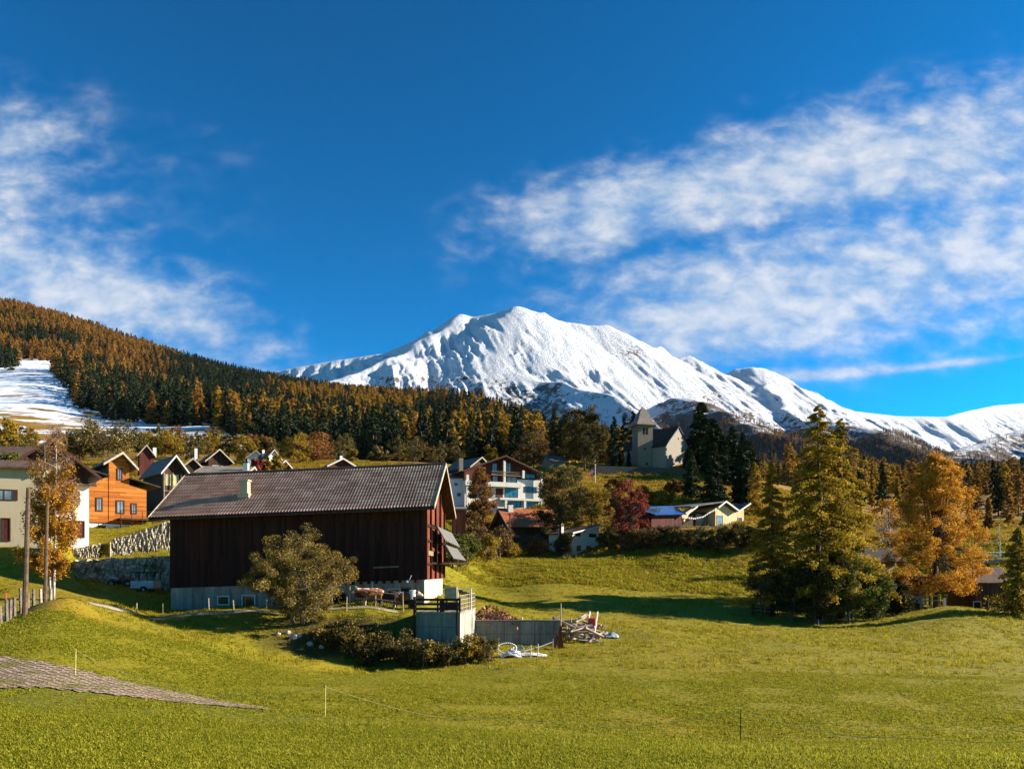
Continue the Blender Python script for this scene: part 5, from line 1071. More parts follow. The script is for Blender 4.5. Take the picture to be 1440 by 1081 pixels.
r, ro, w = gable('house', 'flat grey brown roofed house with a white chimney just above the barn ridge', 'house', Vector((c.x, c.y, z0 - 5)), 4, W_, 9, 4.9, 1.6, 'x', .6, .6, .6, 'cream', 'tanroof', 'trim'); chimney(ro, W_ * .98, 1.5, 4.6, zz(649, 135, z0 - 5), .85, 'white2')
cottage(345, 348, 372, 190, 18, 643, 634, 'bluish white house with a red roof above the barn', 'bluewhite', 'redroof', 'frameb', D_=9)
cottage(368, 372, 398, 176, 36, 648, 632, 'white gabled house with dark red roof above the barn', 'white2', 'brownroof', 'trim', D_=10, ch=(.3, .5, 631, .5))
cottage(388, 394, 407, 150, 35, 655, 648, 'small grey gabled roof beside the lemon yellow tree', 'darkwood', 'greyroof', 'trimw', D_=6)
cottage(434, 462, 500, 150, 30, 655, 644.5, 'low house with a wide grey gable just above the barn ridge', 'redwood', 'greyroof', 'trimw', D_=8, of=.8, ch=(.5, .1, 642, .5))
c, W_, _ = corner(-30, 118, 10, px_r=52); z0 = (YH - 636) / F * 118
gable('house', 'house with a long brown roof behind the white chalet at the left edge', 'house', Vector((c.x, c.y, z0 - 5)), 10, W_, 9, 4.6, 1.9, 'x', .6, .6, .6, 'darkwood', 'brownroof', 'frameb')
# ================================================================== the white hotel
Y = 157; a = 24; z0 = (YH - 722) / F * Y; c, W_, _ = corner(653, Y, a, px_r=759.5)
sx = lambda px: corner(653, Y, a, px_r=px)[1]
def hz(py, px=710): return zz(py, Y + sx(px) * math.sin(R(a)), z0)
D_ = 13
r, ro, w = gable('hotel', 'large white hotel with dark red gabled top storey and blue windows', 'building', Vector((c.x, c.y, z0)), a, W_, D_, hz(665), hz(643) - hz(665), 'y', 1.6, .8, 1.0, 'redwood', 'brownroof', 'frame')
m = MB().box(-.03, W_ + .03, -.25, D_ - .2, -3, hz(679)); m.box(sx(727), W_ + .03, -.25, D_ - .2, hz(679), hz(673)); m.build('white_storey', M_['white'], r)
for p0, p1, t0, t1, gl in ((692, 699, 651, 663.7, 'pglass'), (712, 718.5, 650.5, 664, 'pglass'), (692.5, 700, 667, 678, 'pglass'), (712.5, 726.5, 667, 678, 'pglass'), (739, 752.5, 666, 672.5, 'bglass')):
    window(r, W_, D_, 'f', sx(p0), hz(t1, p0), sx(p1) - sx(p0), hz(t0, p0) - hz(t1, p0), 'frame', gl, 1)
for p0, p1, t0, t1, gl in ((709.5, 727.6, 686, 699, 'bglass'), (736, 754, 684, 692.5, 'glass'), (712, 732, 705, 713, 'bglass'), (738, 756, 706, 713, 'bglass'), (668, 690, 686, 699, 'bglass')):
    window(r, W_, D_, 'f', sx(p0), hz(t1, p0), sx(p1) - sx(p0), hz(t0, p0) - hz(t1, p0), 'frame', gl, 2).location = (0, -.25, 0)
q = MB(); fbox(q, 'f', W_, D_, sx(696.5), sx(706.5), hz(700), hz(687), .253, .30); q.build('wood_panel', M_['redwood'], r)
m = MB().box(-.3, sx(730), -1.5, -.255, hz(685.5), hz(679)); m.build('balcony', M_['white'], r)
m = MB().box(sx(700), W_ + .1, -1.3, -.255, hz(703.5), hz(700.5)); m.build('floor_slab', M_['white'], r)
for p0, p1, t0, t1 in ((705, 708, 648, 679), (731.5, 734.5, 662, 673), (653, 656.5, 668, 722), (707, 710, 703, 722), (733.5, 736.5, 703, 722), (757.3, 760, 664, 722)):
    q = MB().box(sx(p0), sx(p1), -1.25, -.8, max(hz(t1, p0), -2), hz(t0, p0)); q.build('column', M_['white'], r)
m = MB(); m.bar((sx(688), -1.3, hz(664.5)), (sx(728), -1.3, hz(664.5)), .05, 4); m.bar((sx(688), -1.3, hz(666.5)), (sx(728), -1.3, hz(666.5)), .04, 4); m.bar((sx(688), -1.3, hz(669)), (sx(728), -1.3, hz(669)), .05, 4)
m.box(sx(687), sx(729), -1.35, -.02, hz(669.6), hz(669.1)); m.build('balcony_rail', M_['weathered'], r)
chimney(ro, W_ * .12, 8, hz(662), hz(640), .9, 'greyp')
c2, W2, _ = corner(632, 157, 12, px_r=656); z2 = (YH - 720) / F * 157
r, ro, w = gable('house', 'pale house wing with blue grey shade in its plaster, between the barn and the white hotel', 'house', Vector((c2.x, c2.y, z2)), 12, W2, 9, zz(672, 157, z2), 1.2, 'x', .3, .3, .5, 'bluewhite', 'brownroof', None)  # blue grey shade of this wing is put into the plaster colour
for p0, t0, t1 in ((642, 692, 698), (638, 678, 683)): window(r, W2, 9, 'f', corner(632, 157, 12, px_r=p0)[1], zz(t1, 157, z2), 1.0, zz(t0, 157, z2) - zz(t1, 157, z2), 'trimw', 'bglass', 0)
c2, W2, _ = corner(662, 182, 12, px_r=690); z2 = (YH - 655) / F * 182
gable('house', 'brown gabled roof behind the left shoulder of the hotel', 'house', Vector((c2.x, c2.y, z2 - 5)), 40, 6, 10, 5, 2.2, 'y', .6, .5, .6, 'darkwood', 'greyroof', 'frameb')
# red shed by the barn, red roofed house, grey house by the round tree
c2, W2, _ = corner(637, 110, 8, px_r=655); z2 = (YH - 740) / F * 110
gable('shed', 'small red shed with a pale flat roof behind the barn gable', 'shed', Vector((c2.x, c2.y, z2)), 8, W2, 3, zz(716.5, 110, z2), .3, 'x', .2, .2, .25, 'barnred', 'tanroof', None)
Y = 136; a = 20; z0 = (YH - 768) / F * Y; c, W_, _ = corner(716, Y, a, px_r=785); D_ = 9
r, ro, w = gable('house', 'low dark house with a bright red tiled roof below the hotel', 'house', Vector((c.x, c.y, z0)), a, W_, D_, zz(737, Y, z0), 3.0, 'x', .6, .6, .9, 'darkwood', 'redroof', 'frameb')
chimney(ro, W_ * .16, D_ * .42, 4.2, zz(709, Y + 3, z0), .9, 'white2')
for s_ in (1.2, 4.2): window(r, W_, D_, 'f', s_, .6, 1.1, 1.2, 'frame', 'glass', 1)
c, W_, _ = corner(773, 208, 20, px_r=795); z0 = (YH - 663) / F * 208
r, ro, w = gable('house', 'small grey house behind the hotel and left of the round tree', 'house', Vector((c.x, c.y, z0)), 20, W_, 6, zz(648, 208, z0), 1.8, 'x', .5, .5, .5, 'greyp', 'greyroof', None); window(r, W_, 6, 'f', W_ * .3, 1.0, 1.0, 1.0, 'frame', 'glass')
# ================================================================== cream cabin with red shutters
Y = 131; a = 40; z0 = (YH - 786) / F * Y; c, W_, _ = corner(805, Y, a, px_r=842); D_ = 6; sx = lambda px: corner(805, Y, a, px_r=px)[1]
r = empty('cabin', Vector((c.x, c.y, z0)), R(a), 'small cream cabin with sloping roof line and two red shuttered windows', 'cabin'); h1, h2 = zz(749.5, Y, z0), zz(739, Y + 2, z0)
MB().prism([(0, 0, -1), (W_, 0, -1), (W_, 0, h2), (0, 0, h1)], (0, D_, 0)).build('wall', M_['cream'], r).data.materials[0] = plaster('bright_cream', (.70, .60, .40))
sl_ = (h2 - h1) / W_; m = MB(); m.slab((-.5, -.6, h1 - .5 * sl_ + .2), (W_ + .5, -.6, h2 + .5 * sl_ + .2), (W_ + .5, D_ + .5, h2 + .5 * sl_ + .2), (-.5, D_ + .5, h1 - .5 * sl_ + .2), .18); ro = m.build('roof', M_['brownroof'], r)
m = MB().prism([(-.5, -.66, h1 - .5 * sl_ + .23), (W_ + .5, -.66, h2 + .5 * sl_ + .23), (W_ + .5, -.66, h2 + .5 * sl_ - .05), (-.5, -.66, h1 - .5 * sl_ - .05)], (0, .055, 0)); m.build('bargeboard', M_['trimw'], r)
for p0, p1 in ((811, 816.5), (824.5, 830.5)):
    o = window(r, W_, D_, 'f', sx(p0), zz(774, Y, z0), sx(p1) - sx(p0), zz(766.5, Y, z0) - zz(774, Y, z0), 'frame', 'glass', 0); q = MB(); fbox(q, 'f', W_, D_, sx(p0) + .05, sx(p1) - .05, zz(773.6, Y, z0), zz(767, Y, z0), .075, .11); q.build('shutter', M_['red'], r)
for p0, p1, t in ((809, 816, 749.5), (828, 838, 750)): window(r, W_, D_, 'f', sx(p0), zz(t + 4, Y, z0), sx(p1) - sx(p0), .6, 'frame', 'dark', 0)
chimney(ro, -.3, 2.5, 2.2, zz(733, Y, z0), .6, 'white2', False)
c2 = P(793, 783, 130); r2 = empty('shed', c2, R(26), 'tiny pale shed left of the cream cabin', 'shed'); MB().box(0, .9, 0, 1.2, -.5, 1.7).build('wall', M_['white2'], r2); m = MB(); m.slab((-.15, -.15, 1.85), (1.05, -.15, 1.95), (1.05, 1.35, 1.95), (-.15, 1.35, 1.85), .1); m.build('roof', M_['brownroof'], r2)
# ================================================================== pale timber chalet with solar roof
Y = 130; a = 32; z0 = (YH - 753) / F * Y; c, W_, _ = corner(916, Y, a, px_r=974); sx = lambda px: corner(916, Y, a, px_r=px)[1]
def hz(py, px=960): return zz(py, Y + max(sx(px), 0) * math.sin(R(a)), z0)
r = empty('chalet', Vector((c.x, c.y, z0)), R(a), 'single storey pale timber chalet with blue solar roof and zigzag gables', 'house')
W2 = sx(1046); D_ = 8
MB().box(0, sx(958), 0, D_, -2, hz(724, 930)).build('shaded_wall', M_['redwood'], r)  # shade on this side put into the colour, boards darker than the gables
m = MB(); e0, e1 = (sx(917), -.8, hz(723.5, 917)), (sx(961), -.8, hz(722.5, 961)); t1 = (sx(975.5), 5.2, hz(708, 975)); t0 = (sx(918), 5.2, hz(709.5, 918)); m.slab(e0, e1, t1, t0, .16); m.build('solar_roof', M_['solar'], r)
m = MB(); m.slab(t0, t1, (t1[0], D_ + .5, t1[2] - 1.2), (t0[0], D_ + .5, t0[2] - 1.2), .16); m.build('rear_roof', M_['greyroof'], r)
MB().prism([(sx(958), -.05, hz(724.5, 958)), (sx(962), -.05, hz(734, 962)), (sx(968), -.05, hz(724, 968)), (sx(976), -.05, hz(712.5, 976))], (0, .5, 0)).build('gable_end', M_['pale'], r)
MB().box(sx(958) + .02, sx(1005), 1.8, D_ - .1, -2, hz(718, 980)).build('recess_wall', M_['darkwood'], r)
m = MB(); m.slab((sx(968), -.6, hz(711.5, 968)), (sx(1016), -.9, hz(704.8, 1016)), (sx(1016), D_, hz(704.8, 1016) + .1), (sx(975), D_, hz(709, 975)), .2); m.slab((sx(1016) , -.9, hz(704.8, 1016)), (sx(1034), -.9, hz(718, 1034)), (sx(1034), D_, hz(718, 1034)), (sx(1016), D_, hz(704.8, 1016)), .2)
m.slab((sx(1034) + .05, -.9, hz(718, 1034)), (sx(1050.5), -.9, hz(707.5, 1050)), (sx(1050.5), D_, hz(707.5, 1050)), (sx(1034) + .05, D_, hz(718, 1034)), .2); m.build('roof', M_['greyroof'], r)
MB().prism([(sx(1006), 0, -2), (W2, 0, -2), (W2, 0, hz(712.5, 1046)), (sx(1034), 0, hz(721, 1034)), (sx(1016), 0, hz(708, 1016)), (sx(1006), 0, hz(714, 1006))], (0, D_, 0)).build('pale_wall', M_['pale'], r)
m = MB()
for A, B in (((sx(1005), hz(713, 1005)), (sx(1016), hz(704.3, 1016))), ((sx(1016), hz(704.3, 1016)), (sx(1034.5), hz(717.7, 1034))), ((sx(1034.5), hz(717.7, 1034)), (sx(1050.5), hz(707, 1050))), ((sx(960), hz(723, 960)), (sx(976), hz(711, 976)))): m.prism([(A[0], -.96, A[1] + .03), (B[0], -.96, B[1] + .03), (B[0], -.96, B[1] - .3), (A[0], -.96, A[1] - .3)], (0, .055, 0))
m.build('bargeboard', M_['trimw'], r)
for p0, p1, t0, t1, gl, y_ in ((996, 1003.5, 725, 747, 'pglass', -1.8), (1008, 1016.5, 724, 747, 'pglass', 0), (1037.5, 1043.5, 727, 747, 'glass', 0)):
    o = window(r, W2, D_, 'f', sx(p0), hz(t1, p0), sx(p1) - sx(p0), hz(t0, p0) - hz(t1, p0), 'frameb', gl, 0); o.location = (0, -y_, 0)
m = MB().box(sx(988), sx(995), 1.6, 1.78, 0, hz(722, 990)); m.build('timber_pier', M_['weathered'], r)
m = MB(); ln = [(sx(963), -.3, hz(727, 963)), (sx(975), -.3, hz(728.5, 975)), (sx(987), -.3, hz(726, 987)), (sx(996), -.3, hz(720, 996)), (sx(1005), -.3, hz(715.5, 1005))]; m.tube(ln, .04, 4)
for i in range(4):
    for t_ in np.linspace(.1, .9, 4): q = Vector(ln[i]).lerp(Vector(ln[i + 1]), t_); m.box(q.x - .12, q.x + .12, q.y - .02, q.y + .02, q.z - .22, q.z)
tag(m.build('bunting', M_['whitep']), 'row of white bunting hanging across the chalet recess', 'bunting').matrix_world = Matrix.Translation(r.location) @ Matrix.Rotation(R(a), 4, 'Z')
# railing on the bank edge
rl = empty('railing', G(930, 127.8), 0, 'long pale wooden railing on top of the hedge bank before the chalet', 'railing'); m = MB(); base_ = rl.location; pts = [P(px, py, 127.6) - base_ for px, py in ((922, 742.5), (941, 740), (985, 740), (1024, 741), (1063, 742))]
for dz_ in (0, -.55): m.tube([q + Vector((0, 0, dz_)) for q in pts], .07, 5)
m.build('rail', M_['rail'], rl)
for q in pts: MB().box(q.x - .07, q.x + .07, q.y + .08, q.y + .2, q.z - 1.7, q.z + .05).build('post', M_['rail'], rl)
# ================================================================== church
Y = 213; z0 = (YH - 657) / F * Y; a = 15; c, W_, _ = corner(897, Y, a, px_r=918); sx = lambda px: corner(897, Y, a, px_r=px)[1]
ch = empty('church', Vector((c.x, c.y, z0)), R(a), 'old plastered church with a pointed bell tower on the hill', 'church')
he = zz(596.5, Y, z0); MB().box(0, W_, 0, W_ * .85, -2, he).build('tower', M_['greyp'], ch)
o_ = .75; m = MB(); zt = zz(571, Y + 2, z0); lev = [(he + .05, W_ / 2 + o_), (he + 1.7, W_ / 2 - .35), (he + 3.4, W_ / 2 - .95), (zt, .05)]; cxx, cyy = W_ / 2, W_ * .425
for (za, ra), (zb, rb) in zip(lev[:-1], lev[1:]):
    m.add([(cxx - ra, cyy - ra, za), (cxx + ra, cyy - ra, za), (cxx + ra, cyy + ra, za), (cxx - ra, cyy + ra, za), (cxx - rb, cyy - rb, zb), (cxx + rb, cyy - rb, zb), (cxx + rb, cyy + rb, zb), (cxx - rb, cyy + rb, zb)], [(0, 1, 5, 4), (1, 2, 6, 5), (2, 3, 7, 6), (3, 0, 4, 7)])
m.box(cxx - W_ / 2 - o_, cxx + W_ / 2 + o_, cyy - W_ / 2 - o_, cyy + W_ / 2 + o_, he - .22, he + .04); m.build('spire_roof', rooftile('grey_shingle', [(.2, (.13, .11, .09)), (.55, (.20, .17, .14)), (.9, (.28, .24, .19))]), ch)
for i in (0, 1):
    s_ = W_ * .34 + i * .95; q = MB(); fbox(q, 'f', W_, W_, s_, s_ + .62, zz(610, Y, z0), zz(602.5, Y, z0), .003, .03); q.prism([(s_ + .31 + .31 * math.cos(t_), -.03, zz(602.5, Y, z0) + .31 * math.sin(t_)) for t_ in np.linspace(0, math.pi, 8)], (0, .027, 0)); q.build('belfry_window', M_['dark'], ch)
for s_, t_ in ((W_ * .42, 632), (W_ * .55, 653)): q = MB(); fbox(q, 'f', W_, W_, s_, s_ + .5, zz(t_, Y, z0), zz(t_ - 3, Y, z0), .003, .03); q.build('small_window', M_['dark'], ch)
# nave: its gable looks down the hill to the right, its long side runs back behind the tower
na = 48; cc, Wn, _ = corner(936, Y - 1.5, na, px_r=972); wl = lambda v: ((v - ch.location).x * math.cos(R(a)) + (v - ch.location).y * math.sin(R(a)), -(v - ch.location).x * math.sin(R(a)) + (v - ch.location).y * math.cos(R(a)))
n0 = wl(Vector((cc.x, cc.y, 0))); da = R(na - a); ex = Vector((math.cos(da), math.sin(da), 0)); ey = Vector((-math.sin(da), math.cos(da), 0)); o0 = Vector((n0[0], n0[1], 0)); Hn, Hp = zz(627, Y, z0), zz(600, Y + 3, z0); Dn = 13.5; Wn = Wn * .97
m = MB(); pr = [o0 + Vector((0, 0, -2)), o0 + ex * Wn + Vector((0, 0, -2)), o0 + ex * Wn + Vector((0, 0, Hn)), o0 + ex * Wn / 2 + Vector((0, 0, Hp)), o0 + Vector((0, 0, Hn))]; m.prism(pr, ey * Dn); m.build('nave', plaster('sunlit_nave_plaster', (.25, .222, .180), amt=.6), ch)  # sunlight on the nave put into its plaster, lighter than the tower
kk = (Hp - Hn) / (Wn / 2); m = MB(); q0 = o0 - ex * .55 - ey * .35 + Vector((0, 0, Hn - .55 * kk + .3)); q1 = o0 + ex * Wn / 2 - ey * .35 + Vector((0, 0, Hp + .3)); q2 = o0 + ex * (Wn + .55) - ey * .35 + Vector((0, 0, Hn - .55 * kk + .3)); L_ = ey * (Dn + .7)
m.slab(q0, q1, q1 + L_, q0 + L_, .25); m.slab(q1, q2, q2 + L_, q1 + L_, .25); m.build('nave_roof', M_['darkroof'], ch)
m = MB(); cn = o0 + ex * Wn * .5 - ey * .03 + Vector((0, 0, Hn + (Hp - Hn) * .45)); m.prism([cn + ex * .3 * math.cos(t_) + Vector((0, 0, .3 * math.sin(t_))) for t_ in np.linspace(0, 2 * math.pi, 12, endpoint=False)], ey * .028); m.build('round_window', M_['dark'], ch)
cw_ = empty('churchyard_wall', G(900, 208), 0, 'grey stone churchyard wall on the hill below the church', 'wall'); m = MB(); ptw = [P(px, py, Yy) - cw_.location for px, py, Yy in ((838, 654.5, 205), (870, 655.5, 206), (905, 656.5, 207), (940, 658, 206), (972, 661, 203))]
for a_, b_ in zip(ptw[:-1], ptw[1:]): m.prism([a_, b_, b_ + Vector((0, .6, 0)), a_ + Vector((0, .6, 0))], (0, 0, -4.2))
m.build('wall', M_['stone2'], cw_)
# ================================================================== right edge
Y = 104; a = 15; z0 = (YH - 822) / F * Y; c, W_, _ = corner(1218, Y, a, px_r=1258); 
r, ro, w = gable('house', 'cream house with dark roof half hidden behind the larch clump', 'house', Vector((c.x, c.y, z0)), a, W_, 8, zz(788, Y, z0), 2.3, 'x', .6, 1.3, .7, 'cream', 'darkroof', 'trimw')
window(r, W_, 8, 'f', W_ * .6, .8, 1.0, 1.1, 'frame', 'glass')
Y = 101; z0 = (YH - 846) / F * Y; c = P(1259, 846, Y); r = empty('shed', c, R(6), 'low flat roofed dark shed under the big golden birch', 'shed'); L_ = XU(1312, Y) - c.x; h = zz(810, Y, z0)
MB().box(0, L_, 1.0, 3.6, -.5, h - .15).build('wall', M_['darkwood'], r); m = MB(); m.slab((-.4, -.2, h + .05), (L_ + .3, -.2, h), (L_ + .3, 4, h + .1), (-.4, 4, h + .15), .14); m.build('roof', M_['brownroof'], r)
for s_ in (.15, L_ * .72, L_ - .2): MB().box(s_, s_ + .14, 0, .14, -.5, h - .12).build('post', M_['darkpost'], r)
s_ = (1297 - 1259) / 53 * L_; MB().box(s_, s_ + .45, -.05, -.01, h - .65, h - .1).build('notice_board', M_['whitep'], r)
MB().box(s_ + .05, s_ + .4, -.3, .6, -.3, .9).build('bin', M_['whitep'], r)
hp = P(1286, 838, 100); e0 = [P(1264, 812, 101) - hp, P(1272, 812, 101) - hp, P(1304, 838, 99) - hp, P(1284, 842, 98.6) - hp]; m = MB(); m.slab(e0[3], e0[2], e0[1], e0[0], .25); m.build('earth_bank', M_['tanboard']).location = hp
o = bpy.data.objects['earth_bank']; o.name = 'ramp'; tag(o, 'sloping brown earth ramp in front of the low dark shed', 'ramp'); o.data.materials[0] = plain('brown_earth', (.26, .135, .05), .95, 0, .4, 2)
Y = 100; z0 = (YH - 858) / F * Y; c = P(1372, 858, Y); r, ro, w = gable('hut', 'dark hut with a brown tiled roof at the right edge behind the meadow crest', 'hut', Vector((c.x, c.y, z0)), 3, XU(1427, Y) - c.x, 6, zz(818, Y, z0), 1.7, 'x', .4, .4, .5, 'darkwood', 'brownroof', None)
for p0, p1 in ((1368, 1380), (1390, 1408)): window(r, 6, 6, 'f', XU(p0, Y) - c.x, zz(856, Y, z0), XU(p1, Y) - XU(p0, Y), zz(845, Y, z0) - zz(856, Y, z0), 'frameb', 'dark', 0)
rr_ = empty('railing', G(1404, 115), 0, 'white metal railing on the road edge beside the tall lamp post', 'railing'); m = MB(); bq = rr_.location; ps = [P(px, 776.5, 115) - bq for px in (1385, 1397, 1406, 1415, 1422)]
m.tube(ps, .06, 5); m.tube([q - Vector((0, 0, .45)) for q in ps], .045, 5); m.build('rail', M_['whitep'], rr_)
for q in ps: MB().box(q.x - .06, q.x + .06, q.y + .07, q.y + .17, q.z - 1.3, q.z + .08).build('post', M_['whitep'], rr_)
q = P(1404, 787.5, 114.4); o = MB().box(XU(1378, 115) - q.x, XU(1424, 115) - q.x, 0, .5, -.45, .12).build('kerb_wall', M_['concrete']); o.location = q; tag(o, 'low pale concrete kerb wall under the white railing', 'wall')
lp = empty('street_lamp', G(1407, 116), 0, 'tall grey street lamp beside the white railing', 'street lamp'); h = (YH - 736) / F * 116 - lp.location.z; m = MB(); m.bar((0, 0, -.3), (-.25, 0, h), .10, 7, .06); m.build('pole', M_['galv'], lp); MB().box(-.75, -.1, -.12, .12, h, h + .14).build('lamp_head', M_['red'], lp)
# ================================================================== retaining walls, poles and fences on the left
def drystone(name, top, bot, label, th=.7):
    r = empty(name, P(*top[0]), 0, label, 'wall'); o = r.location; m = MB(); rng = RG(len(label)); pr = []
    for (px, py, Y), pyb in zip(top, bot): pr.append((P(px, py, Y) - o, P(px, pyb, Y) - o))
    v = []; rows = 8; n = 60; T = np.linspace(0, len(pr) - 1.001, n)
    for j in range(rows):
        for t_ in T:
            i = int(t_); f = t_ - i; a = pr[i][0].lerp(pr[i + 1][0], f); b_ = pr[i][1].lerp(pr[i + 1][1], f); q = b_.lerp(a, j / (rows - 1)); q.y += rng.uniform(-.14, .10) + (j / (rows - 1)) * .35; q.z += (rng.uniform(-.22, .12) if j == rows - 1 else 0); v.append(q)
    m.v = v; m.f = [tuple(q) for q in fan_faces(n, rows)]
    k = len(m.v); m.v += [q + Vector((0, th, 0)) for q in v[-n:]]; m.f += [((rows - 1) * n + i, (rows - 1) * n + i + 1, k + i + 1, k + i) for i in range(n - 1)]
    m.build('stones', M_['stone'], r); return r
drystone('retaining_wall', [(100, 788, 73.0), (133, 786, 73.0), (165, 785, 73.0), (200, 784, 73.0), (240, 782, 73.0)], [818, 821, 825, 830, 838], 'lower pale dry stone wall between the barn and the white chalet')
drystone('retaining_wall', [(97, 771, 76.9), (118, 768, 77.4), (139, 764.5, 77.9)], [793, 791, 789], 'short upper dry stone wall beside the garage of the white chalet')
drystone('retaining_wall', [(153, 760, 78.2), (172, 754, 78.6), (198, 745, 79.2), (222, 737, 79.7), (240, 732, 80.2)], [788, 786, 782, 779, 777], 'sloping upper dry stone wall below the orange house')
gt = empty('gate', P(139.5, 786, 77.5), 0, 'small dark iron gate between the two upper stone walls', 'gate'); m = MB()
for x_ in np.linspace(0, .95, 7): m.bar((x_, 0, 0), (x_ + .04, 0, 1.5), .03, 4)
m.bar((0, 0, .2), (1, 0, .2), .03, 4); m.bar((0, 0, 1.4), (1, 0, 1.4), .03, 4); m.bar((0, 0, .2), (1, 0, 1.4), .025, 4); m.build('bars', M_['darkpost'], gt); MB().box(1.03, 1.17, -.07, .07, -.3, 1.75).build('post', M_['rail'], gt)
def pole(name, px, Y, pyt, r0, label, cat, mat='pole', lean=0.0, group=None, extra=None):
    g = G(px, Y); h = (YH - pyt) / F * Y - g.z; m = MB(); m.bar((0, 0, -.3), (lean * h, 0, h), r0, 8, r0 * .72)
    o = m.build(name, M_[mat]); o.location = g; return tag(o, label, cat, group)
pole('utility_pole', 34.5, 42.5, 686, .15, 'taller weathered wooden pole standing in the grass at the left fence', 'pole', lean=.030); pole('utility_pole', 63, 49.5, 705, .13, 'shorter wooden pole in front of the weeping birch', 'pole', lean=.025)
pole('utility_pole', 717, 121, 722, .13, 'thin brown pole in front of the red roofed house', 'pole', 'redwood')
mp = empty('marker_pole', G(7, 49), 0, 'thin white road marker with a red top at the left edge', 'pole'); MB().bar((0, 0, -.2), (.03, 0, .95), .045, 6).build('shaft', M_['whitep'], mp); MB().bar((.03, 0, .953), (.05, 0, 1.45), .045, 6).build('red_top', M_['red'], mp)
posts = [(1, 41.2, 1.0, 'squat'), (9.5, 41.6, 1.25, 'dark leaning'), (13.8, 42.2, 1.15, 'grey'), (20, 43.0, 1.1, 'broad grey'), (29.5, 43.6, 1.45, 'tall dark'), (39.5, 45.0, .95, 'thick'), (47.2, 46.2, 1.0, 'mossy'), (57.5, 47.6, .95, 'pale'), (71, 50.0, 1.05, 'white last')]
wherep = ['at the left edge of the photo', 'second from the left edge', 'third from the left edge', 'just left of the tall wooden pole', 'right beside the taller wooden pole', 'first to the right of the taller pole', 'second to the right of the taller pole', 'just left of the shorter pole', 'with a brace at the row end']
rng = RG(3); tops = []
for (px, Y, h, k), w_ in zip(posts, wherep):
    g = G(px, Y); m = MB(); ln = rng.uniform(-.06, .06); m.bar((0, 0, -.2), (ln, 0, h), .10 if k != 'tall dark' else .07, 7, .085); o = m.build('fence_post', M_['post' if k not in ('pale', 'white last') else 'rail']); o.location = g; tag(o, k + ' wooden fence post ' + w_, 'fence post', 'posts of the left road fence'); tops.append(g + Vector((0, 0, h)))
    if k == 'white last': o2 = MB().bar((-.75, -.2, .15), (-.03, 0, h * .95), .05, 6).build('brace', M_['rail'], o)
fw_ = empty('wire_fence', tops[0], 0, 'sagging wire strung along the left road fence posts', 'wire'); m = MB()
for dz_ in (.12, .5):
    for a_, b_ in zip(tops[:-1], tops[1:]): mid_ = (a_ + b_) / 2 - Vector((0, 0, .10 + dz_)); m.tube([a_ - Vector((0, 0, dz_)) - tops[0], mid_ - tops[0], b_ - Vector((0, 0, dz_)) - tops[0]], .006, 4)
m.build('wire', M_['post'], fw_)
for i, (px, Y, h, lab) in enumerate([(192, 57.4, .75, 'leaning pale post beside the gravel path left of the barn'), (229, 60.5, .8, 'short post at the left corner of the barn'), (294, 60.6, 1.0, 'pale post under the small white framed barn window'), (329, 60.6, .75, 'grey post left of the white framed barn door'), (374, 60.4, .9, 'thin post left of the trunks of the round bush'), (487, 59.0, 1.15, 'pale leaning post in front of the dark barn doorway'), (492, 60.4, 1.6, 'tall post of the cow yard under the plain barn window'), (528, 60.5, 1.5, 'tall post beside the brown and white cow'), (567, 60.5, 1.55, 'last tall post of the cow yard'), (466, 59.9, .9, 'thin white post right of the round bush')]):
    m = MB(); m.bar((0, 0, -.2), (RG(i).uniform(-.08, .08), 0, h), .05, 6, .04); o = m.build('fence_post', M_['rail']); o.location = G(px, Y); tag(o, lab, 'fence post', 'posts round the barn yard')
m = MB(); q0 = G(492, 60.4); m.tube([Vector((0, 0, 1.3)), G(528, 60.5) - q0 + Vector((0, 0, 1.2)), G(567, 60.5) - q0 + Vector((0, 0, 1.3))], .05, 5); m.tube([Vector((0, 0, .7)), G(528, 60.5) - q0 + Vector((0, 0, .65)), G(567, 60.5) - q0 + Vector((0, 0, .7))], .04, 5); o = m.build('yard_rail', M_['post']); o.location = q0; tag(o, 'grey wooden rails across the cow yard in front of the barn', 'rail')
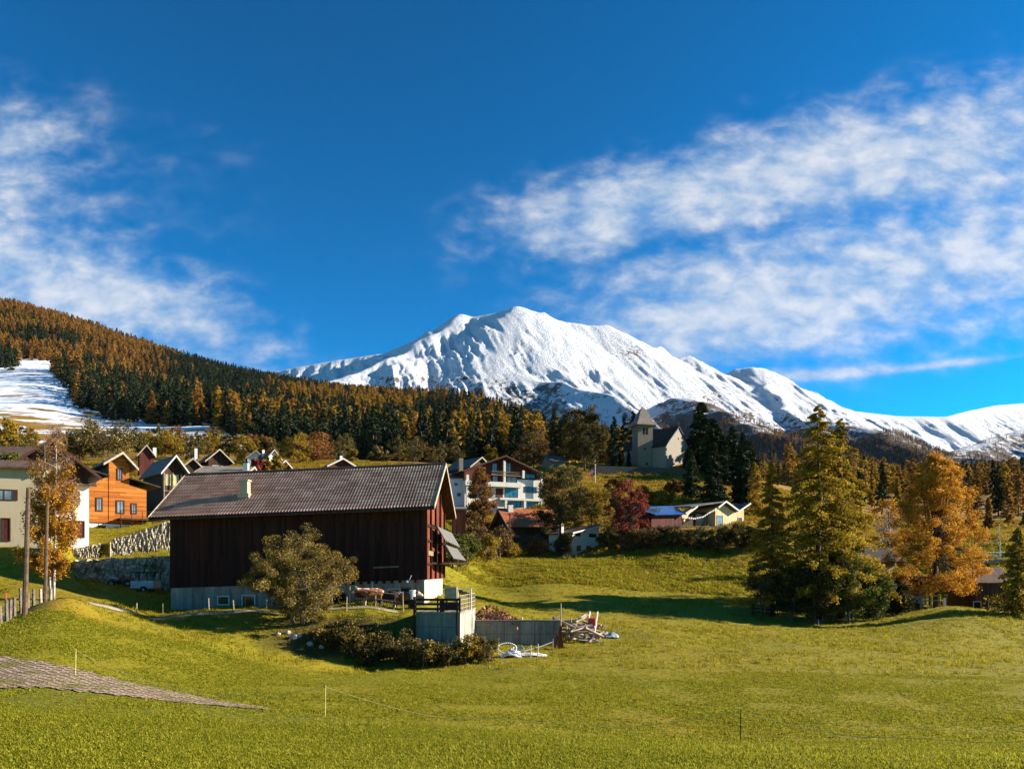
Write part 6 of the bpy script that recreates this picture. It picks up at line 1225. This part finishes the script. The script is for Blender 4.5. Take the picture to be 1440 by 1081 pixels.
# ---- cows
def cow(px, Y, rz, label, coat, seed, head=(1.35, 1.28)):
    t = G(px, Y); me = bpy.data.meshes.new('cow'); hx, hz_ = head
    J = [(0, 0, 1.02, .40, .42), (-.55, 0, 1.05, .36, .40), (-.78, 0, 1.10, .22, .26), (.5, 0, 1.02, .36, .42), (.78, 0, 1.12, .25, .32), (hx - .35, 0, hz_ - .05, .17, .22), (hx - .08, 0, hz_ + .02, .16, .17), (hx + .18, 0, hz_ - .16, .11, .12), (hx + .32, 0, hz_ - .26, .095, .095)]
    ed = [(0, 1), (1, 2), (0, 3), (3, 4), (4, 5), (5, 6), (6, 7), (7, 8)]
    def chain(root, pts):
        p0 = root
        for q in pts: J.append(q); ed.append((p0, len(J) - 1)); p0 = len(J) - 1
    for s_ in (-1, 1):
        chain(1, [(-.66, .20 * s_, .86, .17, .19), (-.56, .22 * s_, .62, .11, .12), (-.74, .21 * s_, .44, .07, .075), (-.70, .21 * s_, .16, .052, .055), (-.66, .21 * s_, .02, .07, .06)])
        chain(3, [(.56, .20 * s_, .78, .14, .16), (.58, .20 * s_, .52, .085, .09), (.60, .20 * s_, .40, .07, .07), (.60, .20 * s_, .14, .05, .05), (.63, .20 * s_, .02, .068, .06)])
        chain(6, [(hx - .12, .22 * s_, hz_ + .10, .05, .03), (hx - .14, .33 * s_, hz_ + .07, .035, .02)])
    chain(2, [(-.92, 0, 1.08, .04, .04), (-.97, 0, .75, .025, .025), (-.97, 0, .50, .05, .05)])
    chain(0, [(-.32, 0, .64, .13, .13)])
    me.from_pydata([q[:3] for q in J], ed, []); me.update(); o = link_obj('cow', me); me.materials.append(coat)
    sk = o.modifiers.new('skin', 'SKIN'); sk.use_smooth_shade = True
    if not me.skin_vertices: me.attributes
    for i, q in enumerate(J): me.skin_vertices[0].data[i].radius = (q[3], q[4])
    me.skin_vertices[0].data[0].use_root = True
    sb = o.modifiers.new('sub', 'SUBSURF'); sb.levels = 1; sb.render_levels = 1
    o.location = t; o.rotation_euler = (0, 0, R(rz)); tag(o, label, 'cow', 'cows in the barn yard')
    for s_ in (-1, 1): MB().tube([(hx - .06, .10 * s_, hz_ + .14), (hx - .05, .22 * s_, hz_ + .22), (hx - .0, .24 * s_, hz_ + .33)], [.03, .022, .008], 6).build('horn', M_['trim'], o)
    return o
def coatm(name, c, wh, th):
    m, nt, b = new_mat(name); p = coords(nt); x, y, z = xyz(nt, p); n = noise(nt, p, 1.7, 2, .5)
    k = (n + (.62 - z).max(0.0) * .55 + (x - 1.15).max(0.0) * .45).ss(th, th + .05); link(nt, mix(nt, k, c, wh), b.inputs['Base Color']); return m
def add_skin():
    pass
try:
    cow(524, 60.9, 200, 'brown and white cow with pale legs, head turned left, in front of the barn', coatm('brown_white_coat', (.22, .075, .025), (.66, .56, .46), .52), 1)
    cow(545, 61.4, 172, 'dark cow with one white leg standing between two brown ones', coatm('dark_coat', (.018, .014, .011), (.55, .50, .44), .70), 2, (1.25, 1.0))
    cow(566, 61.6, 8, 'reddish cow with a white patch at the right end of the yard', coatm('red_coat', (.17, .055, .022), (.62, .52, .44), .58), 3)
except Exception as ex: print('COW', ex)
# ---- motorbike, box trailer and parked car in the yard
mb_ = empty('motorbike', G(168, 71.2), R(10), 'red and white motorbike parked before the lower stone wall', 'motorbike')
def wheel(parent, x, y, z, r, w, ax='y'):
    n = 18; v = []; m = MB()
    for k in range(n):
        t_ = 2 * math.pi * k / n; v.append(Vector((x + r * math.cos(t_), y, z + r * math.sin(t_))) if ax == 'y' else Vector((x, y + r * math.cos(t_), z + r * math.sin(t_))))
    m.tube(v + [v[0]], w, 6); o = m.build('wheel', M_['rubber'], parent); c = MB(); d_ = Vector((0, w, 0)) if ax == 'y' else Vector((w, 0, 0)); cc_ = Vector((x, y, z)); c.bar(cc_ - d_, cc_ + d_, r * .45, 10); c.build('hub', M_['metal'], o); return o
wheel(mb_, -.7, 0, .32, .28, .06); wheel(mb_, .7, 0, .32, .28, .06)
m = MB(); m.tube([(-.7, 0, .32), (-.1, 0, .55), (.35, 0, .8), (.7, 0, .32)], .05, 5); m.tube([(.42, -.3, 1.02), (.42, .3, 1.02)], .025, 5); m.tube([(.35, 0, .8), (.42, 0, 1.02)], .03, 5); m.box(-.2, .15, -.12, .12, .25, .55); m.build('frame', M_['rubber'], mb_)
m = MB(); m.prism([(-.1, -.13, .7), (.4, -.13, .75), (.45, -.13, .98), (.1, -.13, .95)], (0, .26, 0)); m.prism([(.45, -.06, .62), (1.0, -.06, .62), (.9, -.06, .72), (.5, -.06, .75)], (0, .12, 0)); m.build('fairing', M_['red'], mb_); MB().prism([(-.85, -.1, .88), (-.1, -.1, .72), (-.1, -.1, .84), (-.85, -.1, .96)], (0, .2, 0)).build('seat', M_['whitep'], mb_)
tr_ = empty('trailer', G(199, 68.5), R(2), 'grey box trailer with an open frame standing left of the barn', 'trailer'); m = MB(); m.box(-1.0, 1.05, 0, 1.6, .35, 1.0); m.build('box', M_['galv'], tr_).data.materials[0] = plain('trailer_panel', (.42, .44, .47), .5)
MB().box(-1.02, 1.07, -.03, 1.63, .22, .35).build('chassis', M_['red'], tr_); m = MB()
for x_ in (-.97, -.2, .5, 1.02):
    for y_ in (.03, 1.57): m.bar((x_, y_, 1.0), (x_, y_, 1.75), .035, 4)
for y_ in (.03, 1.57): m.bar((-.97, y_, 1.75), (1.02, y_, 1.75), .035, 4)
for x_ in (-.97, 1.02): m.bar((x_, .03, 1.75), (x_, 1.57, 1.75), .035, 4)
m.build('frame', M_['darkpost'], tr_); wheel(tr_, .2, -.08, .22, .22, .08); wheel(tr_, .2, 1.68, .22, .22, .08)
# ================================================================== concrete block, tank wall and what lies round them
A = P(585, 862, 54); B = P(646.5, 861, 53.6); blk = empty('concrete_block', Vector((A.x, A.y, A.z)), math.atan2(B.y - A.y, B.x - A.x), 'green grey concrete block platform with dark plank railing beside the barn', 'platform')
BW = (B - A).length; BDp = 6.2
MB().box(0, BW, 0, BDp, -3.6, 0).build('wall', M_['block'], blk); MB().box(-.05, BW + .05, -.06, BDp, .004, .12).build('slab_edge', M_['concrete'], blk)
m, nt, b = new_mat('streaked_sunlit_concrete'); p = coords(nt); x, y, z = xyz(nt, p); st = noise(nt, comb(nt, x, y * 2.2, z * .25), 1.6, 5, .7); link(nt, ramp(nt, st, [(.35, (.10, .10, .085)), (.5, (.26, .25, .21)), (.62, (.46, .44, .37))]), b.inputs['Base Color'])  # pale streaks, plus sunlight on this side put into the colour
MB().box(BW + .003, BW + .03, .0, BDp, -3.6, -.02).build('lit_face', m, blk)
m = MB()
for z_ in (.24, .58, .90): m.box(-.1, BW + .08, -.10, -.05, z_, z_ + .17)
m.build('railing_board', M_['darkpost'], blk); m = MB()
for x_ in (-.02, BW * .5, BW): m.box(x_ - .06, x_ + .06, -.045, .08, .125, 1.12)
m.box(-.14, -.0, -.26, -.12, -3.2, 1.2); m.box(BW - .22, BW - .1, -.18, -.065, -1.5, 1.0); m.box(BW * .55, BW * .66, -.14, -.105, .13, 1.05); m.build('railing_post', M_['darkpost'], blk)
m = MB()
for y_ in np.linspace(.1, BDp, 14): m.bar((BW - .02, y_, .12), (BW - .02, y_, 1.25), .02, 4)
for z_ in (.35, .65, .95, 1.25): m.bar((BW - .02, 0, z_), (BW - .02, BDp, z_), .025, 4)
m.build('mesh_railing', M_['rail'], blk)
def on_block(x, y): c, s_ = math.cos(blk.rotation_euler.z), math.sin(blk.rotation_euler.z); return blk.location + Vector((x * c - y * s_, x * s_ + y * c, .125))
o = MB().box(-.45, .45, 0, .8, .25, 1.15).box(-.4, -.28, .1, .2, 0, .25).box(.28, .4, .1, .2, 0, .25).box(-.4, -.28, .6, .7, 0, .25).box(.28, .4, .6, .7, 0, .25).build('crate', M_['tanboard']); o.location = on_block(BW * .62, 2.6) + Vector((0, 0, .55)); MB().box(-.6, .6, -.1, .9, -.55, -.003).build('pallet_stand', M_['darkpost'], o); tag(o, 'tan plywood crate raised on a dark stand on the concrete block', 'crate')
o = empty('gate', on_block(BW * .9, 3.4), 0, 'small white tubular gate at the back right of the concrete block', 'gate'); m = MB()
for x_ in (-.5, .5): m.bar((x_, 0, 0), (x_, 0, 1.55), .05, 5)
m.bar((-.5, 0, 1.5), (.5, 0, 1.55), .04, 5); m.bar((-.5, 0, .9), (.5, 0, .9), .03, 5); m.build('frame', M_['whitep'], o)
o = MB().bar((0, 0, 0), (0, 0, .75), .24, 12, .28).build('bucket', M_['whitep']); o.location = G(580, 61.6) + Vector((0, 0, .75)); MB().box(-.3, .3, -.3, .3, -.75, -.003).build('stand', M_['darkpost'], o); tag(o, 'white bucket on a dark stand by the last barn doorway', 'bucket')
tk = empty('tank_wall', P(666, 873, 59.5), 0, 'long stained grey concrete tank wall right of the concrete block', 'wall'); L0 = P(789, 871, 59.5).x - tk.location.x
MB().box(-.6, L0, 0, .35, -3.4, 0).build('wall', M_['tank'], tk); MB().box(-.62, L0 + .02, -.05, .42, .004, .09).build('coping', M_['weathered'], tk); MB().box(L0 - .3, L0, .36, 7, -3.4, -.02).build('side_wall', M_['tank'], tk)
for i, (x_, h, lab) in enumerate([(XU(734, 62), 1.5, 'white post behind the middle of the tank wall'), (XU(745, 62), 1.4, 'grey post behind the tank wall right of the white one'), (XU(750, 62), 1.2, 'thin dark post behind the tank wall')]):
    o = MB().bar((0, 0, -.3), (.03, 0, h), .07, 6).build('post', M_['whitep' if i == 0 else 'galv']); o.location = (x_, 62, gz(x_, 62)); o.name = 'fence_post'; tag(o, lab, 'fence post')
o = MB().bar((0, 0, -2.5), (.02, 0, 1.35), .09, 6, .05).build('fence_post', M_['rail']); o.location = P(788.5, 872, 59.2); tag(o, 'tall pale post at the right end of the tank wall', 'fence post')
# heap of brown scrap on the tank
rng = RG(44); mh = MB(); q0 = P(672, 873, 62)
v, q = diamonds(np.stack([rng.uniform(-.8, 3.4, 900), rng.normal(0, .9, 900), np.zeros(900)], 1), .16, rng, .1, 2.2); v[:, 2] += np.repeat(rng.uniform(0, 1, 900) * (1.1 * np.exp(-((v[::4, 0] - 1.1) / 1.7) ** 2) + .15), 4)
o = link_obj('manure_heap', np_mesh('manure_heap', v, quads=q, mats=[leaf_mat('rusty_straw', [(0, (.05, .018, .010)), (.5, (.20, .075, .035)), (1, (.42, .23, .13))], .05)], tint=rng.uniform(0, 1, len(q)))); o.location = (q0.x, 61.3, q0.z - .35); o.scale = (1, 1, 1.35); tag(o, 'heap of rusty brown straw behind the tank wall', 'heap')
m = MB(); n = 22; m.v = []
for i in range(n):
    for j in range(9): a_, e_ = 2 * math.pi * i / n, (j / 8) * math.pi / 2; rr2 = 1 + .12 * math.sin(3 * a_ + j); m.v.append(Vector((1.3 + 2.3 * math.cos(a_) * math.cos(e_) * rr2, 1.1 * math.sin(a_) * math.cos(e_) * rr2, .85 * math.sin(e_) - .1)))
m.f = [(i * 9 + j, ((i + 1) % n) * 9 + j, ((i + 1) % n) * 9 + j + 1, i * 9 + j + 1) for i in range(n) for j in range(8)]; m.build('core', M_['scrap'], o, smooth=True)
for i, (dx_, lean, lab) in enumerate([(0, .1, 'red brown board leaning at the right end of the tank wall'), (.28, -.15, 'second red brown board leaning by the tank wall end'), (-.35, .25, 'short reddish board left of the two leaning ones')]):
    o = MB().prism([(-.11, 0, -.2), (.11, 0, -.2), (.11, .25, 1.75 - i * .35), (-.11, .25, 1.75 - i * .35)], (0, .04, 0)).build('board', M_['barnred']); o.location = G(786, 58.2) + Vector((dx_, 0, 0)); o.rotation_euler = (0, lean, 0); tag(o, lab, 'board')
# logs, planks and tarp
logm = MB().bar((-.9, 0, 0), (.9, 0, 0), .13, 9, .11).build('log', M_['log']); lg0 = logm; rng = RG(12); LOGL = 'grey log in the heap right of the tank wall'
for i in range(40):
    o = lg0 if i == 0 else lg0.copy()
    if i: COL.objects.link(o)
    px = rng.uniform(797, 840); Y = rng.uniform(60.5, 64); lvl = rng.uniform(.1, 1.9) * math.exp(-((px - 812) / 24) ** 2) + .15; o.location = G(px, Y, lvl); o.rotation_euler = (rng.uniform(-.4, .4), rng.uniform(-.5, .5), rng.uniform(-.9, .9)); s_ = rng.uniform(.6, 1.15); q_ = rng.uniform(.55, 1.05); o.scale = (s_, q_, q_); tag(o, LOGL, 'log', 'logs heaped beside the tank wall')
for i, (p0, p1, lab) in enumerate([((803, 882, 61), (818, 899, 60.6), 'pale thick beam sloping down the front of the log heap'), ((813, 899, 60.4), (846, 903, 61), 'long weathered plank lying along the foot of the log heap'), ((797, 876, 61.2), (797.5, 912, 60.6), 'upright pale stake at the left of the log heap'), ((826, 896, 60.8), (849, 906, 60.2), 'short plank end sticking out of the log heap'), ((803, 868, 62), (803.5, 882, 62), 'thin stake on top of the log heap')]):
    a_, b_ = P(*p0), P(*p1); o = MB().bar((0, 0, 0), b_ - a_, .13 if i in (0, 1) else .06, 4).build('beam' if i < 2 else 'stake', M_['weathered']); o.location = a_; tag(o, lab, 'beam' if i < 2 else 'stake')
sd = empty('wheelbarrow', G(833, 62.5), R(70), 'upturned white and red wheelbarrow on the log heap', 'wheelbarrow'); sd.location.z += .9; m = MB(); m.prism([(-.35, -.3, 0), (.35, -.3, .1), (.45, -.3, .9), (-.2, -.3, .8)], (0, .6, 0)); m.build('tray', M_['red'], sd)
m = MB()
for s_ in (-.33, .33): m.bar((-.5, s_, -.3), (.5, s_, 1.35), .05, 5)
m.build('handle', M_['whitep'], sd); wheel(sd, -.5, 0, -.3, .18, .05)
def crumple(name, loc, sx, sy, hz_, m, label, cat, seed, n=16):
    X, Yy = np.meshgrid(np.linspace(-1, 1, n), np.linspace(-1, 1, n)); rr2 = np.clip(1 - (X ** 2 + Yy ** 2) * .75, 0, 1); Z = hz_ * rr2 * (.55 + .45 * fbm(X * 2.2 + seed, Yy * 2.2, 4, seed)) + .12 * fbm(X * 4, Yy * 4 + seed, 3, seed + 3)
    jx = .14 * fbm(X * 3 + 9, Yy * 3, 3, seed + 7); o = link_obj(name, np_mesh(name, np.stack([(X + jx) * sx, (Yy - jx) * sy, Z + .05], -1).reshape(-1, 3), quads=fan_faces(n, n), mats=[m])); s_ = o.modifiers.new('thick', 'SOLIDIFY'); s_.thickness = .02; o.location = loc; return tag(o, label, cat)
crumple('tarp', G(857, 64), .75, .8, .75, M_['tarp'], 'blue grey tarpaulin over a small heap right of the logs', 'tarp', 3)
crumple('plastic_sheet', G(718, 55.4), .75, .5, .95, M_['whitep'], 'crumpled white plastic sheet standing up below the white hoop', 'plastic sheet', 5); crumple('plastic_sheet', G(747, 55.8), 1.1, .35, .35, M_['whitep'], 'long low white plastic sheet right of the crumpled one', 'plastic sheet', 8); crumple('plastic_sheet', G(665, 55), .4, .35, .4, M_['whitep'], 'scrap of white plastic at the foot of the yellow green shrub', 'plastic sheet', 11)
m = MB(); ring = [Vector((.68 * math.cos(t_), .15 * math.sin(t_), .36 * math.sin(t_))) for t_ in np.linspace(0, 2 * math.pi, 28)]; m.tube(ring, .055, 6); o = m.build('hoop', M_['whitep'], None, True); o.location = P(713, 911, 55.2); tag(o, 'white oval pipe hoop lying before the tank wall', 'hoop'); MB().bar((-.62, 0, -1.2), (-.62, 0, .5), .03, 5).build('support', M_['whitep'], o)
m = MB().bar((0, 0, 0), (.34, 0, .25), .2, 12).build('tub', M_['tarp']); m.location = P(729, 914, 55.6); tag(m, 'small blue grey tub lying behind the white hoop', 'tub')
for i, (px, Y, h, lab) in enumerate([(674, 54.5, .8, 'thin white stake right of the plastic scrap'), (688, 54.5, .85, 'thin white stake left of the white hoop'), (746, 55.2, .9, 'thin white stake behind the low plastic sheet'), (756, 55.4, .95, 'thin white stake at the right end of the low plastic sheet'), (777, 56.5, 1.1, 'pale stake in front of the tank wall right part'), (595, 51.0, 1.7, 'white birch stake left of the brownish shrub'), (868, 65, .9, 'yellowish stake right of the tarpaulin'), (850, 66, 1.0, 'pale stake behind the tarpaulin')]):
    o = MB().bar((0, 0, -.2), (.04, 0, h), .035, 5).build('stake', M_['whitep' if i < 4 else 'rail']); o.location = G(px, Y); tag(o, lab, 'stake', 'garden stakes round the tank wall')
m = MB(); a_ = P(737, 915, 56); b_ = P(778, 902, 57); m.tube([Vector((0, 0, 0)), (b_ - a_) * .5 - Vector((0, 0, .05)), b_ - a_], .035, 5); o = m.build('hose', M_['galv']); o.location = a_; tag(o, 'pale hose rising from the tub to the stake by the tank wall', 'hose')
for i, (px, Y, s_) in enumerate([(413, 54.6, .32), (420, 54.9, .25), (405, 55.3, .22), (436, 54.2, .28), (391, 55.0, .2), (452, 53.9, .22)]):
    v = []; n = 9
    rng = RG(70 + i); m = MB()
    for j in range(7):
        for k in range(n): e_ = -math.pi / 2 + math.pi * j / 6; a_ = 2 * math.pi * k / n; r2 = s_ * rng.uniform(.8, 1.15); m.v.append(Vector((r2 * math.cos(e_) * math.cos(a_), r2 * math.cos(e_) * math.sin(a_) * .8, r2 * .75 * math.sin(e_))))
    m.f = [(j * n + k, j * n + (k + 1) % n, (j + 1) * n + (k + 1) % n, (j + 1) * n + k) for j in range(6) for k in range(n)]
    o = m.build('rock', M_['rock']); o.location = G(px, Y, s_ * .3); tag(o, ['largest pale rock', 'pale rock right of the largest one', 'small rock above the largest one', 'rounded rock', 'small left rock', 'small right rock'][i] + ' on the bank under the round bush', 'rock', 'rocks on the bank')
# ================================================================== meadow: electric fence, right side fences, flag, cable
stk = [(106, 30.0, 1.05, 'thin pale electric fence stake above the paved track'), (457, 26.8, 1.08, 'thin pale electric fence stake in the middle left of the meadow'), (1041, 24.0, 1.02, 'thin dark electric fence stake in the right half of the meadow')]
tp = []
for px, Y, h, lab in stk:
    o = MB().bar((0, 0, -.15), (.02, 0, h), .014, 5).build('fence_stake', M_['cord' if px < 900 else 'wire']); o.location = G(px, Y); tag(o, lab, 'stake', 'electric fence stakes in the meadow'); tp.append(o.location + Vector((.02, 0, h * .95)))
def catenary(a, b_, floor=.12, sag=.9, n=24):
    out = []
    for t_ in np.linspace(0, 1, n):
        q = a.lerp(b_, t_); q.z -= sag * 4 * t_ * (1 - t_); q.z = max(q.z, gz(q.x, q.y) + floor); out.append(q)
    return out
end = G(1520, 21); end.z += .5; pts_ = catenary(tp[0], tp[1]) + catenary(tp[1], tp[2], .12, 1.0)[1:] + catenary(tp[2], end, .15, .6)[1:]
m = MB(); m.tube([q - tp[0] for q in pts_], .009, 4); o = m.build('electric_cord', M_['cord']); o.location = tp[0]; tag(o, 'thin pale electric fence cord sagging across the meadow', 'cord')
rf_ = empty('rail_fence', G(1262, 97.3), 0, 'pale wooden rail fence in front of the shed under the golden birch', 'fence'); q0 = rf_.location; ps = [P(px, py, 97.3) - q0 for px, py in ((1264, 847), (1280, 848), (1296, 847), (1310, 846), (1321, 845))]
m = MB(); m.tube([q + Vector((0, 0, .15)) for q in ps], .075, 5); m.tube([q + Vector((0, 0, .75)) for q in ps], .07, 5); m.bar(ps[1] + Vector((0, -.1, .1)), ps[2] + Vector((0, -.1, .8)), .06, 5); m.build('rail', M_['rail'], rf_)
for q in ps: MB().box(q.x - .08, q.x + .08, q.y + .09, q.y + .24, q.z - .9, q.z + .95).build('post', M_['rail'], rf_)
o = MB().box(-.16, .16, -.1, .1, .45, 1.45).build('sign_post', M_['whitep']); o.location = G(1328, 97); MB().bar((0, 0, -.3), (0, 0, .449), .06, 6).build('leg', M_['darkpost'], o); o.name = 'trail_sign'; tag(o, 'small white board on a dark post at the right end of the rail fence', 'sign')
for i, (px, lab) in enumerate([(1067, 'low wooden frame in the grass at the left of the black leaved tree'), (1087, 'second low wooden frame, right of the black leaved tree')]):
    r = empty('hay_rack', G(px, 89), R(5 * i), lab, 'hay rack'); m = MB()
    for x_ in (-.55, .55):
        for y_ in (0, .6): m.bar((x_, y_, -.2), (x_, y_, 1.4), .06, 5)
    m.build('post', M_['darkpost'], r); m = MB()
    for z_ in (.5, .95, 1.38):
        for y_ in (-.07, .67): m.bar((-.65, y_, z_), (.65, y_, z_), .05, 5)
    m.build('rail', M_['darkpost'], r)
o = MB().bar((0, 0, -.2), (0, 0, .75), .06, 6).build('fence_post', M_['galv']); o.location = G(1151, 85); tag(o, 'single grey post in the shade under the tallest larch', 'fence post')
m = MB(); n = 10
for j in range(7):
    for k in range(n): e_ = -math.pi / 2 + math.pi * j / 6; a_ = 2 * math.pi * k / n; r2 = RG(j * n + k).uniform(.85, 1.1); m.v.append(Vector((.55 * r2 * math.cos(e_) * math.cos(a_), .3 * r2 * math.cos(e_) * math.sin(a_), .27 * r2 * math.sin(e_))))
m.f = [(j * n + k, j * n + (k + 1) % n, (j + 1) * n + (k + 1) % n, (j + 1) * n + k) for j in range(6) for k in range(n)]
o = m.build('boulder', M_['rock']); o.location = G(1402, 93.5, .2); o.rotation_euler = (0, .3, .2); tag(o, 'pale boulder on the meadow crest before the dark hut', 'boulder')
fl = empty('flagpole', P(837, 690, 184), 0, 'white flagpole with a red white crossed flag below the churchyard wall', 'flagpole'); h = (690 - 654) / F * 184; MB().bar((0, 0, -1), (0, 0, h), .11, 7, .07).build('pole', M_['whitep'], fl); MB().bar((0, 0, h), (0, 0, h + .22), .16, 8).build('finial', M_['whitep'], fl)
n = 14; X, Z = np.meshgrid(np.linspace(0, 1, n), np.linspace(0, 1, n)); sw = 1.75; v = np.stack([-.1 - X * sw * .8, -.22 * np.sin(X * 7 + Z * 1.5) * X - X * .15, h - .3 - Z * 2.0 - X * .75], -1).reshape(-1, 3); q = fan_faces(n, n); cx_ = (X[:-1, :-1] + X[1:, 1:]).ravel() / 2; cz_ = (Z[:-1, :-1] + Z[1:, 1:]).ravel() / 2
cross = ((np.abs(cx_ - .5) < .11) & (np.abs(cz_ - .5) < .31)) | ((np.abs(cz_ - .5) < .11) & (np.abs(cx_ - .5) < .31)); o = link_obj('flag', np_mesh('flag', v, quads=q, mats=[M_['flagred'], M_['whitep']], midx=cross.astype(int)), fl); s_ = o.modifiers.new('thick', 'SOLIDIFY'); s_.thickness = .02
a_ = P(700, 793, 122); b_ = P(1060, 795.5, 95); c_ = P(1275, 790, 80); d_ = P(1620, 772, 66); m = MB(); pts_ = []
for p0, p1 in ((a_, b_), (b_, c_), (c_, d_)):
    for t_ in np.linspace(0, 1, 8)[:-1]: pts_.append(p0.lerp(p1, t_) - a_)
m.tube(pts_ + [d_ - a_], .022, 5); o = m.build('power_cable', M_['wire']); o.location = a_; tag(o, 'thin black cable crossing in front of the larches and the golden birch', 'cable')
# ------------------------------------------------------------------ thin mountain air
hz_m = bpy.data.materials.new('valley_haze'); hz_m.use_nodes = True; nt = hz_m.node_tree
for n_ in list(nt.nodes):
    if n_.type == 'BSDF_PRINCIPLED': nt.nodes.remove(n_)
pv = nt.nodes.new('ShaderNodeVolumePrincipled'); pv.inputs['Color'].default_value = (.45, .66, .98, 1); pv.inputs['Density'].default_value = 6e-6; pv.inputs['Anisotropy'].default_value = 0.0
nt.links.new(pv.outputs[0], nt.nodes['Material Output'].inputs['Volume'])
hz_o = MB().box(-9500, 9500, -400, 8200, float(min(GZ.min(), MZ.min())) - 12, float(MZ.max()) + 60).build('haze', hz_m); tag(hz_o, kind='stuff')
# ------------------------------------------------------------------ meadow herbs and grass
rng = RG(900)
gmat = leaf_mat('grass_blades', [(0, (.060, .085, .002)), (.5, (.205, .215, .006)), (1, (.46, .42, .04))], .45, .6)
dmat = leaf_mat('dry_blades', [(0, (.13, .115, .005)), (.5, (.28, .235, .010)), (1, (.46, .38, .045))], .45, .6)
omat = leaf_mat('orange_autumn_blades', [(0, (.12, .075, .006)), (.5, (.28, .165, .012)), (1, (.44, .28, .04))], .45, .6)
def tuft(seed, n, h, w, m, lean=.6):
    r = RG(seed); v = []; f = []; t_ = []
    for i in range(n):
        a = r.uniform(0, 6.28); c = np.array([r.normal(0, h * .7), r.normal(0, h * .7), 0]); d_ = np.array([math.cos(a), math.sin(a), 0]); s_ = np.array([-d_[1], d_[0], 0]) * w * r.uniform(.6, 1.4)
        hh = h * r.uniform(.5, 1.25); tip = c + d_ * hh * r.uniform(.2, lean) + np.array([0, 0, hh]); o = len(v); mid_ = (c + tip) / 2 + np.array([0, 0, hh * .12])
        v += [c - s_ * .5, c + s_ * .5, mid_ + s_ * .8, tip, mid_ - s_ * .8]; f += [(o, o + 1, o + 2, o + 4), (o + 4, o + 2, o + 3, o + 3)]; t_ += [r.uniform(), r.uniform()]
    q = np.array([x for x in f if x[2] != x[3]]); tr = np.array([x[:3] for x in f if x[2] == x[3]])
    return np_mesh('tuft_mesh', v, quads=q, tris=tr, mats=[m], tint=np.r_[t_[0::2], t_[1::2]])
TU = [tuft(1, 12, .055, .022, gmat, .9), tuft(2, 10, .045, .030, gmat, 1.1), tuft(3, 9, .08, .012, gmat), tuft(4, 9, .08, .010, dmat), tuft(5, 14, .13, .02, gmat, .8), tuft(6, 14, .14, .016, dmat, .8), tuft(7, 14, .14, .018, omat, .8)]
gp = Pts()
def sow(n, y0, y1, kinds, smin, smax, dens=None):
    Y = y0 + (y1 - y0) * rng.uniform(size=n); n = int(n * 1.22); Y = y0 + (y1 - y0) * rng.uniform(size=n); u_ = rng.uniform(-.86, .94, n); keep = rng.uniform(size=n) < Y / y1
    Y = Y[keep]; X = u_[keep] * Y; Z = gza(X, Y); px = CX + X / Y * F
    pav = (px < 385) & (Y > np.interp(px, [-60, 380], [26.3, 26.6])) & (Y < np.interp(px, [-60, 0, 110, 200, 290, 380], [34, 32.6, 31.2, 29.9, 28.6, 27.3]))
    road = ((px < 90) & (Y > 43) & (Y < 51)) | ((px > 60) & (px < 270) & (Y < np.interp(px, [72, 110, 150, 195, 260], [48.6, 50.6, 53.0, 56.4, 58.6])) & (Y > np.interp(px, [82, 118, 156, 200, 260], [46.8, 48.6, 50.9, 54.6, 57.3])))
    nzv = fbm(X / 2.5, Y / 2.5, 3, 41) + .5 * fbm(X / 9, Y / 6, 2, 47); ylv = np.interp(px, [200, 440, 870, 1440], [27.5, 26.3, 19.5, 16.5]) + fbm(X / 4, Y / 4, 3, 77) * .5; bare = (np.abs(Y - ylv) < .45) & (px > 400)
    for x, y, z, pv, rd, nn, ba in zip(X, Y, Z, pav, road, nzv, bare):
        if ba and rng.uniform() < .62: continue
        if rd or (pv and rng.uniform() < .72): continue
        s_ = rng.uniform(smin, smax) * (1 + .5 * nn)
        if nn < -.20 and rng.uniform() < .38: continue
        gp.add((x, y, z - .01), rng.uniform(0, 6.28), (s_, s_, s_ * rng.uniform(.7, 1.2)), int(kinds[int(rng.integers(len(kinds)))]))
sow(210000, 11.5, 23, [0, 0, 1, 1, 2, 2, 3], .6, 1.1)
sow(130000, 23, 45, [0, 1, 2, 3, 3, 0, 1], .6, 1.1)
sow(100000, 45, 112, [2, 3, 3, 5, 5], .7, 1.35)
sow(40000, 100, 124, [4, 5, 5, 6], 1.2, 2.4)
sow(60000, 124, 225, [6, 6, 6, 5], 2.0, 4.0)
scatter('meadow_grass', gp, TU, 'short autumn grass and herbs of the meadow', 'grass')
